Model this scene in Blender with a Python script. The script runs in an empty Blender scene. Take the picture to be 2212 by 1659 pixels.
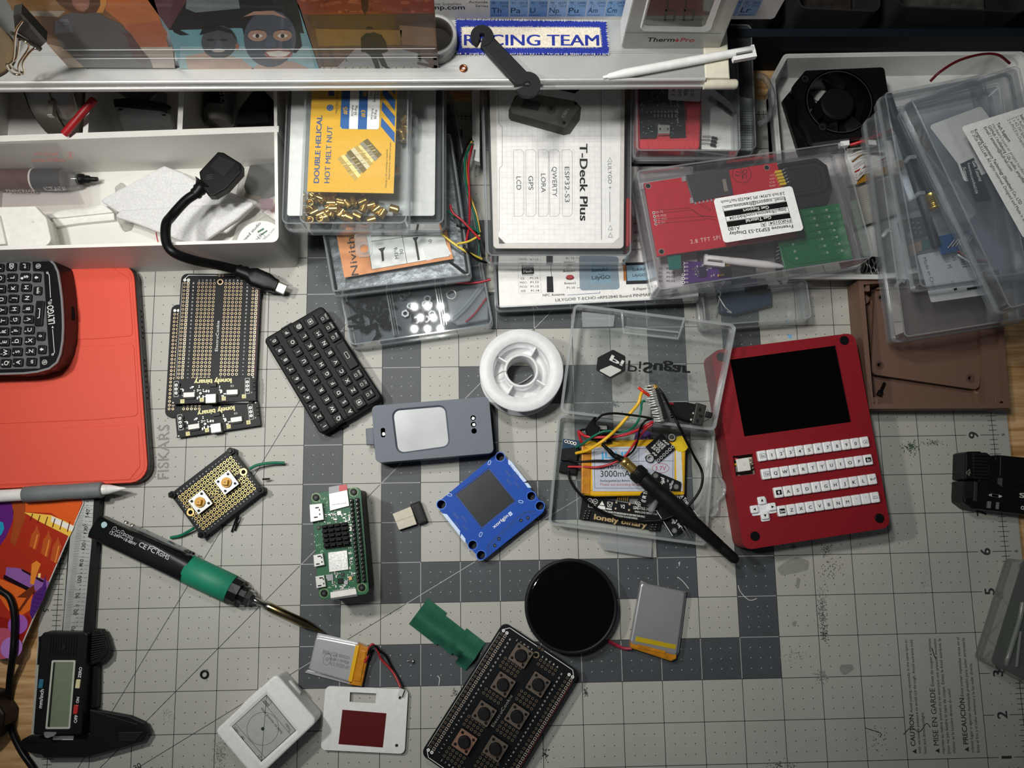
import bpy, math, random
from math import sin, cos, pi, atan2, hypot, radians
from mathutils import Vector, Matrix
from mathutils.geometry import delaunay_2d_cdt
S = 0.001                       # everything below is written in millimetres
random.seed(7)
sc = bpy.context.scene
col = sc.collection
# ------------------------------------------------------------------ camera
CF, CP = 1799.24, Vector((250.18, 182.09, 546.93))
CR = Matrix.Rotation(-0.0171558, 3, 'Z') @ Matrix.Rotation(-0.0222269, 3, 'Y') @ Matrix.Rotation(0.1549376, 3, 'X')
cd = bpy.data.cameras.new('camera'); cam = bpy.data.objects.new('camera', cd); col.objects.link(cam)
cd.sensor_fit = 'HORIZONTAL'; cd.sensor_width = 36.0; cd.lens = 36.0 * CF / 2212.0
cd.clip_start = 0.01; cd.clip_end = 20
cam.matrix_world = Matrix.Translation(CP * S) @ CR.to_4x4()
sc.camera = cam
# ------------------------------------------------------------------ world, lamps, exposure
w = bpy.data.worlds.new('room'); sc.world = w; w.use_nodes = True
w.node_tree.nodes['Background'].inputs[0].default_value = (0.80, 0.88, 1.0, 1)
w.node_tree.nodes['Background'].inputs[1].default_value = 0.065
def spot(name, loc, tgt, power, radius, angle, blend, colr=(1, 0.985, 0.94)):
    l = bpy.data.lights.new(name, 'SPOT'); l.energy = power; l.shadow_soft_size = radius * S
    l.spot_size = radians(angle); l.spot_blend = blend; l.color = colr
    o = bpy.data.objects.new(name, l); col.objects.link(o)
    o.location = Vector(loc) * S
    o.rotation_euler = (Vector(tgt) - Vector(loc)).to_track_quat('-Z', 'Y').to_euler()
    return o
spot('desk_lamp_light', (-44, 318, 440), (215, 300, 0), 4.6, 17, 122, 0.75)
for i in range(3):
    for j in range(3):
        spot('led_lamp_light', (150 + 17 * i + (j % 2) * 8, 424 + 15 * j, 560), (300, 400, 0), 0.55, 2.4, 92, 1.0)
spot('added_fill_spot', (75, 335, 800), (235, 375, 0), 12.5, 40, 64, 1.0)  # added fill spot with no known source, evens the light over the desk
sc.view_settings.view_transform = 'Standard'; sc.view_settings.look = 'None'
sc.view_settings.exposure = -0.14; sc.view_settings.gamma = 1.0
sc.cycles.transparent_max_bounces = 40
# ------------------------------------------------------------------ pixel -> place
def U(u, v, z):
    d = CR @ Vector(((u - 1106) / CF, (829.5 - v) / CF, -1)); return CP + d * ((z - CP.z) / d.z)
def UY(u, v, y):
    d = CR @ Vector(((u - 1106) / CF, (829.5 - v) / CF, -1)); return CP + d * ((y - CP.y) / d.y)
def zf(ox, oy, s): return lambda x, y: (ox + x * s, oy + y * s)
k_ = 660 / 2190
ID = lambda x, y: (x, y)
a1 = zf(0, 0, k_); a2 = zf(600, 0, k_); a3 = zf(1200, 0, k_); a4 = zf(1600, 0, 612 / 2207)
b1 = zf(0, 450, k_); b2 = zf(560, 450, k_); b3 = zf(1000, 450, k_); b4 = zf(1552, 450, k_)
c1 = zf(0, 880, k_); c2 = zf(560, 820, k_); c3 = zf(1100, 800, 560 / 2111); c4 = zf(1552, 880, k_)
d1 = zf(0, 1159, k_); d2 = zf(440, 1260, 540 / 2212); d3 = zf(900, 1200, 660 / 2212); d4 = zf(1552, 1159, k_)
e1 = zf(1540, 700, 420 / 1394); e2 = zf(0, 0, 400 / 2212); e3 = zf(600, 170, 480 / 2212); e5 = zf(1360, 300, 560 / 2212)
e6 = zf(1860, 130, 352 / 927); g1 = zf(0, 540, 200 / 1144); g2 = zf(0, 1060, 220 / 960); g3 = zf(40, 1340, 300 / 1659)
g4 = zf(2060, 960, 152 / 1576); g5 = zf(2110, 1200, 102 / 604); g6 = zf(920, 0, 740 / 2212); g7 = zf(1600, 80, 612 / 2212)
# ------------------------------------------------------------------ materials
def lin(h):
    h = h.lstrip('#'); r = [int(h[i:i + 2], 16) / 255 for i in (0, 2, 4)]
    return tuple(x / 12.92 if x <= .04045 else ((x + .055) / 1.055) ** 2.4 for x in r)
MC = {}
def M(hexc, rough=.5, metal=0., var=.05, sc_=300., bump=0., coat=0., spec=.5, sub=0.):
    key = (hexc, rough, metal, var, sc_, bump, coat, spec, sub)
    if key in MC: return MC[key]
    m = bpy.data.materials.new('m_' + hexc.strip('#')); m.use_nodes = True
    nt = m.node_tree; b = nt.nodes['Principled BSDF']; c = lin(hexc)
    b.inputs['Roughness'].default_value = rough; b.inputs['Metallic'].default_value = metal
    lum = .3 * c[0] + .6 * c[1] + .1 * c[2]
    b.inputs['Coat Weight'].default_value = coat * (.4 if lum < .02 else 1); b.inputs['Specular IOR Level'].default_value = spec * (.35 if lum < .02 else .6 if lum < .1 and not metal else 1)
    if sub: b.inputs['Subsurface Weight'].default_value = sub; b.inputs['Subsurface Scale'].default_value = .003
    tc = nt.nodes.new('ShaderNodeTexCoord'); n = nt.nodes.new('ShaderNodeTexNoise')
    n.inputs['Scale'].default_value = sc_; n.inputs['Detail'].default_value = 3
    nt.links.new(tc.outputs['Object'], n.inputs['Vector'])
    r = nt.nodes.new('ShaderNodeValToRGB')
    r.color_ramp.elements[0].position = .3; r.color_ramp.elements[1].position = .7
    r.color_ramp.elements[0].color = tuple(x * (1 - var) for x in c) + (1,)
    r.color_ramp.elements[1].color = tuple(min(1, x * (1 + var)) for x in c) + (1,)
    nt.links.new(n.outputs['Fac'], r.inputs['Fac']); nt.links.new(r.outputs['Color'], b.inputs['Base Color'])
    if bump:
        bp = nt.nodes.new('ShaderNodeBump'); bp.inputs['Strength'].default_value = bump; bp.inputs['Distance'].default_value = .0006
        nt.links.new(n.outputs['Fac'], bp.inputs['Height']); nt.links.new(bp.outputs['Normal'], b.inputs['Normal'])
    MC[key] = m; return m
def CLR(tint='#fbfcfc', haze=.03, edge=.45, white='#e8ecee', rough=.03, bump=.0):
    key = ('clr', tint, haze, edge, white, rough, bump)
    if key in MC: return MC[key]
    m = bpy.data.materials.new('m_clear'); m.use_nodes = True
    nt = m.node_tree; b = nt.nodes['Principled BSDF']; o = nt.nodes['Material Output']
    b.inputs['Base Color'].default_value = lin(white) + (1,); b.inputs['Roughness'].default_value = rough
    t = nt.nodes.new('ShaderNodeBsdfTransparent'); t.inputs[0].default_value = lin(tint) + (1,)
    g = nt.nodes.new('ShaderNodeBsdfGlossy'); g.inputs['Roughness'].default_value = rough
    lw = nt.nodes.new('ShaderNodeLayerWeight'); lw.inputs['Blend'].default_value = .3
    mr = nt.nodes.new('ShaderNodeMapRange'); mr.inputs['From Min'].default_value = .25; mr.inputs['From Max'].default_value = 1
    mr.inputs['To Min'].default_value = haze; mr.inputs['To Max'].default_value = edge
    nt.links.new(lw.outputs['Facing'], mr.inputs['Value'])
    n = nt.nodes.new('ShaderNodeTexNoise'); n.inputs['Scale'].default_value = 120
    mx0 = nt.nodes.new('ShaderNodeMixShader'); mx = nt.nodes.new('ShaderNodeMixShader')
    fr = nt.nodes.new('ShaderNodeFresnel'); fr.inputs['IOR'].default_value = 1.45
    nt.links.new(mr.outputs[0], mx0.inputs[0]); nt.links.new(t.outputs[0], mx0.inputs[1]); nt.links.new(b.outputs[0], mx0.inputs[2])
    fm = nt.nodes.new('ShaderNodeMath'); fm.operation = 'MULTIPLY'; fm.inputs[1].default_value = .45; nt.links.new(fr.outputs[0], fm.inputs[0]); nt.links.new(fm.outputs[0], mx.inputs[0]); nt.links.new(mx0.outputs[0], mx.inputs[1]); nt.links.new(g.outputs[0], mx.inputs[2])
    nt.links.new(mx.outputs[0], o.inputs['Surface'])
    if bump:
        bp = nt.nodes.new('ShaderNodeBump'); bp.inputs['Strength'].default_value = bump; bp.inputs['Distance'].default_value = .002
        nt.links.new(n.outputs['Fac'], bp.inputs['Height']); nt.links.new(bp.outputs['Normal'], g.inputs['Normal'])
    MC[key] = m; return m
WHITE = M('#e9e9e6', .45); BLACK = M('#121213', .42); BLK2 = M('#0a0a0b', .25, coat=.4); DARK = M('#1c1d1f', .5)
INK = M('#101010', .6); PAPER = M('#ecebe8', .6); SILV = M('#bdbdba', .38, .6); STEEL = M('#a3a19c', .3, .8)
GOLD = M('#d9b562', .3, 1.); RING = M('#c4ad8c', .4, .5); HOLE = M('#050505', .8); WINK = M('#e6e6e3', .5)
RED = M('#b3141c', .45); KAP = M('#b9780e', .3, coat=.5, var=.25, sc_=220, bump=.4); KAPY = M('#dba80f', .35, coat=.3)
# ------------------------------------------------------------------ geometry
def area(p): return .5 * sum(p[i][0] * p[(i + 1) % len(p)][1] - p[(i + 1) % len(p)][0] * p[i][1] for i in range(len(p)))
def ccw(p): return list(p) if area(p) > 0 else list(reversed(p))
def rpoly(p, r, n=5):
    p = ccw(p); out = []; N = len(p)
    for i in range(N):
        a, b, c = Vector(p[i - 1][:2]), Vector(p[i][:2]), Vector(p[(i + 1) % N][:2])
        ri = r[i] if isinstance(r, (list, tuple)) else r
        u, v = (a - b), (c - b); lu, lv = u.length, v.length; u /= lu; v /= lv
        cr = u.x * v.y - u.y * v.x
        if ri <= 0 or abs(cr) < .05: out.append(tuple(b)); continue
        ang = math.acos(max(-1, min(1, u.dot(v)))); d = min(ri / math.tan(ang / 2), lu * .48, lv * .48); rr = d * math.tan(ang / 2)
        ce = b + (u + v).normalized() * (rr / sin(ang / 2)); p0 = b + u * d; p1 = b + v * d
        t0 = atan2(p0.y - ce.y, p0.x - ce.x); t1 = atan2(p1.y - ce.y, p1.x - ce.x)
        dt = (t1 - t0 + pi) % (2 * pi) - pi
        for k in range(n + 1):
            t = t0 + dt * k / n; out.append((ce.x + rr * cos(t), ce.y + rr * sin(t)))
    return out
def rrect(cx, cy, w_, h_, r=0, n=4, a=0):
    q = [(-w_ / 2, -h_ / 2), (w_ / 2, -h_ / 2), (w_ / 2, h_ / 2), (-w_ / 2, h_ / 2)]
    q = rpoly(q, r, n) if r else q
    return [(cx + x * cos(a) - y * sin(a), cy + x * sin(a) + y * cos(a)) for x, y in q]
def circ(cx, cy, r, n=20, ry=None): return [(cx + r * cos(2 * pi * i / n), cy + (ry or r) * sin(2 * pi * i / n)) for i in range(n)]
def inset(p, d):
    p = ccw(p); N = len(p); out = []
    for i in range(N):
        a, b, c = Vector(p[i - 1][:2]), Vector(p[i][:2]), Vector(p[(i + 1) % N][:2])
        e = (b - a); f = (c - b)
        if e.length < 1e-6 or f.length < 1e-6: out.append(tuple(b)); continue
        e.normalize(); f.normalize(); n1 = Vector((-e.y, e.x)); n2 = Vector((-f.y, f.x)); m = n1 + n2
        if m.length < 1e-6: m = n1
        m.normalize(); k = d / max(.4, m.dot(n1)); out.append((b.x + m.x * k, b.y + m.y * k))
    return out
def catmull(P, n=6):
    P = [Vector(p) for p in P]
    if len(P) < 3: return P
    Q = [P[0] * 2 - P[1]] + P + [P[-1] * 2 - P[-2]]; out = []
    for i in range(1, len(Q) - 2):
        for k in range(n):
            t = k / n; a, b, c, d = Q[i - 1], Q[i], Q[i + 1], Q[i + 2]
            out.append(.5 * (2 * b + (c - a) * t + (2 * a - 5 * b + 4 * c - d) * t * t + (3 * b - a - 3 * c + d) * t ** 3))
    out.append(P[-1]); return out
TXC = {}
def glyphs(s, bold=0., sp=1.):
    key = (s, bold, sp)
    if key not in TXC:
        c = bpy.data.curves.new('t', 'FONT'); c.body = s; c.resolution_u = 3; c.offset = bold; c.space_character = sp
        o = bpy.data.objects.new('t', c); col.objects.link(o)
        dg = bpy.context.evaluated_depsgraph_get(); dg.update()
        me = o.evaluated_get(dg).to_mesh()
        v = [(q.co.x, q.co.y) for q in me.vertices]; f = [tuple(p.vertices) for p in me.polygons]
        o.evaluated_get(dg).to_mesh_clear(); bpy.data.objects.remove(o); bpy.data.curves.remove(c)
        if v:
            x0 = min(q[0] for q in v); v = [(x - x0, y) for x, y in v]
            TXC[key] = (v, f, max(q[0] for q in v))
        else: TXC[key] = ([], [], 1.)
    return TXC[key]
CAPH = .72
def inside(p, poly):
    r = False; n = len(poly)
    for i in range(n):
        (x1, y1), (x2, y2) = poly[i][:2], poly[(i + 1) % n][:2]
        if (y1 > p[1]) != (y2 > p[1]) and p[0] < (x2 - x1) * (p[1] - y1) / (y2 - y1) + x1: r = not r
    return r
def fill(rings):
    co, es = [], []
    for r in rings:
        b = len(co); n = len(r); co += [Vector((x[0], x[1])) for x in r]; es += [(b + i, b + (i + 1) % n) for i in range(n)]
    v, _, f, _, _, _ = delaunay_2d_cdt(co, es, [], 0, 1e-5); flat = [(q.x, q.y) for q in v]; tri = []
    for t in f:
        c = (sum(flat[i][0] for i in t) / len(t), sum(flat[i][1] for i in t) / len(t))
        if inside(c, rings[0]) and not any(inside(c, h) for h in rings[1:]): tri.append(tuple(t) if area([flat[i] for i in t]) > 0 else tuple(t)[::-1])
    return flat, tri
class MB:
    def __init__(s, th): s.th = th; s.V = []; s.F = []; s.I = []; s.SM = []; s.mats = []
    def mi(s, m):
        if m not in s.mats: s.mats.append(m)
        return s.mats.index(m)
    def add(s, V, F, m, sm=False):
        b = len(s.V); s.V += [tuple(v) for v in V]; i = s.mi(m)
        for f in F: s.F.append(tuple(b + k for k in f)); s.I.append(i); s.SM.append(sm)
        return s
    def poly(s, p, z, m):
        p = ccw(p); return s.add([(x[0], x[1], z) for x in p], [tuple(range(len(p)))], m)
    def line(s, a, b, w_, z, m):
        d = Vector(b[:2]) - Vector(a[:2])
        if d.length < 1e-6: return s
        n = Vector((-d.y, d.x)).normalized() * (w_ / 2); a = Vector(a[:2]); b = Vector(b[:2])
        return s.poly([a - n, b - n, b + n, a + n], z, m)
    def path(s, P, w_, z, m):
        for i in range(len(P) - 1): s.line(P[i], P[i + 1], w_, z, m)
        return s
    def outline(s, p, w_, z, m): return s.ringz(inset(p, w_), p, z, m)
    def ringz(s, pi_, po, z, m):
        n = len(po); po = ccw(po); pi_ = ccw(pi_)
        return s.add([(x, y, z) for x, y in po] + [(x, y, z) for x, y in pi_], [(i, (i + 1) % n, n + (i + 1) % n, n + i) for i in range(n)], m)
    def loft(s, loops, m, caps=(1, 1), sm=False):
        n = len(loops[0]); V = [v for l in loops for v in l]; F = []
        for k in range(len(loops) - 1):
            for i in range(n): F.append((k * n + i, k * n + (i + 1) % n, (k + 1) * n + (i + 1) % n, (k + 1) * n + i))
        s.add(V, F, m, sm)
        if caps[0]: s.add(loops[0], [tuple(reversed(range(n)))], m)
        if caps[1]: s.add(loops[-1], [tuple(range(n))], m)
        return s
    def prism(s, p, z0, z1, m, ch=0, holes=None, chb=0):
        p = ccw(p); L = lambda q, z: [(x[0], x[1], z) for x in q]
        if holes:
            rs = [p] + [ccw(h) for h in holes]; flat, tri = fill(rs)
            s.add(L(flat, z1), tri, m); s.add(L(flat, z0), [f[::-1] for f in tri], m)
            s.loft([L(p, z0), L(p, z1)], m, (0, 0))
            for h in rs[1:]: s.loft([L(h, z1), L(h, z0)], m, (0, 0))
            return s
        loops = []
        if chb: loops.append(L(inset(p, chb), z0)); loops.append(L(p, z0 + chb))
        else: loops.append(L(p, z0))
        if ch:
            loops.append(L(p, z1 - ch)); loops.append(L(inset(p, ch * .3), z1 - ch * .3)); loops.append(L(inset(p, ch), z1))
        else: loops.append(L(p, z1))
        return s.loft(loops, m)
    def box(s, x0, y0, x1, y1, z0, z1, m, ch=0): return s.prism([(x0, y0), (x1, y0), (x1, y1), (x0, y1)], z0, z1, m, ch)
    def wall(s, po, pi_, z0, z1, m):
        L = lambda q, z: [(x[0], x[1], z) for x in q]; po = ccw(po); pi_ = ccw(pi_)
        return s.loft([L(po, z0), L(po, z1), L(pi_, z1), L(pi_, z0), L(po, z0)], m, (0, 0))
    def tray(s, p, z0, z1, t, m, up=True, taper=0., ft=None):
        ft = ft or t; p = ccw(p); q = inset(p, t); L = lambda a, z: [(x[0], x[1], z) for x in a]; pb = inset(p, taper) if taper else p; qb = inset(pb, t)
        if up: s.loft([L(pb, z0), L(p, z1), L(q, z1), L(qb, z0 + ft)], m)
        else: s.loft([L(pb, z1), L(p, z0), L(q, z0), L(qb, z1 - ft)], m)
        return s
    def cyl(s, x, y, z0, z1, r, m, n=18, r2=None, ch=0):
        r2 = r if r2 is None else r2; L = lambda rr, z: [(a, b, z) for a, b in circ(x, y, rr, n)]
        lp = [L(r, z0), L(r2, z1 - ch)]
        s.loft(lp, m, (1, 0 if ch else 1), True)
        if ch: s.loft([L(r2, z1 - ch), L(r2 - ch, z1)], m, (0, 1))
        return s
    def lathe(s, x, y, prof, m, n=40, sm=True):
        P = prof + [prof[0]]
        s.loft([[(x + r * cos(2 * pi * i / n), y + r * sin(2 * pi * i / n), z) for i in range(n)] for r, z in P], m, (0, 0), sm); return s
    def ring(s, x, y, ro, ri, z, m, mh=None, n=10):
        s.ringz(circ(x, y, ri, n), circ(x, y, ro, n), z, m)
        if mh: s.poly(circ(x, y, ri, n), z, mh)
        return s
    def tube(s, P, r, m, n=8, smooth=6, caps=(1, 1)):
        P = catmull(P, smooth) if smooth else [Vector(p) for p in P]; R_ = r if isinstance(r, (list, tuple)) else [r] * len(P)
        loops = []; up = Vector((0, 0, 1))
        for i, p in enumerate(P):
            t = (P[min(i + 1, len(P) - 1)] - P[max(i - 1, 0)])
            t = t.normalized() if t.length > 1e-9 else Vector((1, 0, 0))
            a = up.cross(t)
            if a.length < .05: a = Vector((1, 0, 0)).cross(t)
            a.normalize(); b = t.cross(a); up = b
            loops.append([tuple(p + (a * cos(2 * pi * k / n) + b * sin(2 * pi * k / n)) * R_[i]) for k in range(n)])
        return s.loft(loops, m, caps, True)
    def axis(s, p0, p1, prof, m, n=20, sm=True, squ=0, caps=(1, 1)):
        # sections along p0->p1 : (t mm, half width, half height, squareness)
        p0, p1 = Vector(p0), Vector(p1); t = (p1 - p0).normalized(); a = Vector((0, 0, 1)).cross(t).normalized(); b = t.cross(a); loops = []
        for q in prof:
            d, rw = q[0], q[1]; rh = q[2] if len(q) > 2 else rw; e = 2 / (q[3] if len(q) > 3 else 2); c = p0 + t * d
            lp = []
            for k in range(n):
                u = 2 * pi * (k + .5) / n; cu, su = cos(u), sin(u)
                lp.append(tuple(c + a * (math.copysign(abs(cu) ** e, cu) * rw) + b * (math.copysign(abs(su) ** e, su) * rh)))
            loops.append(lp)
        return s.loft(loops, m, caps, sm)
    def sphere(s, x, y, z, r, m, n=12, rz=None):
        rz = rz or r
        return s.loft([[(x + r * sin(pi * j / 8) * cos(2 * pi * i / n), y + r * sin(pi * j / 8) * sin(2 * pi * i / n), z - rz * cos(pi * j / 8)) for i in range(n)] for j in range(9)], m, (0, 0), True)
    def text(s, st, p0, p1, z, m, h=None, bold=0., mir=False, sp=1., f3=None):
        """baseline from p0 to p1; h = cap height"""
        if bold > .018 and f3: bold = .018
        if bold > .018:                                   # heavy type: thin strokes laid side by side
            q = (Vector(p1[:2]) - Vector(p0[:2])).normalized() * (bold - .016) * (h or 2.5) * 1.3; p0, p1 = Vector(p0[:2]), Vector(p1[:2])
            for s_ in (-1, 1): s.text(st, p0 + q * s_, p1 + q * s_, z + .012 + .006 * s_, m, h, .012, mir, sp)
            bold = .012
        if 'M' in st: bold = 0.
        V, F, W = glyphs(st, bold, sp); d = Vector(p1[:2]) - Vector(p0[:2]); k = d.length / W; d.normalize(); n = Vector((-d.y, d.x)) * (-1 if mir else 1)
        ky = h / CAPH if h else k
        pts = [(p0[0] + d.x * x * k + n.x * y * ky, p0[1] + d.y * x * k + n.y * y * ky) for x, y in V]
        s.add([(f3(x, y) if f3 else (x, y, z)) for x, y in pts], [f[::-1] for f in F] if mir else F, m); return s
    def txt(s, st, x, y, h, a, z, m, bold=0., al='c', mir=False, maxw=None):
        V, F, W = glyphs(st, bold); k = h / CAPH
        if maxw and W * k > maxw: k = maxw / W
        w_ = W * k; o = {'c': -w_ / 2, 'l': 0, 'r': -w_}[al]; c_, s_ = cos(a), sin(a)
        p0 = (x + o * c_ + h / 2 * s_, y + o * s_ - h / 2 * c_)
        return s.text(st, p0, (p0[0] + w_ * c_, p0[1] + w_ * s_), z, m, h, bold, mir)
    def build(s, name, parent=None, label=None, root=False):
        me = bpy.data.meshes.new(name); zb = s.th.zb
        me.from_pydata([(x * S, y * S, (z - zb) * S) for x, y, z in s.V], [], s.F); me.update()
        for m in s.mats: me.materials.append(m)
        me.polygons.foreach_set('material_index', s.I); me.polygons.foreach_set('use_smooth', s.SM); me.update()
        o = bpy.data.objects.new(name, me); col.objects.link(o)
        if root: s.th.place(o)
        else: o.parent = parent or s.th.root()
        if label: o['label'] = label
        return o
class T:
    """a thing: origin and x direction given by two points of the photograph on its top plane zt, base height zb"""
    def __init__(s, name, label, cat, zt, zb, o=None, xd=None, group=None, ang=None, org=None, kind=None):
        s.name, s.label, s.cat, s.zt, s.zb, s.group, s.kind = name, label, cat, zt, zb, group, kind
        p = U(*o, zt) if o else Vector(org or (0, 0, 0)); s.p = p
        if xd: q = U(*xd, zt) - p; s.a = atan2(q.y, q.x)
        else: s.a = ang or 0.
        s.c, s.s = cos(s.a), sin(s.a); s.r = None
    def place(s, o):
        o.location = (s.p.x * S, s.p.y * S, s.zb * S); o.rotation_euler = (0, 0, s.a)
        if s.label: o['label'] = s.label
        if s.cat: o['category'] = s.cat
        if s.group: o['group'] = s.group
        if s.kind: o['kind'] = s.kind
        s.r = o
    def root(s):
        if not s.r:
            o = bpy.data.objects.new(s.name, None); col.objects.link(o); o.empty_display_size = .01; s.place(o)
        return s.r
    def w2l(s, P): x, y = P[0] - s.p.x, P[1] - s.p.y; return (x * s.c + y * s.s, -x * s.s + y * s.c)
    def l(s, u, v, z=None): return s.w2l(U(u, v, s.zt if z is None else z))
    def P(s, f, pts, z=None): return [s.l(*f(*q[:2]), z) for q in pts]
    def P3(s, f, pts):
        out = []
        for q in pts: x, y = s.l(*f(*q[:2]), q[2]); out.append((x, y, q[2]))
        return out
    def mb(s): return MB(s)
    def one(s, mb): return mb.build(s.name, root=True)
def copy_tree(o, parent=None):
    c = o.copy(); col.objects.link(c); c.parent = parent
    for ch in list(o.children): copy_tree(ch, c)
    return c
# ================================================================== the setting
def wood():
    m = bpy.data.materials.new('m_oak'); m.use_nodes = True; nt = m.node_tree; b = nt.nodes['Principled BSDF']
    tc = nt.nodes.new('ShaderNodeTexCoord'); mp = nt.nodes.new('ShaderNodeMapping'); mp.inputs['Scale'].default_value = (1.2, 16, 1)
    n = nt.nodes.new('ShaderNodeTexNoise'); n.inputs['Scale'].default_value = 9; n.inputs['Detail'].default_value = 8; n.inputs['Distortion'].default_value = 1.2
    n2 = nt.nodes.new('ShaderNodeTexNoise'); n2.inputs['Scale'].default_value = 60; n2.inputs['Detail'].default_value = 4
    r = nt.nodes.new('ShaderNodeValToRGB'); r.color_ramp.elements[0].position = .33; r.color_ramp.elements[1].position = .68
    r.color_ramp.elements[0].color = lin('#a67846') + (1,); r.color_ramp.elements[1].color = lin('#dcb684') + (1,)
    ad = nt.nodes.new('ShaderNodeMath'); ad.operation = 'MULTIPLY_ADD'; ad.inputs[1].default_value = .3
    nt.links.new(tc.outputs['Object'], mp.inputs[0]); nt.links.new(mp.outputs[0], n.inputs['Vector']); nt.links.new(mp.outputs[0], n2.inputs['Vector'])
    nt.links.new(n2.outputs['Fac'], ad.inputs[0]); sub = nt.nodes.new('ShaderNodeMath'); sub.operation = 'SUBTRACT'; sub.inputs[1].default_value = .15
    nt.links.new(n.outputs['Fac'], sub.inputs[0]); nt.links.new(sub.outputs[0], ad.inputs[2]); nt.links.new(ad.outputs[0], r.inputs['Fac'])
    nt.links.new(r.outputs['Color'], b.inputs['Base Color']); b.inputs['Roughness'].default_value = .4
    return m
W0 = T('floor', None, None, -740, -760, kind='structure'); W0.one(W0.mb().box(-1200, -900, 1700, 900, -760, -740, M('#4a4038', .7, var=.2)))
W0 = T('wall_back', None, None, 0, -740, kind='structure'); W0.one(W0.mb().box(-1200, 780, 1700, 800, -740, 900, M('#4b4d52', .8)))
D = T('desk', 'light oak desk top under the grey cutting mat, bare along both sides', 'desk', -2, -740)
D.mb().box(-560, -260, 1000, 760, -30, -2, wood(), 2).build('desk_top', D.root())
for x in (-500, 940):
    for y in (-200, 700): D.mb().box(x - 25, y - 25, x + 25, y + 25, -740, -30, M('#6b6b6b', .4, .8)).build('leg', D.root())
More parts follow.
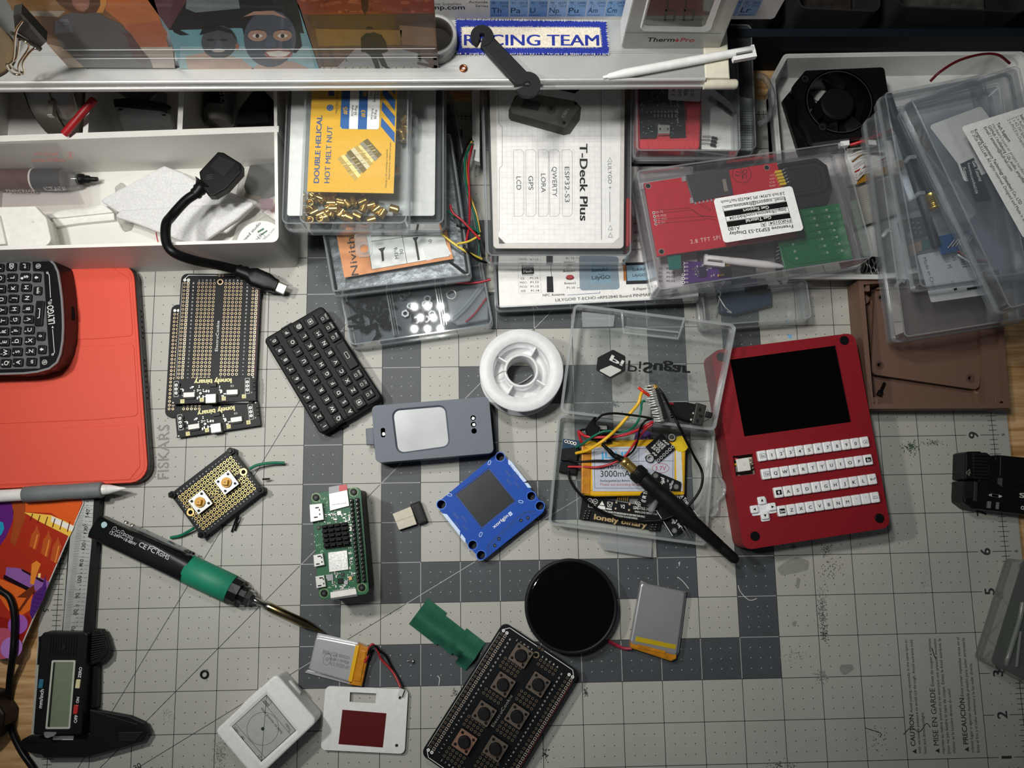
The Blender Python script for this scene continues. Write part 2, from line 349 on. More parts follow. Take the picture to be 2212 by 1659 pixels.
# ------------------------------------------------------------------ cutting mat
def cutting_mat():
    t = T('cutting_mat', 'grey cutting mat printed with inch squares, dark nested frames and ruler numbers', 'cutting mat', 0, -2)
    b = t.mb(); I = 25.4
    LG = M('#a9a8a0', .55, var=.05, sc_=18., bump=.05); DG = M('#474b4f', .5, var=.1, sc_=30.); LN = M('#333437', .6); LW = M('#a6a8a8', .6); DT = M('#2c2d30', .6)
    X0, X1, Y0, Y1 = -1.43, 23.42, -.5, 18.43
    b.prism(rpoly([(X0 * I, Y0 * I), (X1 * I, Y0 * I), (X1 * I, Y1 * I), (X0 * I, Y1 * I)], 6), -2, 0, LG)
    def dark(i, j): return any(a <= i < c and d <= j < e and not (a + 1 <= i < c - 1 and d + 1 <= j < e - 1) for a, c, d, e in ((5, 17, 3, 15), (7, 15, 5, 13), (9, 13, 7, 11)))
    for i in range(5, 17):
        for j in range(3, 15):
            if dark(i, j): b.poly([(i * I, j * I), (i * I + I, j * I), (i * I + I, j * I + I), (i * I, j * I + I)], .02, DG)
    cau = lambda i, j: (20 <= i <= 21 and 1 <= j < 4)
    for i in range(0, 23):
        for j in range(0, 17):
            d0 = dark(i, j); dl = dark(i - 1, j); db = dark(i, j - 1)
            if not (20 < i < 22 and 1 <= j < 4): b.line((i * I, j * I), (i * I, j * I + I), .42, .04, LW if d0 and dl else LN)
            if i < 22 and not (i in (20, 21) and j in (2, 3)): b.line((i * I, j * I), (i * I + I, j * I), .42, .04, LW if d0 and db else LN)
            if cau(i, j): continue
            for p in (1, 2, 3):
                for q in (1, 2, 3):
                    if i == 22 and p > 1 and q == 2 - 0 and False: continue
                    x, y = (i + p / 4) * I, (j + q / 4) * I
                    b.poly(circ(x, y, .36, 6), .05, LW if d0 else DT)
    for j in range(0, 18):                                   # right ruler
        b.line((22 * I, j * I), (22.28 * I, j * I), .42, .04, LN); b.line((22.66 * I, j * I), (23.16 * I, j * I), .42, .04, LN)
        b.line((-1.15 * I, j * I), (0, j * I), .42, .04, LN)
        for k in range(1, 8):
            h = .11 if k != 4 else .15
            b.line(((23 - h) * I, (j + k / 8) * I), ((23 + h) * I, (j + k / 8) * I), .4, .04, LN)
            b.line(((-1 - h) * I, (j + k / 8) * I), ((-1 + h) * I, (j + k / 8) * I), .4, .04, LN)
        if j:
            b.txt(str(j), 22.47 * I, j * I, 6.6, pi / 2, .05, LN, bold=.03); b.txt(str(j), 23.27 * I, j * I, 2.6, pi / 2, .05, M('#2f3d58', .6), bold=.01)
            b.txt(str(j), -1.27 * I, j * I, 3.4, -pi / 2, .05, LN, bold=.02)
    for x in (23, -1): b.line((x * I, 0), (x * I, 18 * I), .42, .04, LN)
    b.line((-1 * I, 18 * I), (23 * I, 18 * I), .42, .04, LN); b.line((0, 17 * I), (22 * I, 17 * I), .42, .04, LN)
    for i in range(0, 23):
        b.line((i * I, 17 * I), (i * I, 17.28 * I), .42, .04, LN); b.line((i * I, 17.7 * I), (i * I, 18.16 * I), .42, .04, LN)
        for k in range(1, 8): b.line(((i + k / 8) * I, 17.89 * I), ((i + k / 8) * I, 18.11 * I), .4, .04, LN)
        b.txt(str(i + 1), i * I, 17.49 * I, 6.2, pi, .05, LN, bold=.03)
    def diag(ang, x1):                                       # angle lines from the lower left corner
        n = 400; px = None
        for k in range(n + 1):
            x = -1 + (x1 + 1) * k / n; y = math.tan(ang) * (x + 1)
            if px and 0 < y < 16.9: b.line((px[0] * I, px[1] * I), (x * I, y * I), .4, .045, LW if dark(int(math.floor(x)), int(math.floor(y))) else LN)
            px = (x, y)
    diag(radians(45), 15); diag(radians(60), 8.6); diag(radians(30), 16)
    b.txt('30', *t.l(*d1(985, 1648)), 3.4, radians(30), .05, LN, bold=.02)
    b.text('FISKARS', t.l(364, 1035), t.l(366, 917), .05, M('#7d7c77', .6), bold=.012); b.txt('®', *t.l(357, 909), 1.4, pi / 2, .05, M('#7d7c77', .6))
    C2 = M('#33322f', .6)
    for st, p0, p1, bo in (('CAUTION', (1412, 1502), (1397, 1277), .02), ('Avoid cutting repeatedly in the same spot or', (1392, 1262), (1350, 737), 0), ('with excessive pressure to avoid cut through. Avoid extreme cold,', (1452, 1555), (1390, 735), 0),
            ('heat and direct sunlight.', (1492, 1555), (1470, 1258), 0), ('MISE EN GARDE', (1580, 1497), (1550, 1087), .02), ('Évitez de couper à maintes', (1545, 1072), (1520, 732), 0),
            ('reprises au même endroit ou en exerçant une pression excessive', (1622, 1555), (1558, 732), 0), ('pour ne pas fendre le tapis de coupe. Évitez le froid extrême, la', (1660, 1555), (1592, 730), 0),
            ('chaleur et la lumière directe du soleil.', (1700, 1555), (1660, 1087), 0), ('PRECAUCIÓN', (1790, 1488), (1760, 1157), .02), ('Evite cortar repetidas veces en el', (1757, 1145), (1724, 722), 0),
            ('mismo lugar o ejercer demasiada presión para evitar atravesarla.', (1832, 1548), (1762, 722), 0), ('Evite el frío y el calor extremos y la luz solar directa.', (1872, 1548), (1815, 905), 0)):
        b.text(st, t.l(*d4(*p0)), t.l(*d4(*p1)), .05, C2, bold=bo + .008)
    for x, y in ((1405, 1540), (1570, 1535), (1780, 1525)): b.poly(t.P(d4, [(x - 18, y), (x + 14, y + 18), (x + 14, y - 18)]), .05, C2)
    # stains and specks
    K = M('#2a2a28', .7); GS = M('#6f6e68', .6); GN = M('#39513c', .6); PL = M('#8b8a83', .35)
    rnd = random.Random(3)
    def specks(f, cx, cy, sx, sy, n, m, r=.35):
        for _ in range(n):
            x, y = t.l(*f(cx + rnd.gauss(0, sx), cy + rnd.gauss(0, sy))); a = rnd.uniform(0, 3)
            b.poly(rrect(x, y, r * rnd.uniform(.5, 2.6), r * rnd.uniform(.5, 1.2), a=a), .06 + rnd.random() * .01, m)
    specks(d4, 745, 540, 18, 75, 230, K); specks(d4, 760, 700, 14, 30, 120, K); specks(d4, 770, 95, 20, 28, 90, K); specks(d4, 800, 240, 40, 40, 40, K, .5)
    specks(d4, 535, 70, 10, 15, 40, GS); specks(d4, 740, 1000, 25, 22, 70, GS, .5); specks(d4, 1480, 310, 25, 60, 50, GS, .3); specks(d4, 540, 860, 45, 25, 50, GS, .4)
    specks(c4, 1375, 285, 30, 22, 90, GN, .55); specks(c4, 1540, 250, 40, 14, 50, GN, .45); specks(d4, 1150, 1440, 50, 50, 40, K, .4); specks(d4, 460, 1645, 60, 20, 60, K, .45)
    specks(d2, 150, 1510, 30, 60, 90, GS, .4); specks(d1, 1570, 1560, 25, 45, 70, GS, .4); specks(d1, 1200, 1270, 30, 25, 40, GS, .35); specks(d3, 280, 990, 10, 12, 30, K, .4); specks(d3, 1225, 1000, 10, 16, 25, K, .5)
    specks(d3, 930, 1450, 15, 25, 30, K, .6); specks(b3, 1080, 1405, 22, 14, 60, M('#55595c', .6), .6)
    b.path(catmull([Vector((*t.l(*d4(x, y)), 0)) for x, y in ((1050, 1370), (1090, 1385), (1140, 1400), (1165, 1415), (1160, 1440))]), .5, .06, K)
    b.path(catmull([Vector((*t.l(*d4(x, y)), 0)) for x, y in ((1325, 1420), (1380, 1370), (1440, 1400), (1490, 1340), (1520, 1370))]), .5, .06, K)
    b.path(catmull([Vector((*t.l(*d4(x, y)), 0)) for x, y in ((1530, 800), (1545, 850), (1560, 880))]), .6, .06, K)
    for f, pts in ((d4, [(415, 230), (480, 180), (560, 145), (655, 175), (640, 240), (560, 260), (450, 280)]), (d4, [(560, 290), (590, 300), (575, 375), (555, 370)]), (d4, [(870, 920), (960, 915), (975, 950), (900, 1000), (870, 960)]), (d4, [(525, 610), (560, 600), (560, 640), (535, 650)])):
        b.poly(rpoly(t.P(f, pts), 2), .055, PL)
    b.poly(circ(*t.l(*b4(512, 918)), 1.6, 8), .06, M('#6fa3c8', .6))
    for _ in range(260):                                     # fine scratches on the dark cells
        i, j = rnd.choice([(i, j) for i in range(5, 17) for j in range(3, 15) if dark(i, j)])
        x, y = (i + rnd.random() * .7 + .15) * I, (j + rnd.random() * .7 + .15) * I; a = rnd.uniform(0, 6); L_ = rnd.uniform(1, 4)
        b.line((x, y), (x + cos(a) * L_, y + sin(a) * L_), .12, .05, M('#6d7073', .5))
    for f, pts in ((d4, ((140, 350), (160, 400), (220, 455), (275, 445))), (d3, ((1890, 155), (1930, 190), (1970, 240))), (d3, ((150, 870), (165, 890), (160, 940))), (d3, ((1895, 60), (1905, 45), (1900, 75)))):
        b.path(catmull([Vector((*t.l(*f(x, y)), 0)) for x, y in pts]), .45, .07, M('#c4c5c2', .5))
    t.one(b)
cutting_mat()
# ------------------------------------------------------------------ shelf
ALU = M('#b4b5b3', .42, .55, var=.04, sc_=60.)
def shelf():
    t = T('desk_shelf', 'brushed aluminium shelf along the top holding photos, patch and thermometer', 'shelf', 115, -2)
    b = t.mb(); b.box(-260, 421, 372, 562, 109, 115, ALU); b.box(-260, 419.4, 372, 421, 106.5, 115.4, ALU, .3)
    b.tube([(-260, 420.2, 115.6), (372, 420.2, 115.6)], 1.1, M('#d6d6d3', .3, .5), 10, 0); b.tube([(-260, 419.2, 110.5), (372, 419.2, 110.5)], .9, M('#d0d0cd', .3, .5), 10, 0)
    for y in (436.5, 437.6): b.line((-260, y), (372, y), .25, 115.03, M('#8d8e8c', .5, .5))
    b.build('shelf_board')
    CR_ = M('#c9c5b2', .5)
    b = t.mb(); b.box(372, 421, 386, 562, 108.5, 115.6, CR_, .8); b.axis((372, 419.4, 111.5), (391, 419.4, 111.5), [(0, 2.8), (18, 2.8), (19, 2.2)], CR_); b.build('end_cap', label='cream plastic end cap')
    for x in (-240, 345): t.mb().box(x - 7, 541, x + 7, 556, -2, 109, ALU, 1).build('leg')
shelf()
# vertical sheets standing on the shelf: (x, z) from the photograph on a plane of constant y
class V:
    def __init__(s, t, y): s.t, s.y, s.k = t, y, 0
    def q(s, f, x, y): p = UY(*f(x, y), s.y); return (p.x, p.z)
    def Q(s, f, pts): return [s.q(f, *p) for p in pts]
    def poly(s, b, xz, m, off=0):
        xz = list(reversed(ccw(xz))); y = s.y - off
        return b.add([(x, y, z) for x, z in xz], [tuple(reversed(range(len(xz))))], m)
    def P(s, b, f, pts, m, off): return s.poly(b, s.Q(f, pts), m, off)
    def slab(s, b, xz, d, m):
        xz = ccw(xz); y0, y1 = s.y, s.y + d
        return b.loft([[(x, y0, z) for x, z in xz], [(x, y1, z) for x, z in xz]], m)
    def text(s, b, st, p0, p1, m, off, h=None, bold=0., mir=False): return b.text(st, p0, p1, 0, m, h, bold, mir, f3=lambda x, z: (x, s.y - off, z))
    def ell(s, f, cx, cy, rx, ry, n=22, t0=0, t1=2 * pi):
        return s.Q(f, [(cx + rx * cos(t0 + (t1 - t0) * i / n), cy + ry * sin(t0 + (t1 - t0) * i / n)) for i in range(n)])
def photos():
    t = T('photo_strip', 'strip of three travel photo prints standing in a clear holder on the shelf', 'photo', 115, 115); v = V(t, 428.)
    G = lambda h: M(h, .35, var=.12, sc_=90., coat=.25)
    T_ = -330
    # left print
    b = t.mb(); v.slab(b, v.Q(e2, [(820, 806), (1830, 812), (2090, 812), (1740, T_), (-300, T_), (120, 0), (540, 490)]), 1, G('#6e4b2a'))
    v.P(b, e2, [(1180, T_), (1740, T_), (2090, 812), (1700, 812), (1480, 300), (1260, 120)], G('#a65a22'), .03)
    v.P(b, e2, [(-100, T_), (640, T_), (780, 150), (560, 200), (150, 130)], G('#7b5a36'), .03)
    v.P(b, e2, [(240, 130), (780, 130), (700, 200), (350, 190)], G('#8f8676'), .05)
    v.P(b, e2, [(1500, 290), (1900, 250), (2000, 400), (1960, 600), (1640, 560)], G('#9c4a1c'), .05)
    v.P(b, e2, [(1640, 560), (2060, 560), (2090, 812), (1820, 812)], G('#a89a8c'), .06)
    v.P(b, e2, [(560, 520), (740, 560), (1010, 806), (820, 806)], G('#a98f74'), .06)
    v.P(b, e2, [(640, 260), (760, 180), (860, 150), (1150, 140), (1250, 200), (1430, 280), (1560, 400), (1700, 600), (1790, 700), (1830, 812), (1010, 806), (940, 740), (850, 640), (740, 560), (690, 450), (640, 380)], G('#4a494c'), .08)
    v.P(b, e2, [(1440, 390), (1560, 400), (1700, 600), (1790, 715), (1720, 770), (1600, 700), (1510, 430)], G('#4d2c2a'), .1)
    v.P(b, e2, [(640, T_), (620, -50), (720, 60), (850, 140), (1000, 165), (1130, 150), (1230, 120), (1270, 20), (1260, T_)], G('#4a2c1a'), .11)
    v.P(b, e2, [(1180, T_), (1200, 60), (1150, 150), (1230, 150), (1275, 40), (1260, T_)], G('#b67a2c'), .12)
    v.P(b, e2, [(870, T_), (850, -40), (870, 60), (920, 120), (1000, 140), (1060, 90), (1080, -60), (1080, T_)], G('#7e5240'), .13)
    v.P(b, e2, [(900, 50), (980, 30), (1050, 60), (1040, 110), (960, 125)], G('#8f6450'), .14)
    for i in range(5): v.P(b, e2, [(1150 + i * 22 - 300, 420 + i * 90), (870 + i * 40, 430 + i * 95), (880 + i * 40, 440 + i * 95)], G('#37363a'), .1)
    v.P(b, e2, [(660, 240), (810, 220), (880, 385), (660, 400)], G('#5b6068'), .1)
    v.text(b, 'CE', v.q(e2, 810, 260), v.q(e2, 680, 265), G('#3a3f48'), .12)
    b.build('photo_print')
    # middle print
    b = t.mb(); v.slab(b, v.Q(a1, [(1290, 492), (2190, 496), (2290, 496), (2080, -160), (1000, -160), (1060, 0), (1205, 220)]), 1, G('#5d94a0'))
    v.P(b, a1, [(1000, -160), (1345, -160), (1340, 0), (1212, 215), (1060, 0)], G('#4c2530'), .03)
    v.P(b, a1, [(1345, -160), (2090, -160), (2180, 240), (2000, 215), (1700, 200), (1280, 215), (1212, 215), (1340, 0)], G('#15191b'), .03)
    v.P(b, a1, [(1345, -60), (1700, -60), (1720, 60), (1400, 90), (1330, 60)], G('#5f6b6e'), .05)
    v.P(b, a1, [(1225, 190), (1290, 215), (1360, 250), (1290, 252), (1245, 230)], G('#0c0f12'), .05)
    v.P(b, a1, [(1290, 330), (2220, 330), (2260, 496), (1290, 492)], G('#86aab2'), .04)
    v.P(b, a1, [(1330, 405), (1480, 372), (1720, 415), (1820, 494), (1345, 494)], G('#b09080'), .07)
    v.poly(b, v.ell(a1, 1570, 300, 128, 120), G('#3d424b'), .09); v.P(b, a1, [(1430, 250), (1450, 205), (1560, 180), (1660, 215), (1705, 300), (1660, 240), (1560, 215), (1470, 240)], G('#15171b'), .11)
    for x in (1510, 1605): v.poly(b, v.ell(a1, x, 285, 26, 9), G('#23262c'), .11)
    v.P(b, a1, [(1555, 290), (1585, 290), (1600, 335), (1540, 335)], G('#4d525c'), .11)
    v.poly(b, v.ell(a1, 1565, 360, 46, 13), G('#c9c4bb'), .12); v.poly(b, v.ell(a1, 1700, 335, 12, 26), G('#9c5a48'), .11)
    v.P(b, a1, [(1800, 494), (1900, 430), (2100, 440), (2230, 496)], G('#a98a7c'), .07)
    v.P(b, a1, [(1720, 130), (1740, 60), (1850, 25), (1980, 35), (2080, 110), (2150, 240), (2165, 330), (2120, 380), (1760, 300)], G('#14161b'), .08)
    v.poly(b, v.ell(a1, 1935, 275, 188, 205), G('#3a4352'), .1)
    v.P(b, a1, [(1740, 120), (1820, 80), (1960, 75), (2060, 130), (1960, 105), (1830, 105)], G('#a07a68'), .12)
    for x in (1845, 2025):
        v.poly(b, v.ell(a1, x, 252, 68, 42), G('#a37d69'), .12); v.poly(b, v.ell(a1, x, 255, 36, 13), G('#d8d2c8'), .13); v.poly(b, v.ell(a1, x, 255, 14, 14), G('#16181a'), .14)
        v.P(b, a1, [(x - 60, 222), (x, 205), (x + 60, 222), (x, 214)], G('#2a2220'), .13)
    v.P(b, a1, [(1920, 250), (1955, 250), (1985, 330), (1895, 330)], G('#475163'), .12)
    v.poly(b, v.ell(a1, 1995, 385, 100, 42), G('#96514c'), .13); v.P(b, a1, [(1905, 372), (1995, 362), (2085, 372), (2050, 402), (1995, 408), (1935, 400)], G('#e4e0d8'), .14)
    b.build('photo_print')
    # right print
    b = t.mb(); v.slab(b, v.Q(a2, [(300, 502), (1155, 512), (1140, 300), (1110, -160), (80, -160), (130, 0)]), 1, G('#5a3d28'))
    v.P(b, a2, [(80, -160), (1110, -160), (1120, 95), (190, 105), (130, 0)], G('#7d2d13'), .03)
    for _ in range(60):
        x, y = random.uniform(180, 1080), random.uniform(-60, 90); v.poly(b, v.ell(a2, x, y, random.uniform(10, 40), random.uniform(4, 14), 8), G(random.choice(['#9c4a22', '#651f0d', '#8a3a1a'])), .05 + random.random() * .02)
    v.P(b, a2, [(590, -160), (640, -160), (650, 60), (625, 110), (600, 60)], G('#3a1a10'), .08)
    v.P(b, a2, [(195, 110), (1122, 100), (1130, 215), (240, 200)], G('#46301f'), .06)
    v.P(b, a2, [(270, 205), (890, 215), (880, 320), (290, 330)], G('#7a5c28'), .07); v.P(b, a2, [(870, 180), (1130, 200), (1140, 330), (890, 320)], G('#7d5a3c'), .07)
    v.P(b, a2, [(400, 505), (1150, 510), (1000, 380), (860, 345), (560, 345)], G('#8a8a8c'), .08)
    v.P(b, a2, [(300, 503), (1155, 512), (1150, 480), (310, 478)], G('#a7a093'), .09)
    for i in range(16): v.P(b, a2, [(330 + i * 52, 480), (338 + i * 52, 480), (326 + i * 52, 504), (318 + i * 52, 504)], G('#5c574f'), .1)
    for pts in ([(280, 350), (300, 350), (330, 470), (310, 470)], [(350, 345), (375, 345), (420, 450), (395, 450)], [(1000, 360), (1025, 360), (1030, 440), (1010, 440)], [(1110, 360), (1135, 360), (1145, 500), (1120, 500)], [(1000, 400), (1140, 410), (1140, 430), (1000, 420)], [(1000, 440), (1145, 470), (1145, 495), (1000, 460)]):
        v.P(b, a2, pts, G('#3f3128'), .1)
    v.P(b, a2, [(455, 335), (465, 335), (500, 440), (490, 440)], G('#4a4032'), .1)
    v.P(b, a2, [(595, 270), (640, 232), (690, 230), (745, 250), (775, 300), (790, 365), (765, 378), (745, 380), (790, 480), (835, 496), (790, 498), (745, 470), (710, 400), (735, 490), (705, 498), (665, 400), (630, 375), (598, 370)], G('#23241d'), .12)
    v.poly(b, v.ell(a2, 656, 216, 26, 20), G('#7a5a44'), .13); v.P(b, a2, [(630, 210), (640, 192), (675, 192), (684, 210)], G('#1c1713'), .14)
    b.build('photo_print')
    v2 = V(t, 424.2)
    L_, R_ = UY(150, 150, 428).x, UY(947, 155, 428).x
    b = t.mb(); b.box(L_, 429.3, R_, 430.6, 115, 190, CLR('#f4f6f8', .05, .3, '#dfe6ea', .06)); WL = M('#c9cccd', .3)
    for z in (127., 135.5): b.tube([(L_ + 6, 427.4, z), (R_, 427.4, z)], .16, WL, 6, 0)
    b.build('clear_holder', label='clear acrylic holder around the prints')
photos()
def binder():
    t = T('binder_clip', 'black binder clip with chrome wire handles beside the photo strip', 'binder clip', 130, 115); v = V(t, 417.5)
    b = t.mb(); v.slab(b, v.Q(e2, [(160, 185), (255, 160), (560, 490), (480, 570), (180, 372)]), 5, M('#2b2b28', .35)); v.P(b, e2, [(235, 175), (262, 165), (555, 488), (520, 520)], M('#4a4943', .3), .05)
    b.tube([(p[0], 417.2, p[1]) for p in v.Q(e2, [(130, 380), (490, 580)])], .9, M('#57544a', .3, .7), 8, 0); b.build('clip_body')
    CH = M('#d5d0c0', .14, 1.)
    for pts in ([(270, 220), (190, 370), (160, 690), (80, 745), (150, 850), (240, 868), (262, 840)], [(300, 470), (350, 540), (230, 740), (245, 850), (290, 840), (280, 720), (400, 560), (480, 580)], [(235, 450), (205, 660), (125, 730), (180, 810), (250, 830)]):
        t.mb().tube([(p[0], 416.4, p[1]) for p in v.Q(e2, pts)], .62, CH, 8).build('wire_handle')
binder()
t = T('paper_cup', 'tan paper cup standing at the left end of the shelf', 'cup', 160, 115, org=(UY(-22, 118, 437).x, 437, 115))
t.mb().lathe(0, 0, [(13.6, 115.2), (14.6, 116), (16.5, 165), (15.6, 165), (13.8, 118), (0.1, 117.5), (0.1, 115.2)], M('#b9986a', .6, var=.08), 36).build('cup_wall')
t.mb().lathe(0, 0, [(14.9, 115), (15.1, 116.6), (14.2, 116.6), (14, 115)], M('#2c2119', .6), 36).build('base_ring', label='dark brown base ring')
q = U(938, 80, 124)
t = T('tape_roll', 'small roll of white tape with dark core, just right of the photo strip', 'tape', 124, 115, org=(q.x, q.y + 1, 0))
t.mb().lathe(0, 0, [(10.3, 115), (12.4, 115), (12.4, 125), (10.3, 125)], M('#9a9a99', .45), 48).build('tape_band')  # white tape greyed: the shadow on the roll is put into its colour
t.mb().lathe(0, 0, [(9.4, 115), (10.25, 115), (10.25, 125), (9.4, 125)], M('#2c2823', .6), 48).prism(circ(0, 0, 9.5, 40), 115.05, 116, M('#1a1714', .6)).build('core')
t = T('copper_washer', 'tiny copper washer lying on the front of the aluminium shelf', 'washer', 116, 115, o=a2(1330, 487))
t.one(t.mb().lathe(0, 0, [(1.1, 115.05), (2.2, 115.05), (2.3, 116), (1.9, 116.5), (1.2, 116.3)], M('#a5623f', .25, 1.), 14))
def patch():
    t = T('embroidered_patch', 'blue and cream embroidered patch lettered RACING TEAM on the shelf', 'patch', 117, 115, o=g6(235, 290), xd=g6(1130, 291)); b = t.mb()
    BL, CRM = M('#1b2b86', .8, var=.3, sc_=900., bump=.6), M('#cfc6b4', .8, var=.15, sc_=900., bump=.6)
    o = t.P(g6, [(190, 120), (1165, 132), (1185, 345), (195, 342)]); b.prism(o, 115.1, 116.2, BL)
    b.prism(t.P(g6, [(232, 172), (1122, 176), (1134, 300), (235, 304)]), 116.2, 116.5, CRM)
    b.text('RACING TEAM', t.l(*g6(248, 290)), t.l(*g6(1118, 292)), 116.56, BL, h=6.9, bold=.045)
    TH = M('#d9d5cb', .8)
    for k in range(4):
        p, q_ = Vector(o[k]), Vector(o[(k + 1) % 4]); n = int((q_ - p).length / .7); d = (q_ - p).normalized(); nn = Vector((-d.y, d.x))
        for i in range(n):
            if random.random() < .75: c = p + d * (i * .7 + random.uniform(0, .4)); b.line(c - nn * random.uniform(.3, .7), c + nn * random.uniform(.2, .9), .22, 116.3, TH)
    q_ = ccw(t.P(g6, [(232, 172), (1122, 176), (1134, 300), (235, 304)]))
    for k in range(4):
        p, r = Vector(q_[k]), Vector(q_[(k + 1) % 4]); n = int((r - p).length / .55); d = (r - p).normalized(); nn = Vector((-d.y, d.x))
        for i in range(n): c = p + d * i * .55; b.line(c + nn * .1, c - nn * random.uniform(.2, .9), .2, 116.55, CRM)
    t.one(b)
patch()
def sony():
    t = T('rubber_strap', 'black rubber strap with notched round ends, lying over the blue patch and shelf edge', 'strap', 119.5, 116.7, o=g6(362, 232), xd=g6(655, 545)); b = t.mb(); K = M('#1b1d1f', .55)
    L_ = hypot(*t.l(*g6(655, 545))); r1, r2 = 6.3, 7.3
    body = [(4, -4.6), (L_ - 4, -5.0), (L_ - 4, 5.0), (4, 4.6)]
    b.prism(body, 117, 119.6, K, .7)
    pc = lambda cx, r, a0, a1_: [(cx + r * cos(a0 + (a1_ - a0) * i / 30), r * sin(a0 + (a1_ - a0) * i / 30)) for i in range(31)]
    g = .42
    for cx, r, ri, a in ((0, r1, 1.5, radians(-60)), (L_, r2, 1.9, radians(-115))):
        o_ = [(cx + r * cos(a + g * .5 + (2 * pi - g) * i / 36), r * sin(a + g * .5 + (2 * pi - g) * i / 36)) for i in range(37)]; i_ = [(cx + ri * cos(a + g + (2 * pi - 2 * g) * (36 - i) / 36), ri * sin(a + g + (2 * pi - 2 * g) * (36 - i) / 36)) for i in range(37)]
        b.prism(o_ + i_, 116.9 if cx == 0 else 117.2, 120.1, K)
    b.text('SONY', (8, -1.2), (19, -1.2), 119.66, M('#17181a', .6), bold=.01); t.one(b)
sony()
def periodic():
    t = T('periodic_table_card', 'white periodic table card with blue element cells standing behind the patch', 'card', 115, 115); v = V(t, 457.); b = t.mb()
    xl = UY(925, 40, 457).x; xr = UY(1664, 54, 457).x
    v.slab(b, [(xl, 115.1), (xr - 1.5, 115.1), (xr, 116.5), (xr, 190), (xl, 190)], .6, M('#d9d6d3', .5)); BC = [M('#5f8fc9', .5), M('#7aa6d8', .5), M('#8db3df', .5)]; TI = M('#10203e', .6)
    v.text(b, 'rump.com', v.q(g6, -20, 60), v.q(g6, 252, 60), TI, .05, bold=.015); v.text(b, 'Science Supplies', v.q(g6, -20, 32), v.q(g6, 228, 32), M('#7a7a78', .6), .05)
    v.text(b, 'Actinide', v.q(g6, 276, 20), v.q(g6, 400, 20), M('#333', .6) if 0 else M('#333333', .6), .05); v.text(b, 'Series', v.q(g6, 320, 45), v.q(g6, 402, 45), M('#333333', .6), .05)
    v.text(b, '© rump.com', v.q(g6, 1965, 163), v.q(g6, 2105, 163), M('#4a4a4a', .6), .05)
    rows = (('Th Pa U Np Pu Am Cm Bk Cf Es Fm Md No Lr'.split(), 'Thorium Protactinium Uranium Neptunium Plutonium Americium Curium Berkelium Californium Einsteinium Fermium Mendelevium Nobelium Lawrencium'.split(), 90, '232.0 231.0 238.0 (237) (244) (243) (247) (247) (251) (252) (257) (258) (259) (262)'.split(), 5),
            ('Ce Pr Nd Pm Sm Eu Gd Tb Dy Ho Er Tm Yb Lu'.split(), 'Cerium Praseodymium Neodymium Promethium Samarium Europium Gadolinium Terbium Dysprosium Holmium Erbium Thulium Ytterbium Lutetium'.split(), 58, '140.1 140.9 144.2 (145) 150.4 152.0 157.3 158.9 162.5 164.9 167.3 168.9 173.0 175.0'.split(), -104))
    x0, z0 = v.q(g6, 415, 108); x1, z1 = v.q(g6, 537, 5); cw = v.q(g6, 665, 60)[0] - v.q(g6, 415, 60)[0]; cw /= 2; ch = z1 - z0
    for r, (sy, nm, n0, ms, _) in enumerate(rows):
        for i in range(14):
            X, Z = x0 + i * cw, z0 + r * (ch + .25); v.poly(b, [(X, Z), (X + cw - .4, Z), (X + cw - .4, Z + ch), (X, Z + ch)], BC[(i + r) % 2 + (1 if i > 2 else 0)], .03)
            tx = lambda s_, a_, y_, w_, h_, m: v.text(b, s_, (X + a_ * cw, Z + y_ * ch), (X + a_ * cw + w_ * cw, Z + y_ * ch), m, .05, h=h_)
            tx(sy[i], .08, .24, .25 * len(sy[i]), ch * .34, TI); tx(nm[i], .07, .06, min(.8, .075 * len(nm[i])), ch * .09, TI); tx(str(n0 + i), .1, .8, .17, ch * .14, TI); tx(ms[i], .5, .8, .4, ch * .14, TI); tx('3,4,5,6', .58, .63, .32, ch * .1, TI)
            if i > 2: q_ = [(X + .2 * cw, Z + .6 * ch), (X + .38 * cw, Z + .6 * ch), (X + .38 * cw, Z + .74 * ch), (X + .2 * cw, Z + .74 * ch)]; v.poly(b, q_, TI, .05); v.poly(b, inset(q_, .14), BC[2], .06)
    t.one(b)
periodic()
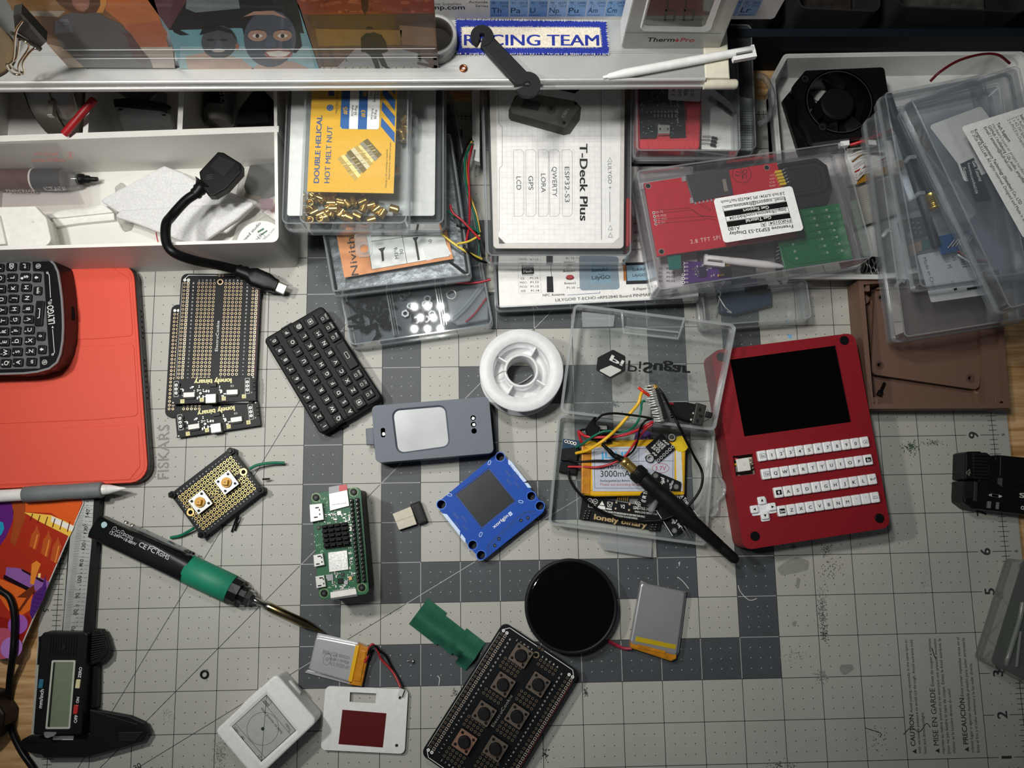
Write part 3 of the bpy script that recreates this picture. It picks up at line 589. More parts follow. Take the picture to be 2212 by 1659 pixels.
def thermo():
    t = T('thermometer', 'white digital room thermometer with grey screen standing on the shelf end', 'thermometer', 115, 115); v = V(t, 439.5)
    sh = rpoly(v.Q(g6, [(1258, 312), (1888, 326), (2085, -160), (1375, -160)]), 3.2); b = t.mb(); v.slab(b, sh, 14, M('#d2d2cf', .4)); b.build('case')
    v.y = 439.3; b = t.mb(); v.slab(b, inset(sh, .55), .2, M('#a3a39e', .38, .4)); v.P(b, g6, [(1288, 208), (1905, 214), (1904, 219), (1287, 213)], M('#7b7b77', .5), .02)
    v.text(b, 'Therm', v.q(g6, 1425, 268), v.q(g6, 1602, 269), INK, .04, bold=.02); v.text(b, 'Pro', v.q(g6, 1640, 270), v.q(g6, 1730, 271), M('#a3262b', .5), .04, bold=.02)
    v.P(b, g6, [(1622, 245), (1634, 258), (1630, 270), (1616, 271), (1607, 262), (1616, 256)], M('#a3262b', .5), .04); b.build('faceplate', label='grey faceplate with the maker name')
    b = t.mb(); v.y = 438.9; bz = rpoly(v.Q(g6, [(1378, 200), (1838, 206), (1968, -160), (1468, -160)]), 4); bi = rpoly(v.Q(g6, [(1405, 166), (1800, 174), (1925, -160), (1492, -160)]), 2.5)
    b.loft([[(x, 439.3, z) for x, z in bz], [(x, 438.4, z) for x, z in inset(bz, .6)], [(x, 438.9, z) for x, z in bi]], M('#c9c9c6', .35, .2), (0, 0)); b.build('bezel')
    b = t.mb(); v.poly(b, bi, M('#39443a', .15, coat=.6), 0); DGN = M('#2a342b', .3)
    for x in (1545, 1665):
        for pts in ([(x, 60), (x + 70, 60), (x + 66, 72), (x + 4, 72)], [(x, 60), (x + 12, 60), (x + 6, 130), (x - 8, 130)], [(x + 60, 75), (x + 76, 75), (x + 62, 130), (x + 50, 130)], [(x - 8, 125), (x + 60, 125), (x + 58, 137), (x - 10, 137)], [(x + 18, -60), (x + 32, -60), (x + 18, 55), (x + 4, 55)]): v.P(b, g6, pts, DGN, .03)
    b.build('screen')
thermo()
def stylus(name, label, cat, p0, p1, z0, z1, f, flip, colr='#dcdcda'):
    q0, q1 = U(*f(*p0), z0), U(*f(*p1), z1); W_ = M(colr, .45); t = T(name, label, cat, z0, min(z0, z1) - 2.6)
    L_ = (q1 - q0).length; b = t.mb()
    b.axis(q0, q1, [(0, .4), (.3, .8), (2.4, .9), (3.2, 1.5), (12, 2.5), (L_ * .55, 2.55), (L_ - 10, 2.3), (L_ - .6, 2.2), (L_, 1.6)], W_, 16); b.build('shaft')
    d = (q1 - q0).normalized(); n = Vector((0, 0, 1)).cross(d) * flip; up = d.cross(n) * flip
    b = t.mb(); P0 = q1 - d * 13
    def bx(a0, a1_, n0, n1, u0, u1, m):
        V_ = [tuple(P0 + d * a + n * c + up * e) for e in (u0, u1) for c in (n0, n1) for a in (a0, a1_)]
        b.add(V_, [(0, 1, 3, 2), (4, 6, 7, 5), (0, 4, 5, 1), (2, 3, 7, 6), (0, 2, 6, 4), (1, 5, 7, 3)], m)
    bx(0, 13.3, -5, -2.6, -1.6, 1.6, W_); bx(11.5, 13.3, -2.6, 2, -1.8, 1.8, W_); bx(2, 11, -2.2, -1.3, 1.2, 2.45, M('#777775', .6)); b.build('clip')
stylus('stylus', 'white plastic stylus lying on the right end of the aluminium shelf', 'stylus', (1143, 500), (2115, 320), 117.7, 117.8, g6, 1)
# ------------------------------------------------------------------ navy bin behind
def bin_():
    t = T('storage_bin', 'dark navy storage bin full of clear cases at the back right', 'bin', 30, -2); N = M('#10171f', .7, var=.15)
    zr = UY(1900, 62, 497).z; b = t.mb(); x0, x1, y0, y1 = 352, 760, 491.5, 660
    b.box(x0, y0, x1, y0 + 6, -2, zr, N, .5); b.box(x0, y1 - 6, x1, y1, -2, zr + 20, N); b.box(x0, y0 + 6, x0 + 6, y1 - 6, -2, zr, N); b.box(x1 - 6, y0 + 6, x1, y1 - 6, -2, zr, N); b.box(x0 + 6, y0 + 6, x1 - 6, y1 - 6, -2, 0, N)
    t.one(b)
    for lab, xa, xb, ca in (('smoky clear case in the navy bin, nearest the periodic table card', 392, 452, '#2a2a2a'), ('smoky clear case in the middle of the navy bin', 458, 520, '#2c2622'), ('smoky clear case with a pale card, rightmost in the navy bin', 526, 620, '#4a4945')):
        c = T('storage_case', lab, 'case', zr - 4, 0.1, org=((xa + xb) / 2, 540, 0), ang=radians(-3)); w_ = (xb - xa) - 6
        c.mb().tray(rrect(0, 0, w_, 54, 6), .1, zr - 4, 1.2, CLR('#9a9d9f', .1, .35, '#8a8c8e', .1)).build('case_shell'); c.mb().box(-w_ * .38, -20, w_ * .38, 20, 1.6, 8, M(ca, .5, var=.4, sc_=160), .6).build('contents')
bin_()
# ================================================================== left side: tablet, handheld, pencil, caliper, organizer
def key(t, x, y, w_, h_, z0, z1, m, st, tm, a=0., sz=3., r=.8, ch=.35, parent=None, extra=None, bold=.01, name='key', off=(0, 0)):
    b = t.mb(); b.prism(rrect(x, y, w_, h_, r, 3, a=a - (pi / 2 if 0 else 0)), z0, z1, m, ch)
    if st: b.txt(st, x + off[0], y + off[1], sz, a, z1 + .03, tm, bold=bold, maxw=w_ * .75)
    if extra: extra(b, z1 + .03)
    return b.build(name, parent)
OR = M('#d64a33', .62, var=.04, sc_=1500., bump=.12)
def tablet():
    t = T('tablet', 'tablet in a bright red folio cover at the left edge', 'tablet', 10, 0, o=(0, 1055), xd=(300, 1040)); b = t.mb()
    f = [(-230, 580), (287, 570.5), (320, 1041), (-230, 1066)]; RC = [0, 10.5, 10.5, 0]
    P = rpoly(t.P(ID, list(reversed(f))), 10.5); b.prism(P, 0.1, 2, OR, .3); b.build('back_cover', label='red back of the folio')
    q = rpoly([(x + (1.6 if x > 0 else 0), y) for x, y in t.P(ID, list(reversed(f)))], 10.5); b = t.mb(); b.prism(inset(q, .4), 2, 7.6, M('#2a2b2d', .35, .7), .4)
    b.build('tablet_body')
    b = t.mb(); b.prism(P, 7.6, 9.4, OR, .4); b.prism(inset(P, 1.6), 9.4, 9.7, OR, .2)
    pan = lambda pts: b.prism(rpoly(t.P(b1, pts), 2.6), 9.6, 10.15, OR, .3)
    pan([(-700, 430), (800, 420), (925, 500), (953, 915), (700, 935), (-700, 985)]); pan([(-700, 1030), (700, 985), (960, 970), (990, 1488), (700, 1515), (-700, 1575)]); pan([(-700, 1632), (700, 1562), (990, 1543), (1005, 1850), (930, 1945), (-700, 2010)])
    b.build('front_cover')
    b = t.mb()                                               # side openings: speaker holes and a port
    for u, v in [(296 + i * .55, 700 + i * 10.5) for i in range(6)] + [(309 + i * .5, 862 + i * 9.5) for i in range(7)]:
        x, y = t.l(u + 3, v, 5); 
    b = t.mb(); e = sorted([p for p in inset(q, .4) if p[0] > 0], key=lambda p: p[1]); xm = max(p[0] for p in e)
    ys = [0.38 + i * .025 for i in range(8)] + [.66 + i * .025 for i in range(6)]
    yl, yh = t.l(320, 1041)[1], t.l(287, 571)[1]
    for k in ys:
        y = yl + (yh - yl) * k; xx = t.l(320, 1041)[0] + (t.l(287, 571)[0] - t.l(320, 1041)[0]) * k + 1.25
        b.axis((xx - 1, y, 4.8), (xx + .12, y, 4.8), [(0, .8), (1.1, .8)], HOLE, 8)
    b.build('speaker_holes')
tablet()
def lilygo():
    t = T('keyboard_handheld', 'black handheld with small lettered keys lying on the red folio', 'handheld', 28, 10.2, o=(0, 690), xd=(137, 690)); b = t.mb(); K = M('#0e0e10', .32, coat=.25)
    top = [(-400, 1560), (300, 1540), (470, 1520), (620, 1478), (720, 1400), (765, 1290), (792, 1130), (800, 960), (796, 800), (783, 600), (762, 430), (735, 270), (690, 170), (620, 105), (500, 68), (300, 78), (-400, 100)]
    bas = [(-400, 1555), (400, 1580), (600, 1560), (780, 1505), (870, 1420), (930, 1290), (962, 1130), (972, 960), (970, 800), (955, 600), (935, 430), (900, 270), (850, 180), (780, 120), (680, 90), (400, 85), (-400, 100)]
    TP = t.P(g1, top, 28); c = Vector((sum(p[0] for p in TP) / len(TP), sum(p[1] for p in TP) / len(TP)))
    BP = t.P(g1, bas, 10.2); mid = [((p[0] + q[0]) / 2 * 1., (p[1] + q[1]) / 2) for p, q in zip(TP, BP)]
    L = lambda p, z: [(x, y, z) for x, y in p]
    b.loft([L(inset(BP, .8), 10.3), L(BP, 11.5), L(mid, 20), L(TP, 26.8), L(inset(TP, .5), 28)], K, sm=False)
    b.build('shell')
    I1 = inset(TP, 1.4); b = t.mb(); b.wall(inset(TP, .2), I1, 27.4, 28.7, CLR('#8d9194', .35, .8, '#c6cacd', .12)); b.build('rim', label='clear polished rim')
    b = t.mb(); b.prism(I1, 28, 28.2, M('#111214', .3, coat=.3))
    MT = M('#55585a', .5, var=.2)
    b.prism(rpoly(t.P(g1, [(-400, 120), (405, 125), (415, 265), (545, 270), (610, 1310), (495, 1320), (500, 1465), (-400, 1485)]), .6), 28.2, 28.5, MT)
    z = 28.6; W_ = M('#d4d4d2', .5)
    b.text('LILYGO', t.l(*g1(680, 908)), t.l(*g1(660, 680)), 28.25, W_, h=4.1, bold=.02); b.txt('®', *t.l(*g1(618, 655)), 2.2, pi / 2, 28.25, W_)
    b.path(t.P(g1, [(590, 285), (610, 310), (628, 590)]), .35, 28.25, W_); b.path(t.P(g1, [(652, 980), (675, 1270), (655, 1290)]), .35, 28.25, W_)
    for x, y in ((587, 283), (652, 1293)): b.ring(*t.l(*g1(x, y)), .7, .4, 28.27, W_)
    for pts in ([(620, 618), (642, 608), (642, 632)], [(652, 938), (640, 965), (668, 965)]): b.poly(t.P(g1, pts), 28.25, W_)
    for x, y in ((475, 200), (553, 1388)): q = t.l(*g1(x, y)); b.ring(*q, 1.6, 1.3, 28.25, W_, None, 20); b.txt('0', *q, 1.8, pi / 2 + .4, 28.25, W_, bold=.02)
    b.build('faceplate')
    sw, sh = 6.2, 5.3; KM = M('#141416', .38, coat=.2)
    cols = [([('Q', '#'), ('W', '1'), ('E', '2'), ('R', '3'), ('T', '('), ('Y', ')'), ('U', '_'), ('I', '-'), ('O', '+'), ('P', '@')], (90, 1405), (5, 230)), ([('A', '*'), ('S', '4'), ('D', '5'), ('F', '6'), ('G', '/'), ('H', ':'), ('J', ';'), ('K', "'"), ('L', '"'), ('⌫', '')], (238, 1395), (157, 217)),
            ([('alt', ''), ('Z', '7'), ('X', '8'), ('C', '9'), ('V', '?'), ('B', '!'), ('N', ','), ('M', '.'), ('$', '♣'), ('↵', '')], (405, 1388), (322, 212)),
            ([('', ''), ('', ''), ('', ''), ('', ''), ('', ''), ('', ''), ('', ''), ('', ''), ('', ''), ('', '')], (-70, 1410), (-160, 240))]
    kid = t.a
    for ks, (xa, ya), (xb, yb) in cols:
        for i, (c_, s_) in enumerate(ks):
            f = i / 9; x, y = t.l(*g1(xa + (xb - xa) * f, ya + (yb - ya) * f))
            def ex(b, z, c_=c_, s_=s_, x=x, y=y):
                if c_: b.txt(c_, x + .5, y, 2.6 if len(c_) < 2 else 1.7, pi / 2, z, W_, bold=.02, maxw=4.2)
                if s_: b.txt(s_, x - 1.8, y - 1.0, 1.25, pi / 2, z, W_, bold=.02)
            key(t, x, y, sw, sh, 28.3, 30.2, KM, '', W_, 0, r=.9, ch=.5, extra=ex)
    for x, y, h_, st in ((535, 1236, sh + .3, '↑'), (520, 1072, sh + .3, '0'), (503, 792, 16.4, ''), (482, 512, sh + .3, 'sym'), (470, 352, sh + .3, '↑')):
        X, Y = t.l(*g1(x, y))
        def ex(b, z, X=X, Y=Y, st=st):
            if st == '': b.path([(X - .8, Y - 3), (X + .4, Y - 3), (X + .4, Y + 3), (X - .8, Y + 3)], .45, z, W_)
            elif st == '↑': b.poly([(X - 1.2, Y), (X + .1, Y + 1.2), (X + .1, Y + .5), (X + 1.2, Y + .5), (X + 1.2, Y - .5), (X + .1, Y - .5), (X + .1, Y - 1.2)], z, W_)
            else: b.txt(st, X, Y, 2., pi / 2, z, W_, bold=.02, maxw=4.)
        key(t, X, Y, 5.1, h_, 28.3, 30.1, KM, '', W_, 0, r=.9, ch=.5, extra=ex)
    b = t.mb()                                                # vents and port on the curved end
    def onside(x, y, k):                                      # a point between base and top outlines
        return t.l(*g1(x, y), 10.2 + (28 - 10.2) * k)
    for x, y, k in ((822, 395, .5), (840, 475, .5), (852, 555, .5), (878, 998, .45), (878, 1080, .45), (872, 1163, .45)):
        X, Y = onside(x, y, k); b.axis((X - 1.5, Y, 19), (X + .35, Y, 18.4), [(0, .75), (1.85, .75)], HOLE, 8)
    X, Y = onside(893, 780, .4); X2, Y2 = onside(900, 865, .4); X1, Y1 = onside(885, 695, .4)
    b.axis((X1 + .1, Y1, 16.8), (X2 + .1, Y2, 16.8), [(0, .6), (.8, 1.2), (hypot(X2 - X1, Y2 - Y1) - .8, 1.2), (hypot(X2 - X1, Y2 - Y1), .6)], HOLE, 10)
    b.build('port_openings')
lilygo()
def pencil():
    q0, q1 = U(-90, 1077, 13.8), U(272.7, 1054.8, 12.6); t = T('stylus_pencil', 'white tablet pencil with a grey rubber grip below the red folio', 'stylus', 13.8, 8.4)
    L_ = (q1 - q0).length; g0 = (U(50, 1068, 13.8) - q0).length; g1_ = (U(222, 1058, 13) - q0).length; Wm = M('#e2e0dc', .35)
    t.mb().axis(q0, q1, [(0, 3.9), (g0 + 1, 3.9)], Wm, 24).build('body')
    t.mb().axis(q0, q1, [(g0, 4.0), (g0 + .6, 4.9), (g0 + 14, 5.1), (g0 + 26, 4.8), (g1_ - 1, 5.1), (g1_, 4.6), (g1_ + .1, 3.2)], M('#6f7375', .6), 24).build('grip', label='grey rubber grip')
    t.mb().axis(q0, q1, [(g1_, 3.3), (g1_ + 4, 3.0), (g1_ + 4.1, 2.75), (g1_ + 4.4, 2.75), (g1_ + 4.5, 2.9), (L_ - 3, 1.1), (L_ - .6, .55), (L_, .2)], Wm, 24).build('tip')
pencil()
def art_card():
    t = T('illustrated_card', 'glossy card printed with an orange and purple bar scene, under the pencil', 'card', 8.3, 7.3, o=(0, 1085), xd=(178, 1085)); z = 8.32
    P = rpoly(t.P(g2, [(-320, 60), (700, 25), (798, 95), (168, 1548), (90, 1556), (-320, 1400)]), [0, 0, 4, 3, 3, 0]); b = t.mb(); b.prism(P, 7.35, 8.3, M('#d8d4d0', .4))
    Pi = inset(P, .5); g = lambda h: M(h, .25, var=.04, coat=.3)
    b.poly(Pi, 8.31, g('#a52a12')); q = lambda pts, h, o=1: b.poly(t.P(g2, pts), 8.31 + .015 * o, g(h))
    q([(115, 60), (690, 40), (775, 100), (690, 335), (480, 210), (230, 200), (120, 120)], '#d8581a'); q([(110, 60), (240, 60), (240, 260), (140, 520), (95, 480), (130, 300)], '#9c4418', 2)
    q([(225, 203), (480, 230), (610, 285), (700, 335), (655, 432), (370, 290)], '#ecc04a', 3); q([(490, 240), (700, 335), (680, 385), (480, 290)], '#e8e4dc', 4)
    for i in range(6): x = 300 + i * 70; q([(x + 5, 215 + i * 15), (x + 14, 217 + i * 15), (x - 10, 280 + i * 22), (x - 20, 278 + i * 22)], '#5a1c10', 5)
    for x, y, h_ in ((330, 430, 130), (440, 480, 150), (530, 540, 150)): q([(x, y - 60), (x + 18, y - 110), (x + 30, y - 60), (x + 50, y - 20), (x + 10, y + h_), (x - 55, y + h_ - 40), (x - 30, y - 20)], '#b5501c', 2); q([(x + 20, y - 20), (x + 30, y - 15), (x - 5, y + h_ - 10), (x - 16, y + h_ - 14)], '#e08a3a', 3)
    q([(-300, 80), (105, 110), (128, 200), (120, 290), (60, 430), (0, 520), (-300, 520)], '#5c1f72', 2); q([(0, 290), (30, 300), (40, 360), (10, 420), (-40, 430)], '#1d93b5', 4)
    q([(60, 720), (180, 730), (470, 860), (440, 930), (330, 945), (50, 800)], '#8a5a9e', 3); q([(40, 790), (330, 940), (320, 975), (30, 830)], '#1a0d16', 4); q([(205, 735), (420, 850), (400, 865), (205, 755)], '#241019', 5)
    q([(0, 830), (310, 960), (290, 1120), (200, 1180), (80, 1130), (0, 1010)], '#dc6420', 3); q([(-300, 840), (0, 860), (0, 1200), (-300, 1200)], '#c23a14', 3)
    q([(330, 960), (400, 900), (430, 800), (440, 930), (410, 1020), (305, 1215), (280, 1160), (300, 1020)], '#4c2370', 5)
    for i in range(6): q([(330 - i * 8, 960 + i * 40), (415 - i * 20, 985 + i * 38), (412 - i * 20, 993 + i * 38), (330 - i * 8, 968 + i * 40)], '#3a1858', 6)
    q([(300, 900), (320, 890), (330, 940), (190, 1140), (170, 1130), (250, 1010), (160, 1005)], '#6b2c12', 6); q([(285, 880), (300, 690), (345, 660), (385, 690), (350, 780), (320, 885)], '#e08428', 6)
    q([(360, 780), (385, 778), (383, 820), (358, 820)], '#efd27a', 6)
    q([(0, 1180), (180, 1240), (260, 1170), (290, 1210), (170, 1500), (80, 1540), (0, 1500)], '#8e1a12', 4)
    for x, y, r, h_ in ((170, 1260, 11, '#a05ab0'), (20, 1440, 17, '#b8506a'), (110, 1480, 12, '#b07ac8')): b.poly(circ(*t.l(*g2(x, y)), r * .55, 24), 8.31 + .3 - r * .01, g(h_))
    q([(150, 1480), (220, 1425), (165, 1540), (130, 1530)], '#2c1450', 8)
    t.one(b)
art_card()
t = T('power_cable', 'thick black cable running over the illustrated card at the left edge', 'cable', 2, -2)
K_ = M('#101011', .35)
t.one(t.mb().tube([(*U(x, y, z)[:2], z) for x, y, z in [(*d1(-200, 330), 10.6), (*d1(-60, 345), 10.6), (*d1(0, 385), 10.6), (*d1(70, 440), 10.6), (*d1(103, 560), 10.6), (*d1(102, 720), 10.6), (*d1(92, 850), 10.4), (*d1(72, 1010), 4), (*d1(64, 1150), .4), (*d1(62, 1250), .2), (*d1(90, 1400), .2), (*d1(150, 1530), 1.), (*d1(225, 1640), 2.3), (*d1(300, 1760), 2.3)]], 2.05, K_, 12))
t = T('power_plug', 'dark brown plug at the bottom left edge beside the black cable', 'plug', 5, -2, o=(-30, 1540), xd=(30, 1540))
b = t.mb(); b.prism(rpoly(t.P(ID, [(-90, 1560), (-10, 1600), (24, 1560), (28, 1535), (0, 1492), (-80, 1480)], 5), 3), -1.9, 14, M('#231c18', .4), 1.5); b.prism(rpoly(t.P(ID, [(-70, 1555), (-10, 1578), (8, 1552), (10, 1538), (-8, 1512), (-70, 1500)], 5), 2), 5, 5.6, M('#120f0d', .6), .3); t.one(b)
def caliper():
    t = T('digital_caliper', 'black digital caliper with grey screen on the mat at lower left', 'caliper', 16, 0.1, o=g3(170, 1370), xd=g3(750, 1370)); K = M('#121314', .45); zs = 7.2
    Pz = lambda f, pts, z: t.P(f, pts, z)
    b = t.mb(); p = Pz(g2, [(588, 1330), (605, 1150), (645, 560), (672, 30), (948, 30), (915, 500), (860, 1330)], 6.4); b.prism(p, 2, 6.4, K, .3); b.wall(p, inset(p, 1.2), 6.3, 7.0, K); b.build('beam')
    b = t.mb(); q = Pz(g2, [(592, 1330), (655, 530), (690, 80), (884, 80), (862, 500), (783, 1330)], zs); b.prism(q, 6.4, zs, M('#bcbdbb', .35, .5, var=.12, sc_=80.))
    A, B = Vector(t.l(*g2(615, 1176), zs)), Vector(t.l(*g2(718, 402), zs)); u = (B - A) / 50; un = u.normalized(); n = Vector((-un.y, un.x))
    for mm in range(-7, 74):
        c = A + u * mm; k = 7 if mm % 10 == 0 else (5 if mm % 5 == 0 else 3.4); e = Vector(t.l(*g2(598 + (mm + 7) * 1.95, 1240 - mm * 15.5), zs))
        b.line(e, e - n * k, .16, zs + .02, INK)
        if mm % 10 == 0 and mm >= 0:
            b.txt(str(70 + mm), *(e - n * 5.6 + un * -3.6), 2.5, t_ang(un), zs + .02, INK, bold=.01)
    E1, E2 = Vector(t.l(*g2(782, 1280), zs)), Vector(t.l(*g2(882, 105), zs)); du = (E2 - E1) / 31.
    for i in range(32):
        e = E1 + du * i; dg = (i + 5) % 10
        b.line(e, e + n * (3.4 if dg == 0 else 2.4), .18, zs + .02, INK); b.txt(str((3 + (i + 5) // 10 - 1) if dg == 0 else dg), *(e + n * (4.6 if dg == 0 else 3.8) - du * .0), 2.2 if dg == 0 else 1.3, t_ang(un), zs + .02, INK, bold=.01)
    b.build('scale', label='silver scale marked in millimetres and inches')
    b = t.mb(); p = rpoly(Pz(g3, [(170, 1370), (750, 1372), (825, 170), (800, 145), (300, 145), (262, 190)], 16), 1.6); b.prism(p, 6.5, 16, K, .8)
    for i in range(11):
        x = 380 + i * 31; b.prism(Pz(g3, [(x - 20, 418), (x - 3, 418), (x + 17, 182), (x, 182)], 16), 15.9, 16.5, K)
    b.prism(Pz(g3, [(500, 360), (520, 360), (570, 330), (545, 262), (535, 300)], 16.4), 16.5, 16.8, M('#1c1d1f', .4))
    for i in range(16): # thumb ridges on the left edge
        q = t.l(*g3(268 - max(0, i - 4) * 1.6, 200 + i * 21), 13); b.cyl(q[0], q[1], 9, 15, .55, K, 8)
    for st, p0, p1 in (('mm/inch', (278, 1050), (303, 824)), ('ZERO', (744, 690), (760, 560)), ('ON', (718, 990), (728, 918)), ('OFF', (695, 1226), (710, 1132))): b.text(st, t.l(*g3(*p0)), t.l(*g3(*p1)), 16.03, WINK, bold=.015)
    b.build('slider')
    lp = Pz(g3, [(325, 1297), (620, 1295), (687, 475), (402, 475)], 16); b = t.mb(); b.wall(rpoly(lp, .8), rpoly(inset(lp, 1.1), .5), 15.8, 16.5, M('#b9bdb0', .4)); b.build('screen_frame')
    b = t.mb(); b.prism(inset(lp, 1.), 15.9, 16.1, M('#75816a', .25, coat=.4)); b.prism(Pz(g3, [(345, 1285), (372, 1285), (440, 488), (415, 488)], 16.1), 16.1, 16.12, M('#23271f', .4)); b.build('screen')
    for nm, x, y, c in (('blue', 275, 755, '#2d6a86'), ('cream', 716, 757, '#d9cf9e'), ('red', 690, 1062, '#b52a2a')): X, Y = t.l(*g3(x, y)); t.mb().prism(rrect(X, Y, 2.7, 5.2, .5, 3, a=-.06), 15.9, 17, M(c, .4), .3).build('button', label=nm + ' button')
    b = t.mb(); q = Pz(g3, [(820, 540), (835, 150), (900, 105), (1000, 110), (1045, 200), (1082, 330), (1070, 410), (985, 500), (900, 530)], 9); b.prism(rpoly(q, 1), 5, 10, K, .8)
    for i in range(11): b.axis((*t.l(*g3(850, 185 + i * 29), 12), 10.3), (*t.l(*g3(1010 + 5 * i if i < 7 else 1060 - (i - 6) * 20, 165 + i * 26), 9.5), 9.6), [(0, .7), (8.5, .7)], K, 6)
    b.build('thumb_grip')
    b = t.mb(); b.prism(Pz(g3, [(795, 1070), (800, 545), (945, 500), (930, 1040)], 7), 2, 7, K, .4); b.build('beam_cover')
    b = t.mb(); jaw = [(0, 1492), (40, 1425), (120, 1382), (280, 1372), (850, 1345), (850, 1062), (1330, 1150), (1500, 1226), (1550, 1330), (1480, 1448), (1200, 1532), (800, 1638), (300, 1642), (272, 1605), (120, 1580)]
    b.prism(Pz(g3, jaw, 8.4), 4.7, 8.4, K, .5); b.prism(Pz(g3, [(60, 1478), (60, 1430), (250, 1440), (280, 1478), (230, 1488)], 8.4), 8.4, 8.45, M('#050505', .6)); b.prism(rpoly(Pz(g3, [(1160, 1300), (1200, 1255), (1400, 1255), (1500, 1328), (1190, 1330), (1180, 1440), (1150, 1380)], 8.4), .6), 8.4, 8.5, M('#060606', .6)); b.prism(Pz(g3, [(1190, 1335), (1500, 1330), (1400, 1445), (1190, 1450)], 8.4), 8.4, 9, M('#1b1c1e', .45), .3)
    b.line(t.l(*g3(850, 1075), 8.4), t.l(*g3(1420, 1242), 8.4), .25, 8.46, M('#3b3c3e', .4)); b.build('jaw')
    b = t.mb(); b.prism(rpoly(Pz(g3, [(407, 1428), (655, 1428), (660, 1378), (412, 1382)], 8.6), .4), 8.45, 8.6, M('#dededa', .5)); b.build('sticker', label='blank white sticker')
    b = t.mb(); b.prism(rpoly(Pz(g3, [(360, 1400), (430, 1375), (490, 1330), (310, 1325), (330, 1390)], 15), .8), 14.2, 16.4, CLR('#d4d6d2', .35, .7, '#c8cac6', .1)); b.build('film_tab', label='clear film pull tab')
def t_ang(v): return atan2(v.y, v.x)
caliper()
# ------------------------------------------------------------------ organizer
PL = M('#dcdad4', .5, var=.025, sc_=40., bump=.02)
def organizer():
    t = T('desk_organizer', 'long white printed organizer box under the shelf on the left', 'organizer', 53, 0); RZ = 53
    Pz = lambda pts, z=RZ: [U(*p, z)[:2] for p in pts]
    fr = Pz([(-120, 543), (602, 523)]); xr = fr[1][0]; yb = 520
    L0, R0 = fr[0], fr[1]; a = atan2(R0[1] - L0[1], R0[0] - L0[0]); RT = Pz([(598, 190)])[0]
    k = (yb - R0[1]) / (RT[1] - R0[1]); RB = (R0[0] + (RT[0] - R0[0]) * k, yb); LB = (L0[0], yb)
    out = rpoly([L0, R0, RB, LB], [1, 4, 1, 1]); b = t.mb()
    dv = Pz([(-120, 310), (0, 305), (600, 285)]); dw = Pz([(-120, 297), (0, 292), (600, 272)])      # front and back of the cross wall
    b.prism(out, 0.1, 3.02, PL); b.wall(out, inset(out, 2.), 3, RZ, PL); xi = R0[0] - 1.9
    ln = lambda p, q, x: (x, p[1] + (q[1] - p[1]) * (x - p[0]) / (q[0] - p[0]))
    b.prism([ln(dv[0], dv[2], L0[0] + 1.9), ln(dv[0], dv[2], xi), ln(dw[0], dw[2], xi), ln(dw[0], dw[2], L0[0] + 1.9)], 3, RZ - .06, PL)
    for x in (Pz([(184, 290)])[0][0], Pz([(388, 280)])[0][0]): b.prism([(x - 1.6, ln(dw[0], dw[2], x)[1] - 1), (x + 1.6, ln(dw[0], dw[2], x)[1] - 1), (x + 1.6, yb - 2), (x - 1.6, yb - 2)], 3, RZ - .12, PL)
    t.one(b)
organizer()
def tin():
    t = T('hinged_tin', 'round silver hinged tin standing in the leftmost organizer compartment', 'tin', 60, 3.2); TM = M('#a39e94', .35, .8, var=.06, sc_=20.)
    q = lambda x, y, z: U(*e2(x, y), z)
    # lying on its rim: axis along x
    A, B = q(420, 1250, 54), q(985, 1200, 54); yc = 462; L_ = B.x - A.x; zc = 40
    t.mb().axis((A.x, yc, zc), (A.x + L_ * .52, yc, zc), [(0, 33), (1, 35), (L_ * .52, 35)], TM, 48).build('tin_base')
    t.mb().axis((A.x + L_ * .54, yc, zc), (B.x, yc, zc), [(0, 35.6), (L_ * .42, 35.6), (L_ * .46, 33)], TM, 48).build('tin_lid')
    b = t.mb(); b.tube([(A.x + L_ * .53, yc + 36.4 * cos(a), zc + 36.4 * sin(a)) for a in [pi - .1 - i * .15 for i in range(14)]], .9, TM, 8, 2); b.box(A.x + L_ * .5, yc - 36, A.x + L_ * .62, yc - 26, 63, 66.5, TM, .5); b.build('hinge')
    b = t.mb(); b.axis((A.x - 1.4, yc, zc), (A.x - .1, yc, zc), [(0, 32), (1.3, 32)], M('#1d1d1c', .6, var=.5, sc_=200.), 48); b.build('label_band', label='dark worn end of the tin')
tin()
t = T('red_tube', 'thin red tube leaning out of the organizer beside the silver tin', 'tube', 66, 53.2)
q0, q1 = U(*e2(770, 1600), 56.5), U(*e2(1125, 1185), 66); t.one(t.mb().axis(q0, q1, [(0, 2.4), ((q1 - q0).length - .5, 2.4), ((q1 - q0).length, 2)], M('#a01018', .45), 14))
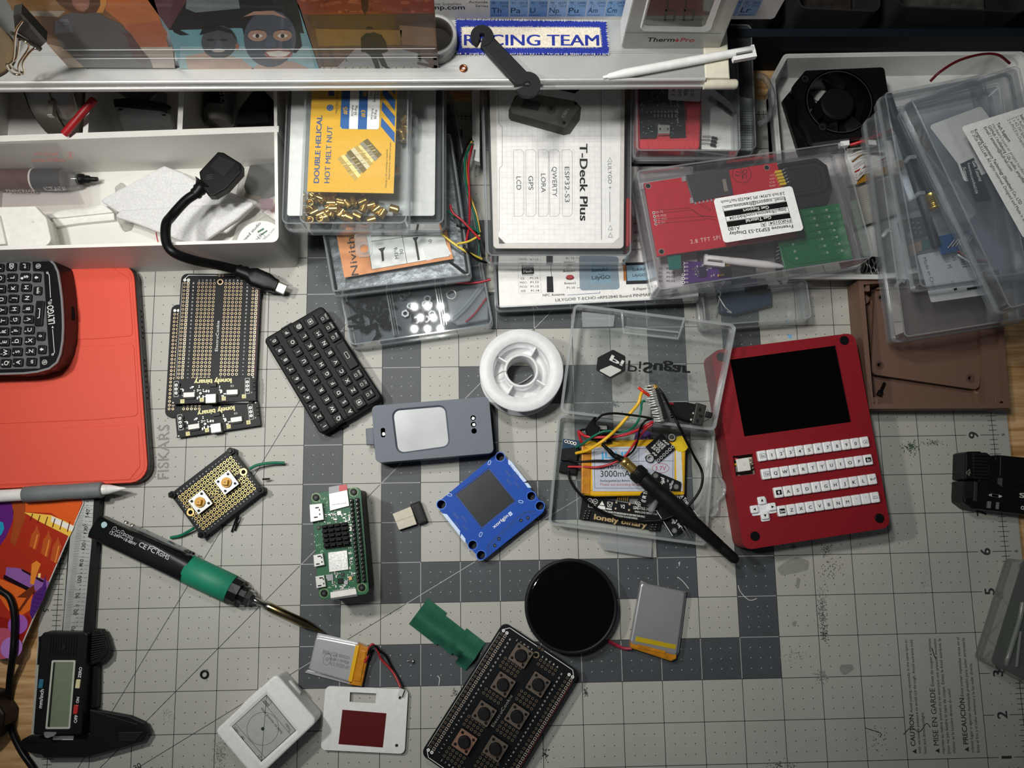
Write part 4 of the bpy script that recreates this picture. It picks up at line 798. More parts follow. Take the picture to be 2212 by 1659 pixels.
def blackbox():
    t = T('aluminium_case', 'small grey metal case with black rim leaning in the middle compartment', 'case', 50, 4)
    top = [(1365, 1285), (1390, 1275), (1900, 1330), (2030, 1370), (2060, 1520), (2085, 1640), (1500, 1640), (1470, 1530), (1385, 1300)]
    V_ = [U(*e2(x, y), 44 - (y - 1285) * .08) for x, y in top]; G_ = M('#9a9b9c', .35, .7); b = t.mb(); n = len(V_)
    lo = [v + Vector((0, 6, -2.5)) for v in V_]; b.loft([[tuple(v) for v in lo], [tuple(v) for v in V_]], G_); b.build('case_plate')
    b = t.mb(); K = M('#1b1b1b', .6, var=.3, sc_=600.); pts = [(1365, 1215, 45), (1400, 1200, 45), (1950, 1270, 44), (2030, 1310, 43), (2035, 1370, 42)]
    b.tube([tuple(U(*e2(x, y), z + 1) + Vector((0, 1.5, 0))) for x, y, z in [(1375, 1260, 44), (1640, 1250, 44), (1960, 1310, 43), (2020, 1350, 42)]], 2.6, K, 10)
    b.build('rim', label='black textured rim')
    for x, y in ((1440, 1305), (1955, 1370)):
        b = t.mb(); p = U(*e2(x, y), 44.4 - (y - 1285) * .08); b.add([(p.x + cos(k) * 1.4, p.y + sin(k) * .8, p.z) for k in [i * pi / 6 for i in range(12)]], [tuple(range(12))], HOLE)
        b.build('screw_hole')
blackbox()
t = T('clear_tube', 'frosted clear plastic tube lying in the middle organizer compartment', 'tube', 40, 4); q0, q1 = U(*e2(1400, 900), 24), U(*e2(1880, 1240), 24); d = (q1 - q0).normalized()
t.one(t.mb().axis(q0 - d * 40, q1, [(0, 9), ((q1 - q0).length + 40, 9)], CLR('#a8abae', .1, .6, '#a5a8aa', .15), 24))
def soldertin():
    t = T('solder_tube', 'grey solder tube with a black label in the right organizer compartment', 'tube', 40, 4); A, B = U(*a1(1560, 860), 20), U(*a1(1560, 560), 20); b = t.mb()
    b.axis((A.x, A.y - 2, 18), (A.x + 2, A.y + 55, 18), [(0, 8), (1.5, 10), (56, 10)], M('#6c6862', .5), 30); b.build('tube_body')
    b = t.mb(); b.axis((A.x + .2, A.y + 8, 18), (A.x + 1, A.y + 36, 18), [(0, 10.1), (28, 10.1)], M('#141414', .5), 30); b.text('SOLDER', U(*a1(1620, 760), 28.3)[:2], U(*a1(1600, 590), 28.3)[:2], 28.4, M('#8b8882', .5), h=3.4, bold=.02); b.build('label', label='black label lettered SOLDER')
    t = T('black_card_box', 'black box leaning against the right wall of the organizer', 'box', 52, 4); b = t.mb()
    pts = [(1690, 890), (1930, 880), (1960, 720), (1850, 600), (1710, 790)]; V_ = [U(*a1(x, y), 44 if y < 700 else 30) for x, y in pts]
    b.loft([[(v.x, v.y, 6) for v in V_], [tuple(v) for v in V_]], M('#0c0c0d', .5)); t.one(b)
soldertin()
def binfront():
    z = 8
    t = T('paste_syringe', 'brown thermal paste syringe with black tip lying in the white organizer', 'syringe', 11, 3.1); q0, q1 = U(*a1(-260, 1290), 11), U(*a1(700, 1285), 11); L_ = (q1 - q0).length
    f = lambda x: (U(*a1(x, 1290), 11) - q0).length
    t.mb().axis(q0, q1, [(0, 7.2), (f(240), 7.2)], M('#5d3d36', .5), 30).build('barrel')
    t.mb().axis(q0, q1, [(f(240), 7.25), (f(252), 7.25)], WHITE, 30).build('band'); b = t.mb(); b.axis(q0, q1, [(f(252), 7.2), (f(455), 7.2)], M('#3b3d41', .5), 30)
    b.text('NOCTUA NT-H1', U(*a1(288, 1340), 17.6)[:2], U(*a1(440, 1340), 17.6)[:2], 17.2, WINK, h=1.5, bold=.02, f3=lambda x, y: (x, y, 11.05 + math.sqrt(max(0, 7.3 ** 2 - (y - q0.y) ** 2)))); b.build('label_sleeve')
    b = t.mb(); b.text('noctua', U(*a1(5, 1348), 17.4)[:2], U(*a1(212, 1348), 17.4)[:2], 17.2, M('#b9a9a2', .5), h=2., bold=.01, f3=lambda x, y: (x, y, 11.05 + math.sqrt(max(0, 7.3 ** 2 - (y - q0.y) ** 2)))); b.build('lettering')
    t.mb().axis(q0, q1, [(f(455), 6.8), (f(470), 7), (f(550), 5.5), (f(575), 5)], CLR('#dfe0df', .12, .7, '#cfd0cf', .08), 30).build('clear_neck')
    t.mb().axis(q0, q1, [(f(550), 3), (f(560), 3.6), (f(600), 3.6), (f(605), 2.6), (f(640), 2.6), (f(650), 1.7), (f(700), 1.5)], BLACK, 18).build('tip_cap')
    t = T('protective_film', 'clear protective film with red lettering leaning in the white organizer', 'film', 30, 3.2); b = t.mb(); RI = M('#b0625f', .6)
    cr = [(-300, 1040), (410, 1025), (430, 1060), (610, 1465), (-300, 1500)]; V_ = [U(*a1(x, y), 50 - (y - 1025) / 475 * 30) for x, y in cr]
    def onf(x, y): return tuple(U(*a1(x, y), 50.6 - (y - 1025) / 475 * 30))
    b.add([tuple(v) for v in V_], [(0, 4, 3, 2, 1)], CLR('#f4f2f2', .05, .5, '#dcdcdc', .1)); b.add([tuple(v + Vector((0, .1, .15))) for v in V_], [(0, 1, 2, 3, 4)], CLR('#f4f2f2', .03, .4, '#dcdcdc', .1))
    for st, xa, xb, y in (('Please peel off this', 238, 418, 1112), ('mask BEFORE application', 228, 470, 1158)):
        Vg, Fg, Wg = glyphs(st); b.add([onf(xb - (xb - xa) * vx / Wg, y - vy / CAPH * 24) for vx, vy in Vg], [f_[::-1] for f_ in Fg], RI)
    n_ = 20; ro = [onf(503 + 27 * cos(i * 2 * pi / n_), 1113 + 25 * sin(i * 2 * pi / n_)) for i in range(n_)]; ri = [onf(503 + 24 * cos(i * 2 * pi / n_), 1113 + 22 * sin(i * 2 * pi / n_)) for i in range(n_)]; b.add(ro + ri, [(i, (i + 1) % n_, n_ + (i + 1) % n_, n_ + i) for i in range(n_)], RI)
    Vg, Fg, Wg = glyphs('1'); b.add([onf(508 - 10 * vx / Wg, 1127 - vy / CAPH * 28) for vx, vy in Vg], [f_[::-1] for f_ in Fg], RI); t.one(b)
    t = T('white_bracket', 'white rounded plastic bracket lying in the left end of the organizer', 'bracket', 30, 3.1, o=(0, 520), xd=(90, 517)); b = t.mb(); WW = M('#e3e2dc', .45)
    b.prism(rpoly(t.P(a1, [(-300, 1490), (250, 1475), (330, 1560), (375, 1760), (-300, 1800)], 28), [0, 5, 6, 0, 0]), 22, 28, WW, .8); b.prism(t.P(a1, [(-300, 1560), (10, 1550), (60, 1760), (-300, 1780)], 28), 28, 31, WW, .6); b.cyl(*t.l(*a1(237, 1590), 28), 28, 28.4, .8, M('#cfcec8', .5), 12); b.prism(t.P(a1, [(-300, 1560), (300, 1540), (340, 1750), (-300, 1770)], 22), 3.2, 22.2, WW); t.one(b)
    t = T('white_clip', 'white folded plastic clip lying beside the foam in the organizer', 'clip', 9, 3.1, o=a1(350, 1540), xd=a1(810, 1470)); b = t.mb(); b.prism(rpoly(t.P(a1, [(345, 1545), (440, 1505), (740, 1465), (815, 1520), (430, 1560), (355, 1560)], 9), .5), 5, 9, WW, .5); b.prism(t.P(a1, [(370, 1560), (815, 1525), (820, 1575), (560, 1600), (395, 1625)], 7), 3.2, 7, WW, .5); t.one(b)
    for lab, pts, zz in (('clear thin plastic bag end beside the white clip', [(820, 1340), (870, 1300), (900, 1340), (960, 1560), (930, 1640), (880, 1655), (840, 1580)], 6),):
        t = T('clear_bag', lab, 'bag', zz, 3.1, o=a1(820, 1340), xd=a1(960, 1340)); b = t.mb(); b.prism(rpoly(t.P(a1, pts, zz), 1.5), 3.2, zz, CLR('#eeeeec', .15, .7, '#e2e2e0', .1, .3), .6); t.one(b)
    # foam sheet folded corner
    t = T('foam_sheet', 'folded white packing foam sheet in the organizer under the cable', 'foam', 16, 3.1, o=a1(705, 1440), xd=a1(1850, 1450)); b = t.mb(); FM = M('#d2d2d2', .75, var=.1, sc_=900., bump=1., sub=.2)
    b.prism(rpoly(t.P(a1, [(705, 1430), (1170, 1180), (1310, 1235), (1390, 1285), (1850, 1440), (1620, 1659), (1180, 1660), (830, 1510)], 16), 1.5), 11, 15, FM, 1.2, chb=1.2); b.prism(rpoly(t.P(b1, [(830, 70), (880, 20), (1850, -40), (1700, 90), (1440, 270), (1400, 288), (1330, 250), (960, 110)], 16), 1.5), 15, 19, FM, 1.4, chb=1.2)
    b.prism(t.P(a1, [(900, 1420), (1200, 1300), (1650, 1440), (1500, 1600), (1180, 1640)], 11), 3.2, 11.2, FM); t.one(b)
    t = T('wrapped_adapter', 'black video adapter in a clear bag at the right end of the organizer', 'adapter', 14, 3.1, o=a1(1780, 1170), xd=a1(1980, 1165)); b = t.mb(); b.prism(rpoly(t.P(a1, [(1745, 1330), (1790, 1180), (1980, 1160), (1985, 1340), (1850, 1400), (1760, 1380)], 14), 1.5), 3.2, 14, M('#1b1a1a', .5), 1); b.build('adapter_body')
    b = t.mb(); b.prism(t.P(a1, [(1765, 1370), (1865, 1365), (1860, 1430), (1745, 1400)], 12), 5, 12, M('#b0945c', .3, .9), .5); b.build('plug', label='gold coloured plug'); b = t.mb()
    b.prism(rpoly(t.P(a1, [(1690, 1400), (1720, 1220), (1760, 1110), (1880, 1095), (1985, 1150), (1990, 1380), (1950, 1500), (1870, 1490)], 16), 3), 14.2, 16, CLR('#efefed', .1, .5, '#e0e0de', .07, .8), .6); b.prism(rpoly(t.P(a1, [(1850, 1420), (1960, 1420), (1940, 1490), (1870, 1495)], 15), 1.5), 13, 14.1, CLR('#d9a9c4', .3, .5, '#cfa6bd', .1, .5)); b.build('clear_wrap')
    t = T('round_sticker_bag', 'clear bag with a round white maker sticker in the organizer corner', 'bag', 12, 3.1, o=b1(1700, 230), xd=b1(1985, 230)); b = t.mb()
    cx, cy = t.l(*b1(1870, 255), 12); e = t.l(*b1(1700, 230), 12); r = hypot(e[0] - cx, e[1] - cy); pts = [(cx + r * cos(a), cy + r * sin(a)) for a in [i * pi / 24 for i in range(0, 25)]]; xr_ = t.l(*b1(1980, 240), 12)[0]
    pts = [(min(x, xr_), max(y, cy + .6)) for x, y in pts]; b.prism(pts, 11.8, 12.1, M('#dcdcda', .5)); GI = M('#2b2d2c', .6)
    b.text('Seeed studio', t.l(*b1(1742, 250), 12), t.l(*b1(1872, 110), 12), 12.13, GI, h=2.1, bold=.012); b.text('REP', t.l(*b1(1848, 240), 12), t.l(*b1(1885, 192), 12), 12.13, GI, h=2.4); b.text('Consulting GmbH', t.l(*b1(1880, 245), 12), t.l(*b1(1972, 150), 12), 12.13, GI, h=1.4)
    q = t.P(b1, [(1835, 235), (1880, 178), (1905, 205), (1860, 243)], 12); b.outline(q, .25, 12.14, GI)
    for pts in ([(1845, 165), (1890, 140), (1895, 152), (1850, 178)], [(1870, 185), (1915, 155), (1918, 165), (1875, 196)]): b.poly(t.P(b1, pts, 12), 12.13, M('#3c6a48', .5))
    b.prism(t.P(b1, [(1650, 245), (1985, 240), (1985, 90), (1880, 20), (1700, 120)], 12), 3.2, 11.7, CLR('#f0f0ee', .1, .4, '#e2e2e0', .1, .4), .8); t.one(b)
    t = T('red_thread', 'thin red thread lying in the front of the white organizer', 'thread', 3.6, 3.05); t.one(t.mb().tube([(*U(*b1(x, y), 3.5)[:2], 3.5) for x, y in ((1118, 160), (1122, 200), (1136, 258))], .3, M('#d0404a', .5), 6))
binfront()
def usbcable():
    t = T('adapter_cable', 'short black adapter cable arching from the organizer down to the perforated boards', 'cable', 60, 8); K = M('#0d0d0e', .38)
    pth = [(*a1(1410, 1385), 46), (*a1(1330, 1440), 47), (*a1(1230, 1550), 50), (*b1(1190, 120), 55), (*b1(1195, 250), 57), (*b1(1260, 325), 56), (*b1(1400, 375), 46), (*b1(1560, 408), 26), (*b1(1700, 440), 16)]
    t.mb().tube([(*U(x, y, z)[:2], z) for x, y, z in pth], 3.0, K, 14).build('cord')
    P3 = lambda f, x, y, z: U(*f(x, y), z); p0, p1 = P3(a1, 1395, 1400, 46), P3(a1, 1610, 1150, 47); d = (p1 - p0).length
    b = t.mb(); b.axis(p0, p1, [(0, 3.4), (1.5, 4), (3, 3.6), (4.5, 4.3), (6, 4), (8, 5.2), (9.5, 7)], K, 20)
    o, u = 0, 0
    b.prism(rpoly([P3(a1, *p, 50)[:2] for p in ((1490, 1400), (1440, 1330), (1425, 1230), (1560, 1085), (1600, 1090), (1728, 1170), (1728, 1230), (1620, 1350), (1535, 1400))], 1), 42, 50, K, 1, chb=.8); b.prism(rpoly([P3(a1, *p, 50.4)[:2] for p in ((1500, 1190), (1575, 1115), (1690, 1165), (1600, 1270))], .5), 49.95, 50.3, M('#17181a', .45), .2)
    for i in range(3): p, q = P3(a1, 1480, 1285 - i * 14, 50.1), P3(a1, 1525, 1278 - i * 14, 50.1); b.line(p, q, .4, 50.06, M('#303236', .4))
    b.build('socket')
    p0, p1 = P3(b1, 1690, 440, 16), P3(b1, 1985, 560, 12); b = t.mb(); L_ = (p1 - p0).length
    b.axis(p0, p1, [(0, 3.4), (2, 4.6), (4, 4), (6, 5), (8, 4.4), (10, 5.6, 5), (13, 6.2, 5, 4), (22, 6, 4.6, 4), (26, 4.6, 4.2, 4), (L_, 4.4, 4, 4)], K, 24); b.build('plug_body')
    p2 = P3(b1, 2045, 585, 11.5); b = t.mb(); b.axis(p1, p1 + (p2 - p1).normalized() * 6, [(0, 3.6, 1.3, 6), (6, 3.6, 1.3, 6)], STEEL, 16); b.build('plug_shell', label='silver micro plug tip')
usbcable()
# ================================================================== boards and small devices on the left half of the mat
PCBK = M('#0e1013', .45, var=.1)
def holes(b, pts, z, ro=.82, ri=.45, m=None, n=9):
    m = m or RING
    for x, y in pts: b.ring(x, y, ro, ri, z, m, HOLE, n)
def electrocookie(t, zt, zb=None, title=True, lastrow=30, skip=None, dark=False):
    """breadboard style board hanging down from its top edge; pitch 2.54"""
    p = 2.54; Wd = t.W; H = 34.2 * p * Wd / 52.8; s = Wd / 20.8; z = zt + .03; b = t.mb(); sk = skip or (lambda x, y: False)
    b.prism(rpoly([(0, -H), (Wd, -H), (Wd, 0), (0, 0)], 4.2), zt - 1.7, zt, PCBK, .15)
    sp = H / 34.2; rg = M('#8f7d66', .4, .5) if dark else RING
    rails = [1.0, 1.95, 18.85, 19.8]; colsL = [4.7 + i for i in range(5)]; colsR = [11.7 + i for i in range(5)]
    for r in range(lastrow):
        y = -(2.6 + r) * sp
        for cx in colsL + colsR:
            if not sk(cx * s, y): holes(b, [(cx * s, y)], z, rg and .86, .58, rg)
        for i, cx in enumerate(rails):
            if i in (1, 3) : b.poly(rrect(cx * s, y, 1.7, 1.9, 0), z - .005, M('#aaa49a', .5) if dark else M('#d9d3c6', .5))
            holes(b, [(cx * s, y)], z + .01, .8, .52, rg)
        b.txt(str(30 - r), 3.3 * s, y, .95, pi / 2, z, WINK); b.txt(str(30 - r), 17.3 * s, y, .95, pi / 2, z, WINK)
    for i, cx in enumerate(colsL + colsR): b.txt('JIHGFEDCBA'[i], cx * s, -1.75 * sp, 1.2, 0, z, WINK); b.txt('JIHGFEDCBA'[i], cx * s, -32.6 * sp, 1.2, 0, z, WINK)
    for yy in (-1.75, -32.5):
        for i, cx in enumerate(rails):
            b.poly(circ(cx * s, yy * sp, 1.0, 14), z, WINK); b.line((cx * s - .5, yy * sp), (cx * s + .5, yy * sp), .25, z + .02, INK)
            if i % 2: b.line((cx * s, yy * sp - .5), (cx * s, yy * sp + .5), .25, z + .02, INK)
    for yy in (-2.2, -31.9): b.ring(10.2 * s, yy * sp, 2.0, 1.3, z + .01, rg, HOLE, 20)
    for yy in (-.45, -33.8):
        b.ring(9.9 * s, yy * sp, .8, .45, z, rg, HOLE); b.ring(10.8 * s, yy * sp, .8, .45, z, rg, HOLE)
        sg = 1 if yy > -10 else -1
        for x0, x1 in ((1.9, 9.4), (11.3, 19)): b.line((x0 * s, yy * sp), (x1 * s, yy * sp), .35, z, WINK)
        for x0, x1 in ((1.9, 1.0), (19, 19.8)): b.line((x0 * s, yy * sp), (x1 * s, (yy - sg * .9) * sp), .35, z, WINK)
    for cx in (.45, 20.35): b.line((cx * s, -2.4 * sp), (cx * s, -32 * sp), .16, z, M('#8c2a2a', .5) if cx > 10 else WINK)
    if title: b.text('ElectroCookie', (10.6 * s, -20.6 * sp), (10.6 * s, -12.6 * sp), z, WINK if not dark else M('#9c958a', .5), h=1.9, sp=1.08)
    b.build('circuit_board'); return b
t = T('perforated_board', 'long black perforated breadboard circuit board lying on top of the pair', 'circuit board', 6.4, 4.6, o=b1(1300, 467), xd=b1(1880, 472)); t.W = hypot(*t.l(*b1(1874, 472))); electrocookie(t, 6.4)
t = T('perforated_board', 'second black perforated breadboard circuit board, mostly hidden under the longer one on top', 'circuit board', 2.6, 0.1, o=b1(1228, 690), xd=b1(1800, 690)); t.W = hypot(*t.l(*b1(1800, 690)))
def under(t):
    b = t.mb(); sp = t.W / 20.8; H = 29.8 * sp; b.prism(rpoly([(0, -H), (t.W, -H), (t.W, 0), (0, 0)], 4.2), .9, 2.6, PCBK, .15)
    for r in range(26):
        for cx in [1, 1.95] + [4.7 + i for i in range(5)]: holes(b, [(cx * sp, -(2.6 + r) * sp)], 2.63, .84, .5)
    for i in range(2): b.poly(circ((1 + i * .95) * sp, -1.6 * sp, 1, 14), 2.63, WINK)
    b.build('circuit_board')
    for x, y in ((6, -8), (6, -60), (40, -8), (40, -60)): t.mb().cyl(x, y, .1, .95, 1.2, BLACK, 10).build('standoff')
under(t)
def smt(b, t, rnd, x0, y0, x1, y1, z, n):
    for _ in range(n):
        x, y = rnd.uniform(x0, x1), rnd.uniform(y0, y1); h_ = rnd.random() < .5; c = rnd.choice(['#c9c6be', '#1b1b1c', '#8d7a60', '#dcdad4', '#2a2a2c'])
        w_, l_ = (1.3, .7) if h_ else (.7, 1.3); b.box(x - w_ / 2, y - l_ / 2, x + w_ / 2, y + l_ / 2, z, z + .5, M(c, .3, .4 if c[1] in 'cd' else 0)); 
        for s_ in (-1, 1): b.box(x + s_ * w_ * .42 - .2, y - l_ * .5, x + s_ * w_ * .42 + .2, y + l_ * .5, z, z + .55, SILV) if h_ else b.box(x - w_ * .5, y + s_ * l_ * .42 - .2, x + w_ * .5, y + s_ * l_ * .42 + .2, z, z + .55, SILV)
def lonely(label, f, tl, tr, br, bl, zb):
    zt = zb + 1.8; t = T('power_module', label, 'circuit board', zt, zb, o=f(*bl), xd=f(*br), group='power modules on the long boards'); rnd = random.Random(5)
    W_ = hypot(*t.l(*f(*br))); H = t.l(*f(*tl))[1]; b = t.mb(); b.prism([(0, 0), (W_, 0), (W_, H), (0, H)], zt - 1.6, zt, PCBK, .1); z = zt + .03
    b.txt('lonely binary', W_ * .49, H * .83, 3.3, pi, z, M('#e0d99a', .5), bold=.05)
    for x in (W_ * .055, W_ * .9):
        b.outline(rrect(x, H * .6, 3, 10.2, .3), .2, z, WINK)
        for i in range(3): b.ring(x, H * .6 + (i - 1) * 2.6, .95, .5, z + .01, SILV, HOLE); b.sphere(x, H * .6 + (i - 1) * 2.6, zt + .1, .55, SILV, 8)
    for x, s_ in ((W_ * .13, '+'), (W_ * .95, '+')): b.txt(s_, x, H * .33, 1.4, 0, z, WINK)
    for x, y, s_ in ((.13, .1, '3.3'), (.36, .13, '5V'), (.62, .14, '3.3'), (.86, .19, '5V')): b.poly(rrect(W_ * x, H * y, 2.6, 2.6), z, M('#d6cf90', .5)); b.txt(s_, W_ * x, H * y, 1., pi / 2, z + .02, INK)
    for x, y in ((.02, .06), (.97, .94)): b.poly(circ(W_ * x, H * y, .5, 8), z, WINK)
    b.text('CE', (W_ * .74, H * .66), (W_ * .70, H * .66), z, WINK, h=1.2)
    b.build('circuit_board')
    for x in (.055, .95):                                       # rear pin rows
        b = t.mb()
        for i in range(3): b.box(W_ * x + 1.2, H * .6 + (i - 1) * 2.6 - .9, W_ * x + 2.9, H * .6 + (i - 1) * 2.6 + .9, zt, zt + 1.2, BLACK, .2)
        b.build('pin_row')
    for x, y in ((.22, .33), (.73, .36)):
        b = t.mb(); b.box(W_ * x - 3.6, H * y - 1.6, W_ * x + 3.6, H * y + 1.6, zt, zt + 2.2, M('#e4e4e0', .5), .3); b.box(W_ * x - 3, H * y - 2.6, W_ * x + 3, H * y - 1.6, zt, zt + 1.2, BLACK); b.build('slide_switch', label='white slide switch')
    b = t.mb(); b.box(W_ * .42, -.8, W_ * .545, H * .32, zt, zt + 3, SILV, .4); b.build('usb_socket')
    b = t.mb(); smt(b, t, rnd, W_ * .12, H * .42, W_ * .85, H * .66, zt, 14); smt(b, t, rnd, W_ * .3, H * .1, W_ * .4, H * .5, zt, 6); smt(b, t, rnd, W_ * .58, H * .1, W_ * .64, H * .5, zt, 5); b.box(W_ * .46, H * .62, W_ * .54, H * .76, zt, zt + 1.3, BLACK, .1); b.build('components')
lonely('upper of the two small black power modules, square across the long boards', b1, (1232, 1225), (1828, 1212), (1833, 1378), (1228, 1405), 6.6)
lonely('lower of the two small black power modules, tilted past the board ends', b1, (1252, 1468), (1845, 1380), (1868, 1555), (1270, 1645), 2.9)
def tact(t, x, y, s_, zt, a, stem, mcol, parts='square', nm='push_button'):
    b = t.mb(); b.prism(rrect(x, y, s_, s_, s_ * .06, 3, a=a), zt, zt + 3.2, BLACK); b.prism(rrect(x, y, s_ * .97, s_ * .97, s_ * .05, 3, a=a), zt + 3.2, zt + 3.7, mcol)
    for i in range(4): q = (x + s_ * .37 * (cos(a + pi / 4 + i * pi / 2)) * 1.41 * .9, y + s_ * .37 * sin(a + pi / 4 + i * pi / 2) * 1.41 * .9); b.cyl(*q, zt + 3.7, zt + 4.1, s_ * .075, BLACK, 10)
    o = b.build(nm); b = t.mb()
    if parts == 'square': b.cyl(x, y, zt + 3.7, zt + 5, s_ * .29, stem, 24, ch=.2); b.prism(rrect(x, y, s_ * .3, s_ * .3, .3, 2, a=a + pi / 4), zt + 5, zt + 7.4, stem, .3); b.cyl(x, y, zt + 7.4, zt + 7.45, .5, M('#8a5a10', .5), 8)
    else: b.cyl(x, y, zt + 3.7, zt + 4.2, s_ * .33, BLACK, 24); b.cyl(x, y, zt + 4.2, zt + 7, s_ * .285, stem, 24, ch=.5)
    b.build('button_stem', o)
def small_board():
    t = T('button_board', 'small black perforated board with two yellow push buttons and green wires', 'circuit board', 8, 0.1, o=c1(1217, 622), xd=c1(1660, 283)); zt = 8
    W_ = hypot(*t.l(*c1(1655, 287))); H = -t.l(*c1(1450, 942))[1]; b = t.mb(); b.prism(rpoly([(0, -H), (W_, -H), (W_, 0), (0, 0)], 3.5), zt - 1.7, zt, PCBK, .15)
    n = 17; sx = W_ / 19.2; x0 = sx * 1.7; YR = RING if 0 else M('#d8c079', .35, .6)
    rows = [H * .085 + i * H * .077 for i in range(5)] + [H * .555 + i * H * .077 for i in range(5)]
    P1, P2 = t.l(*c1(1450, 680)), t.l(*c1(1638, 540))
    for j, y in enumerate([H * .15 + H * .072 * i for i in range(5)] + [H * .5] + [H * .57 + H * .072 * i for i in range(5)]):
        for i in range(n):
            x = x0 + sx * (i - .1)
            if j == 5 and not (i in (7, 8)): continue
            b.ring(x, -y, 1.0, .62, zt + .03, YR, HOLE, 9)
    for i in range(n): b.txt(str(17 - i if i else 17), x0 + sx * (i - .1), -H * .075, .9, pi / 2, zt + .03, WINK); b.txt(str(i + 1), x0 + sx * (i - .1), -H * .925, .9, -pi / 2, zt + .03, WINK)
    for i, c_ in enumerate('JIHGFEDCBA'):
        y = -(H * .19 + H * .068 * i); b.txt(c_, sx * .9, y, .9, pi / 2, zt + .03, WINK); b.txt(c_, W_ - sx * .9, y, .9, pi / 2, zt + .03, WINK)
    for x, y in ((1365, 752), (1745, 463)): q = t.l(*c1(x, y)); b.ring(*q, 2.4, 1.4, zt + .05, YR, HOLE, 20)
    b.text('ElectroCookie', (sx * 7, -H * .52), (sx * 13, -H * .52), zt + .03, M('#d8c98c', .5), h=1.7); b.build('circuit_board')
    for q in (P1, P2): tact(t, *q, 11.4, zt, 0, M('#d09a2c', .4), M('#d2d2ce', .3, .6))
    for x, y in ((1240, 627), (1658, 315), (1868, 592), (1450, 912)):
        X, Y = t.l(*c1(x, y)); b = t.mb(); b.cyl(X, Y, zt, zt + 2.2, 2.5, BLACK, 6); b.cyl(X, Y, zt + 2.2, zt + 3.2, 1.4, BLK2, 12, ch=.3); b.build('hex_nut', label='black corner nut'); t.mb().cyl(X, Y, .15, zt - 1.7, 2.4, BLACK, 6).build('standoff')
    GNW = M('#0f6b4f', .4)
    for pts in ([(1790, 440, 6), (1850, 412, 6), (1950, 398, 5), (2040, 398, 4)], [(1390, 865, 5), (1350, 890, 4), (1290, 920, 2.5), (1222, 934, 2)]): t.mb().tube(t.P3(c1, pts), .95, GNW, 8).build('green_wire', label='stiff green wire end')
    for pts in ([(1880, 515, 5), (1935, 512, 4)], [(1700, 780, 5), (1660, 892, 1.5)], [(1712, 775, 5), (1682, 882, 1.5)]): t.mb().tube(t.P3(c1, pts), .6, BLACK, 6, 0).build('wire_stub')
small_board()
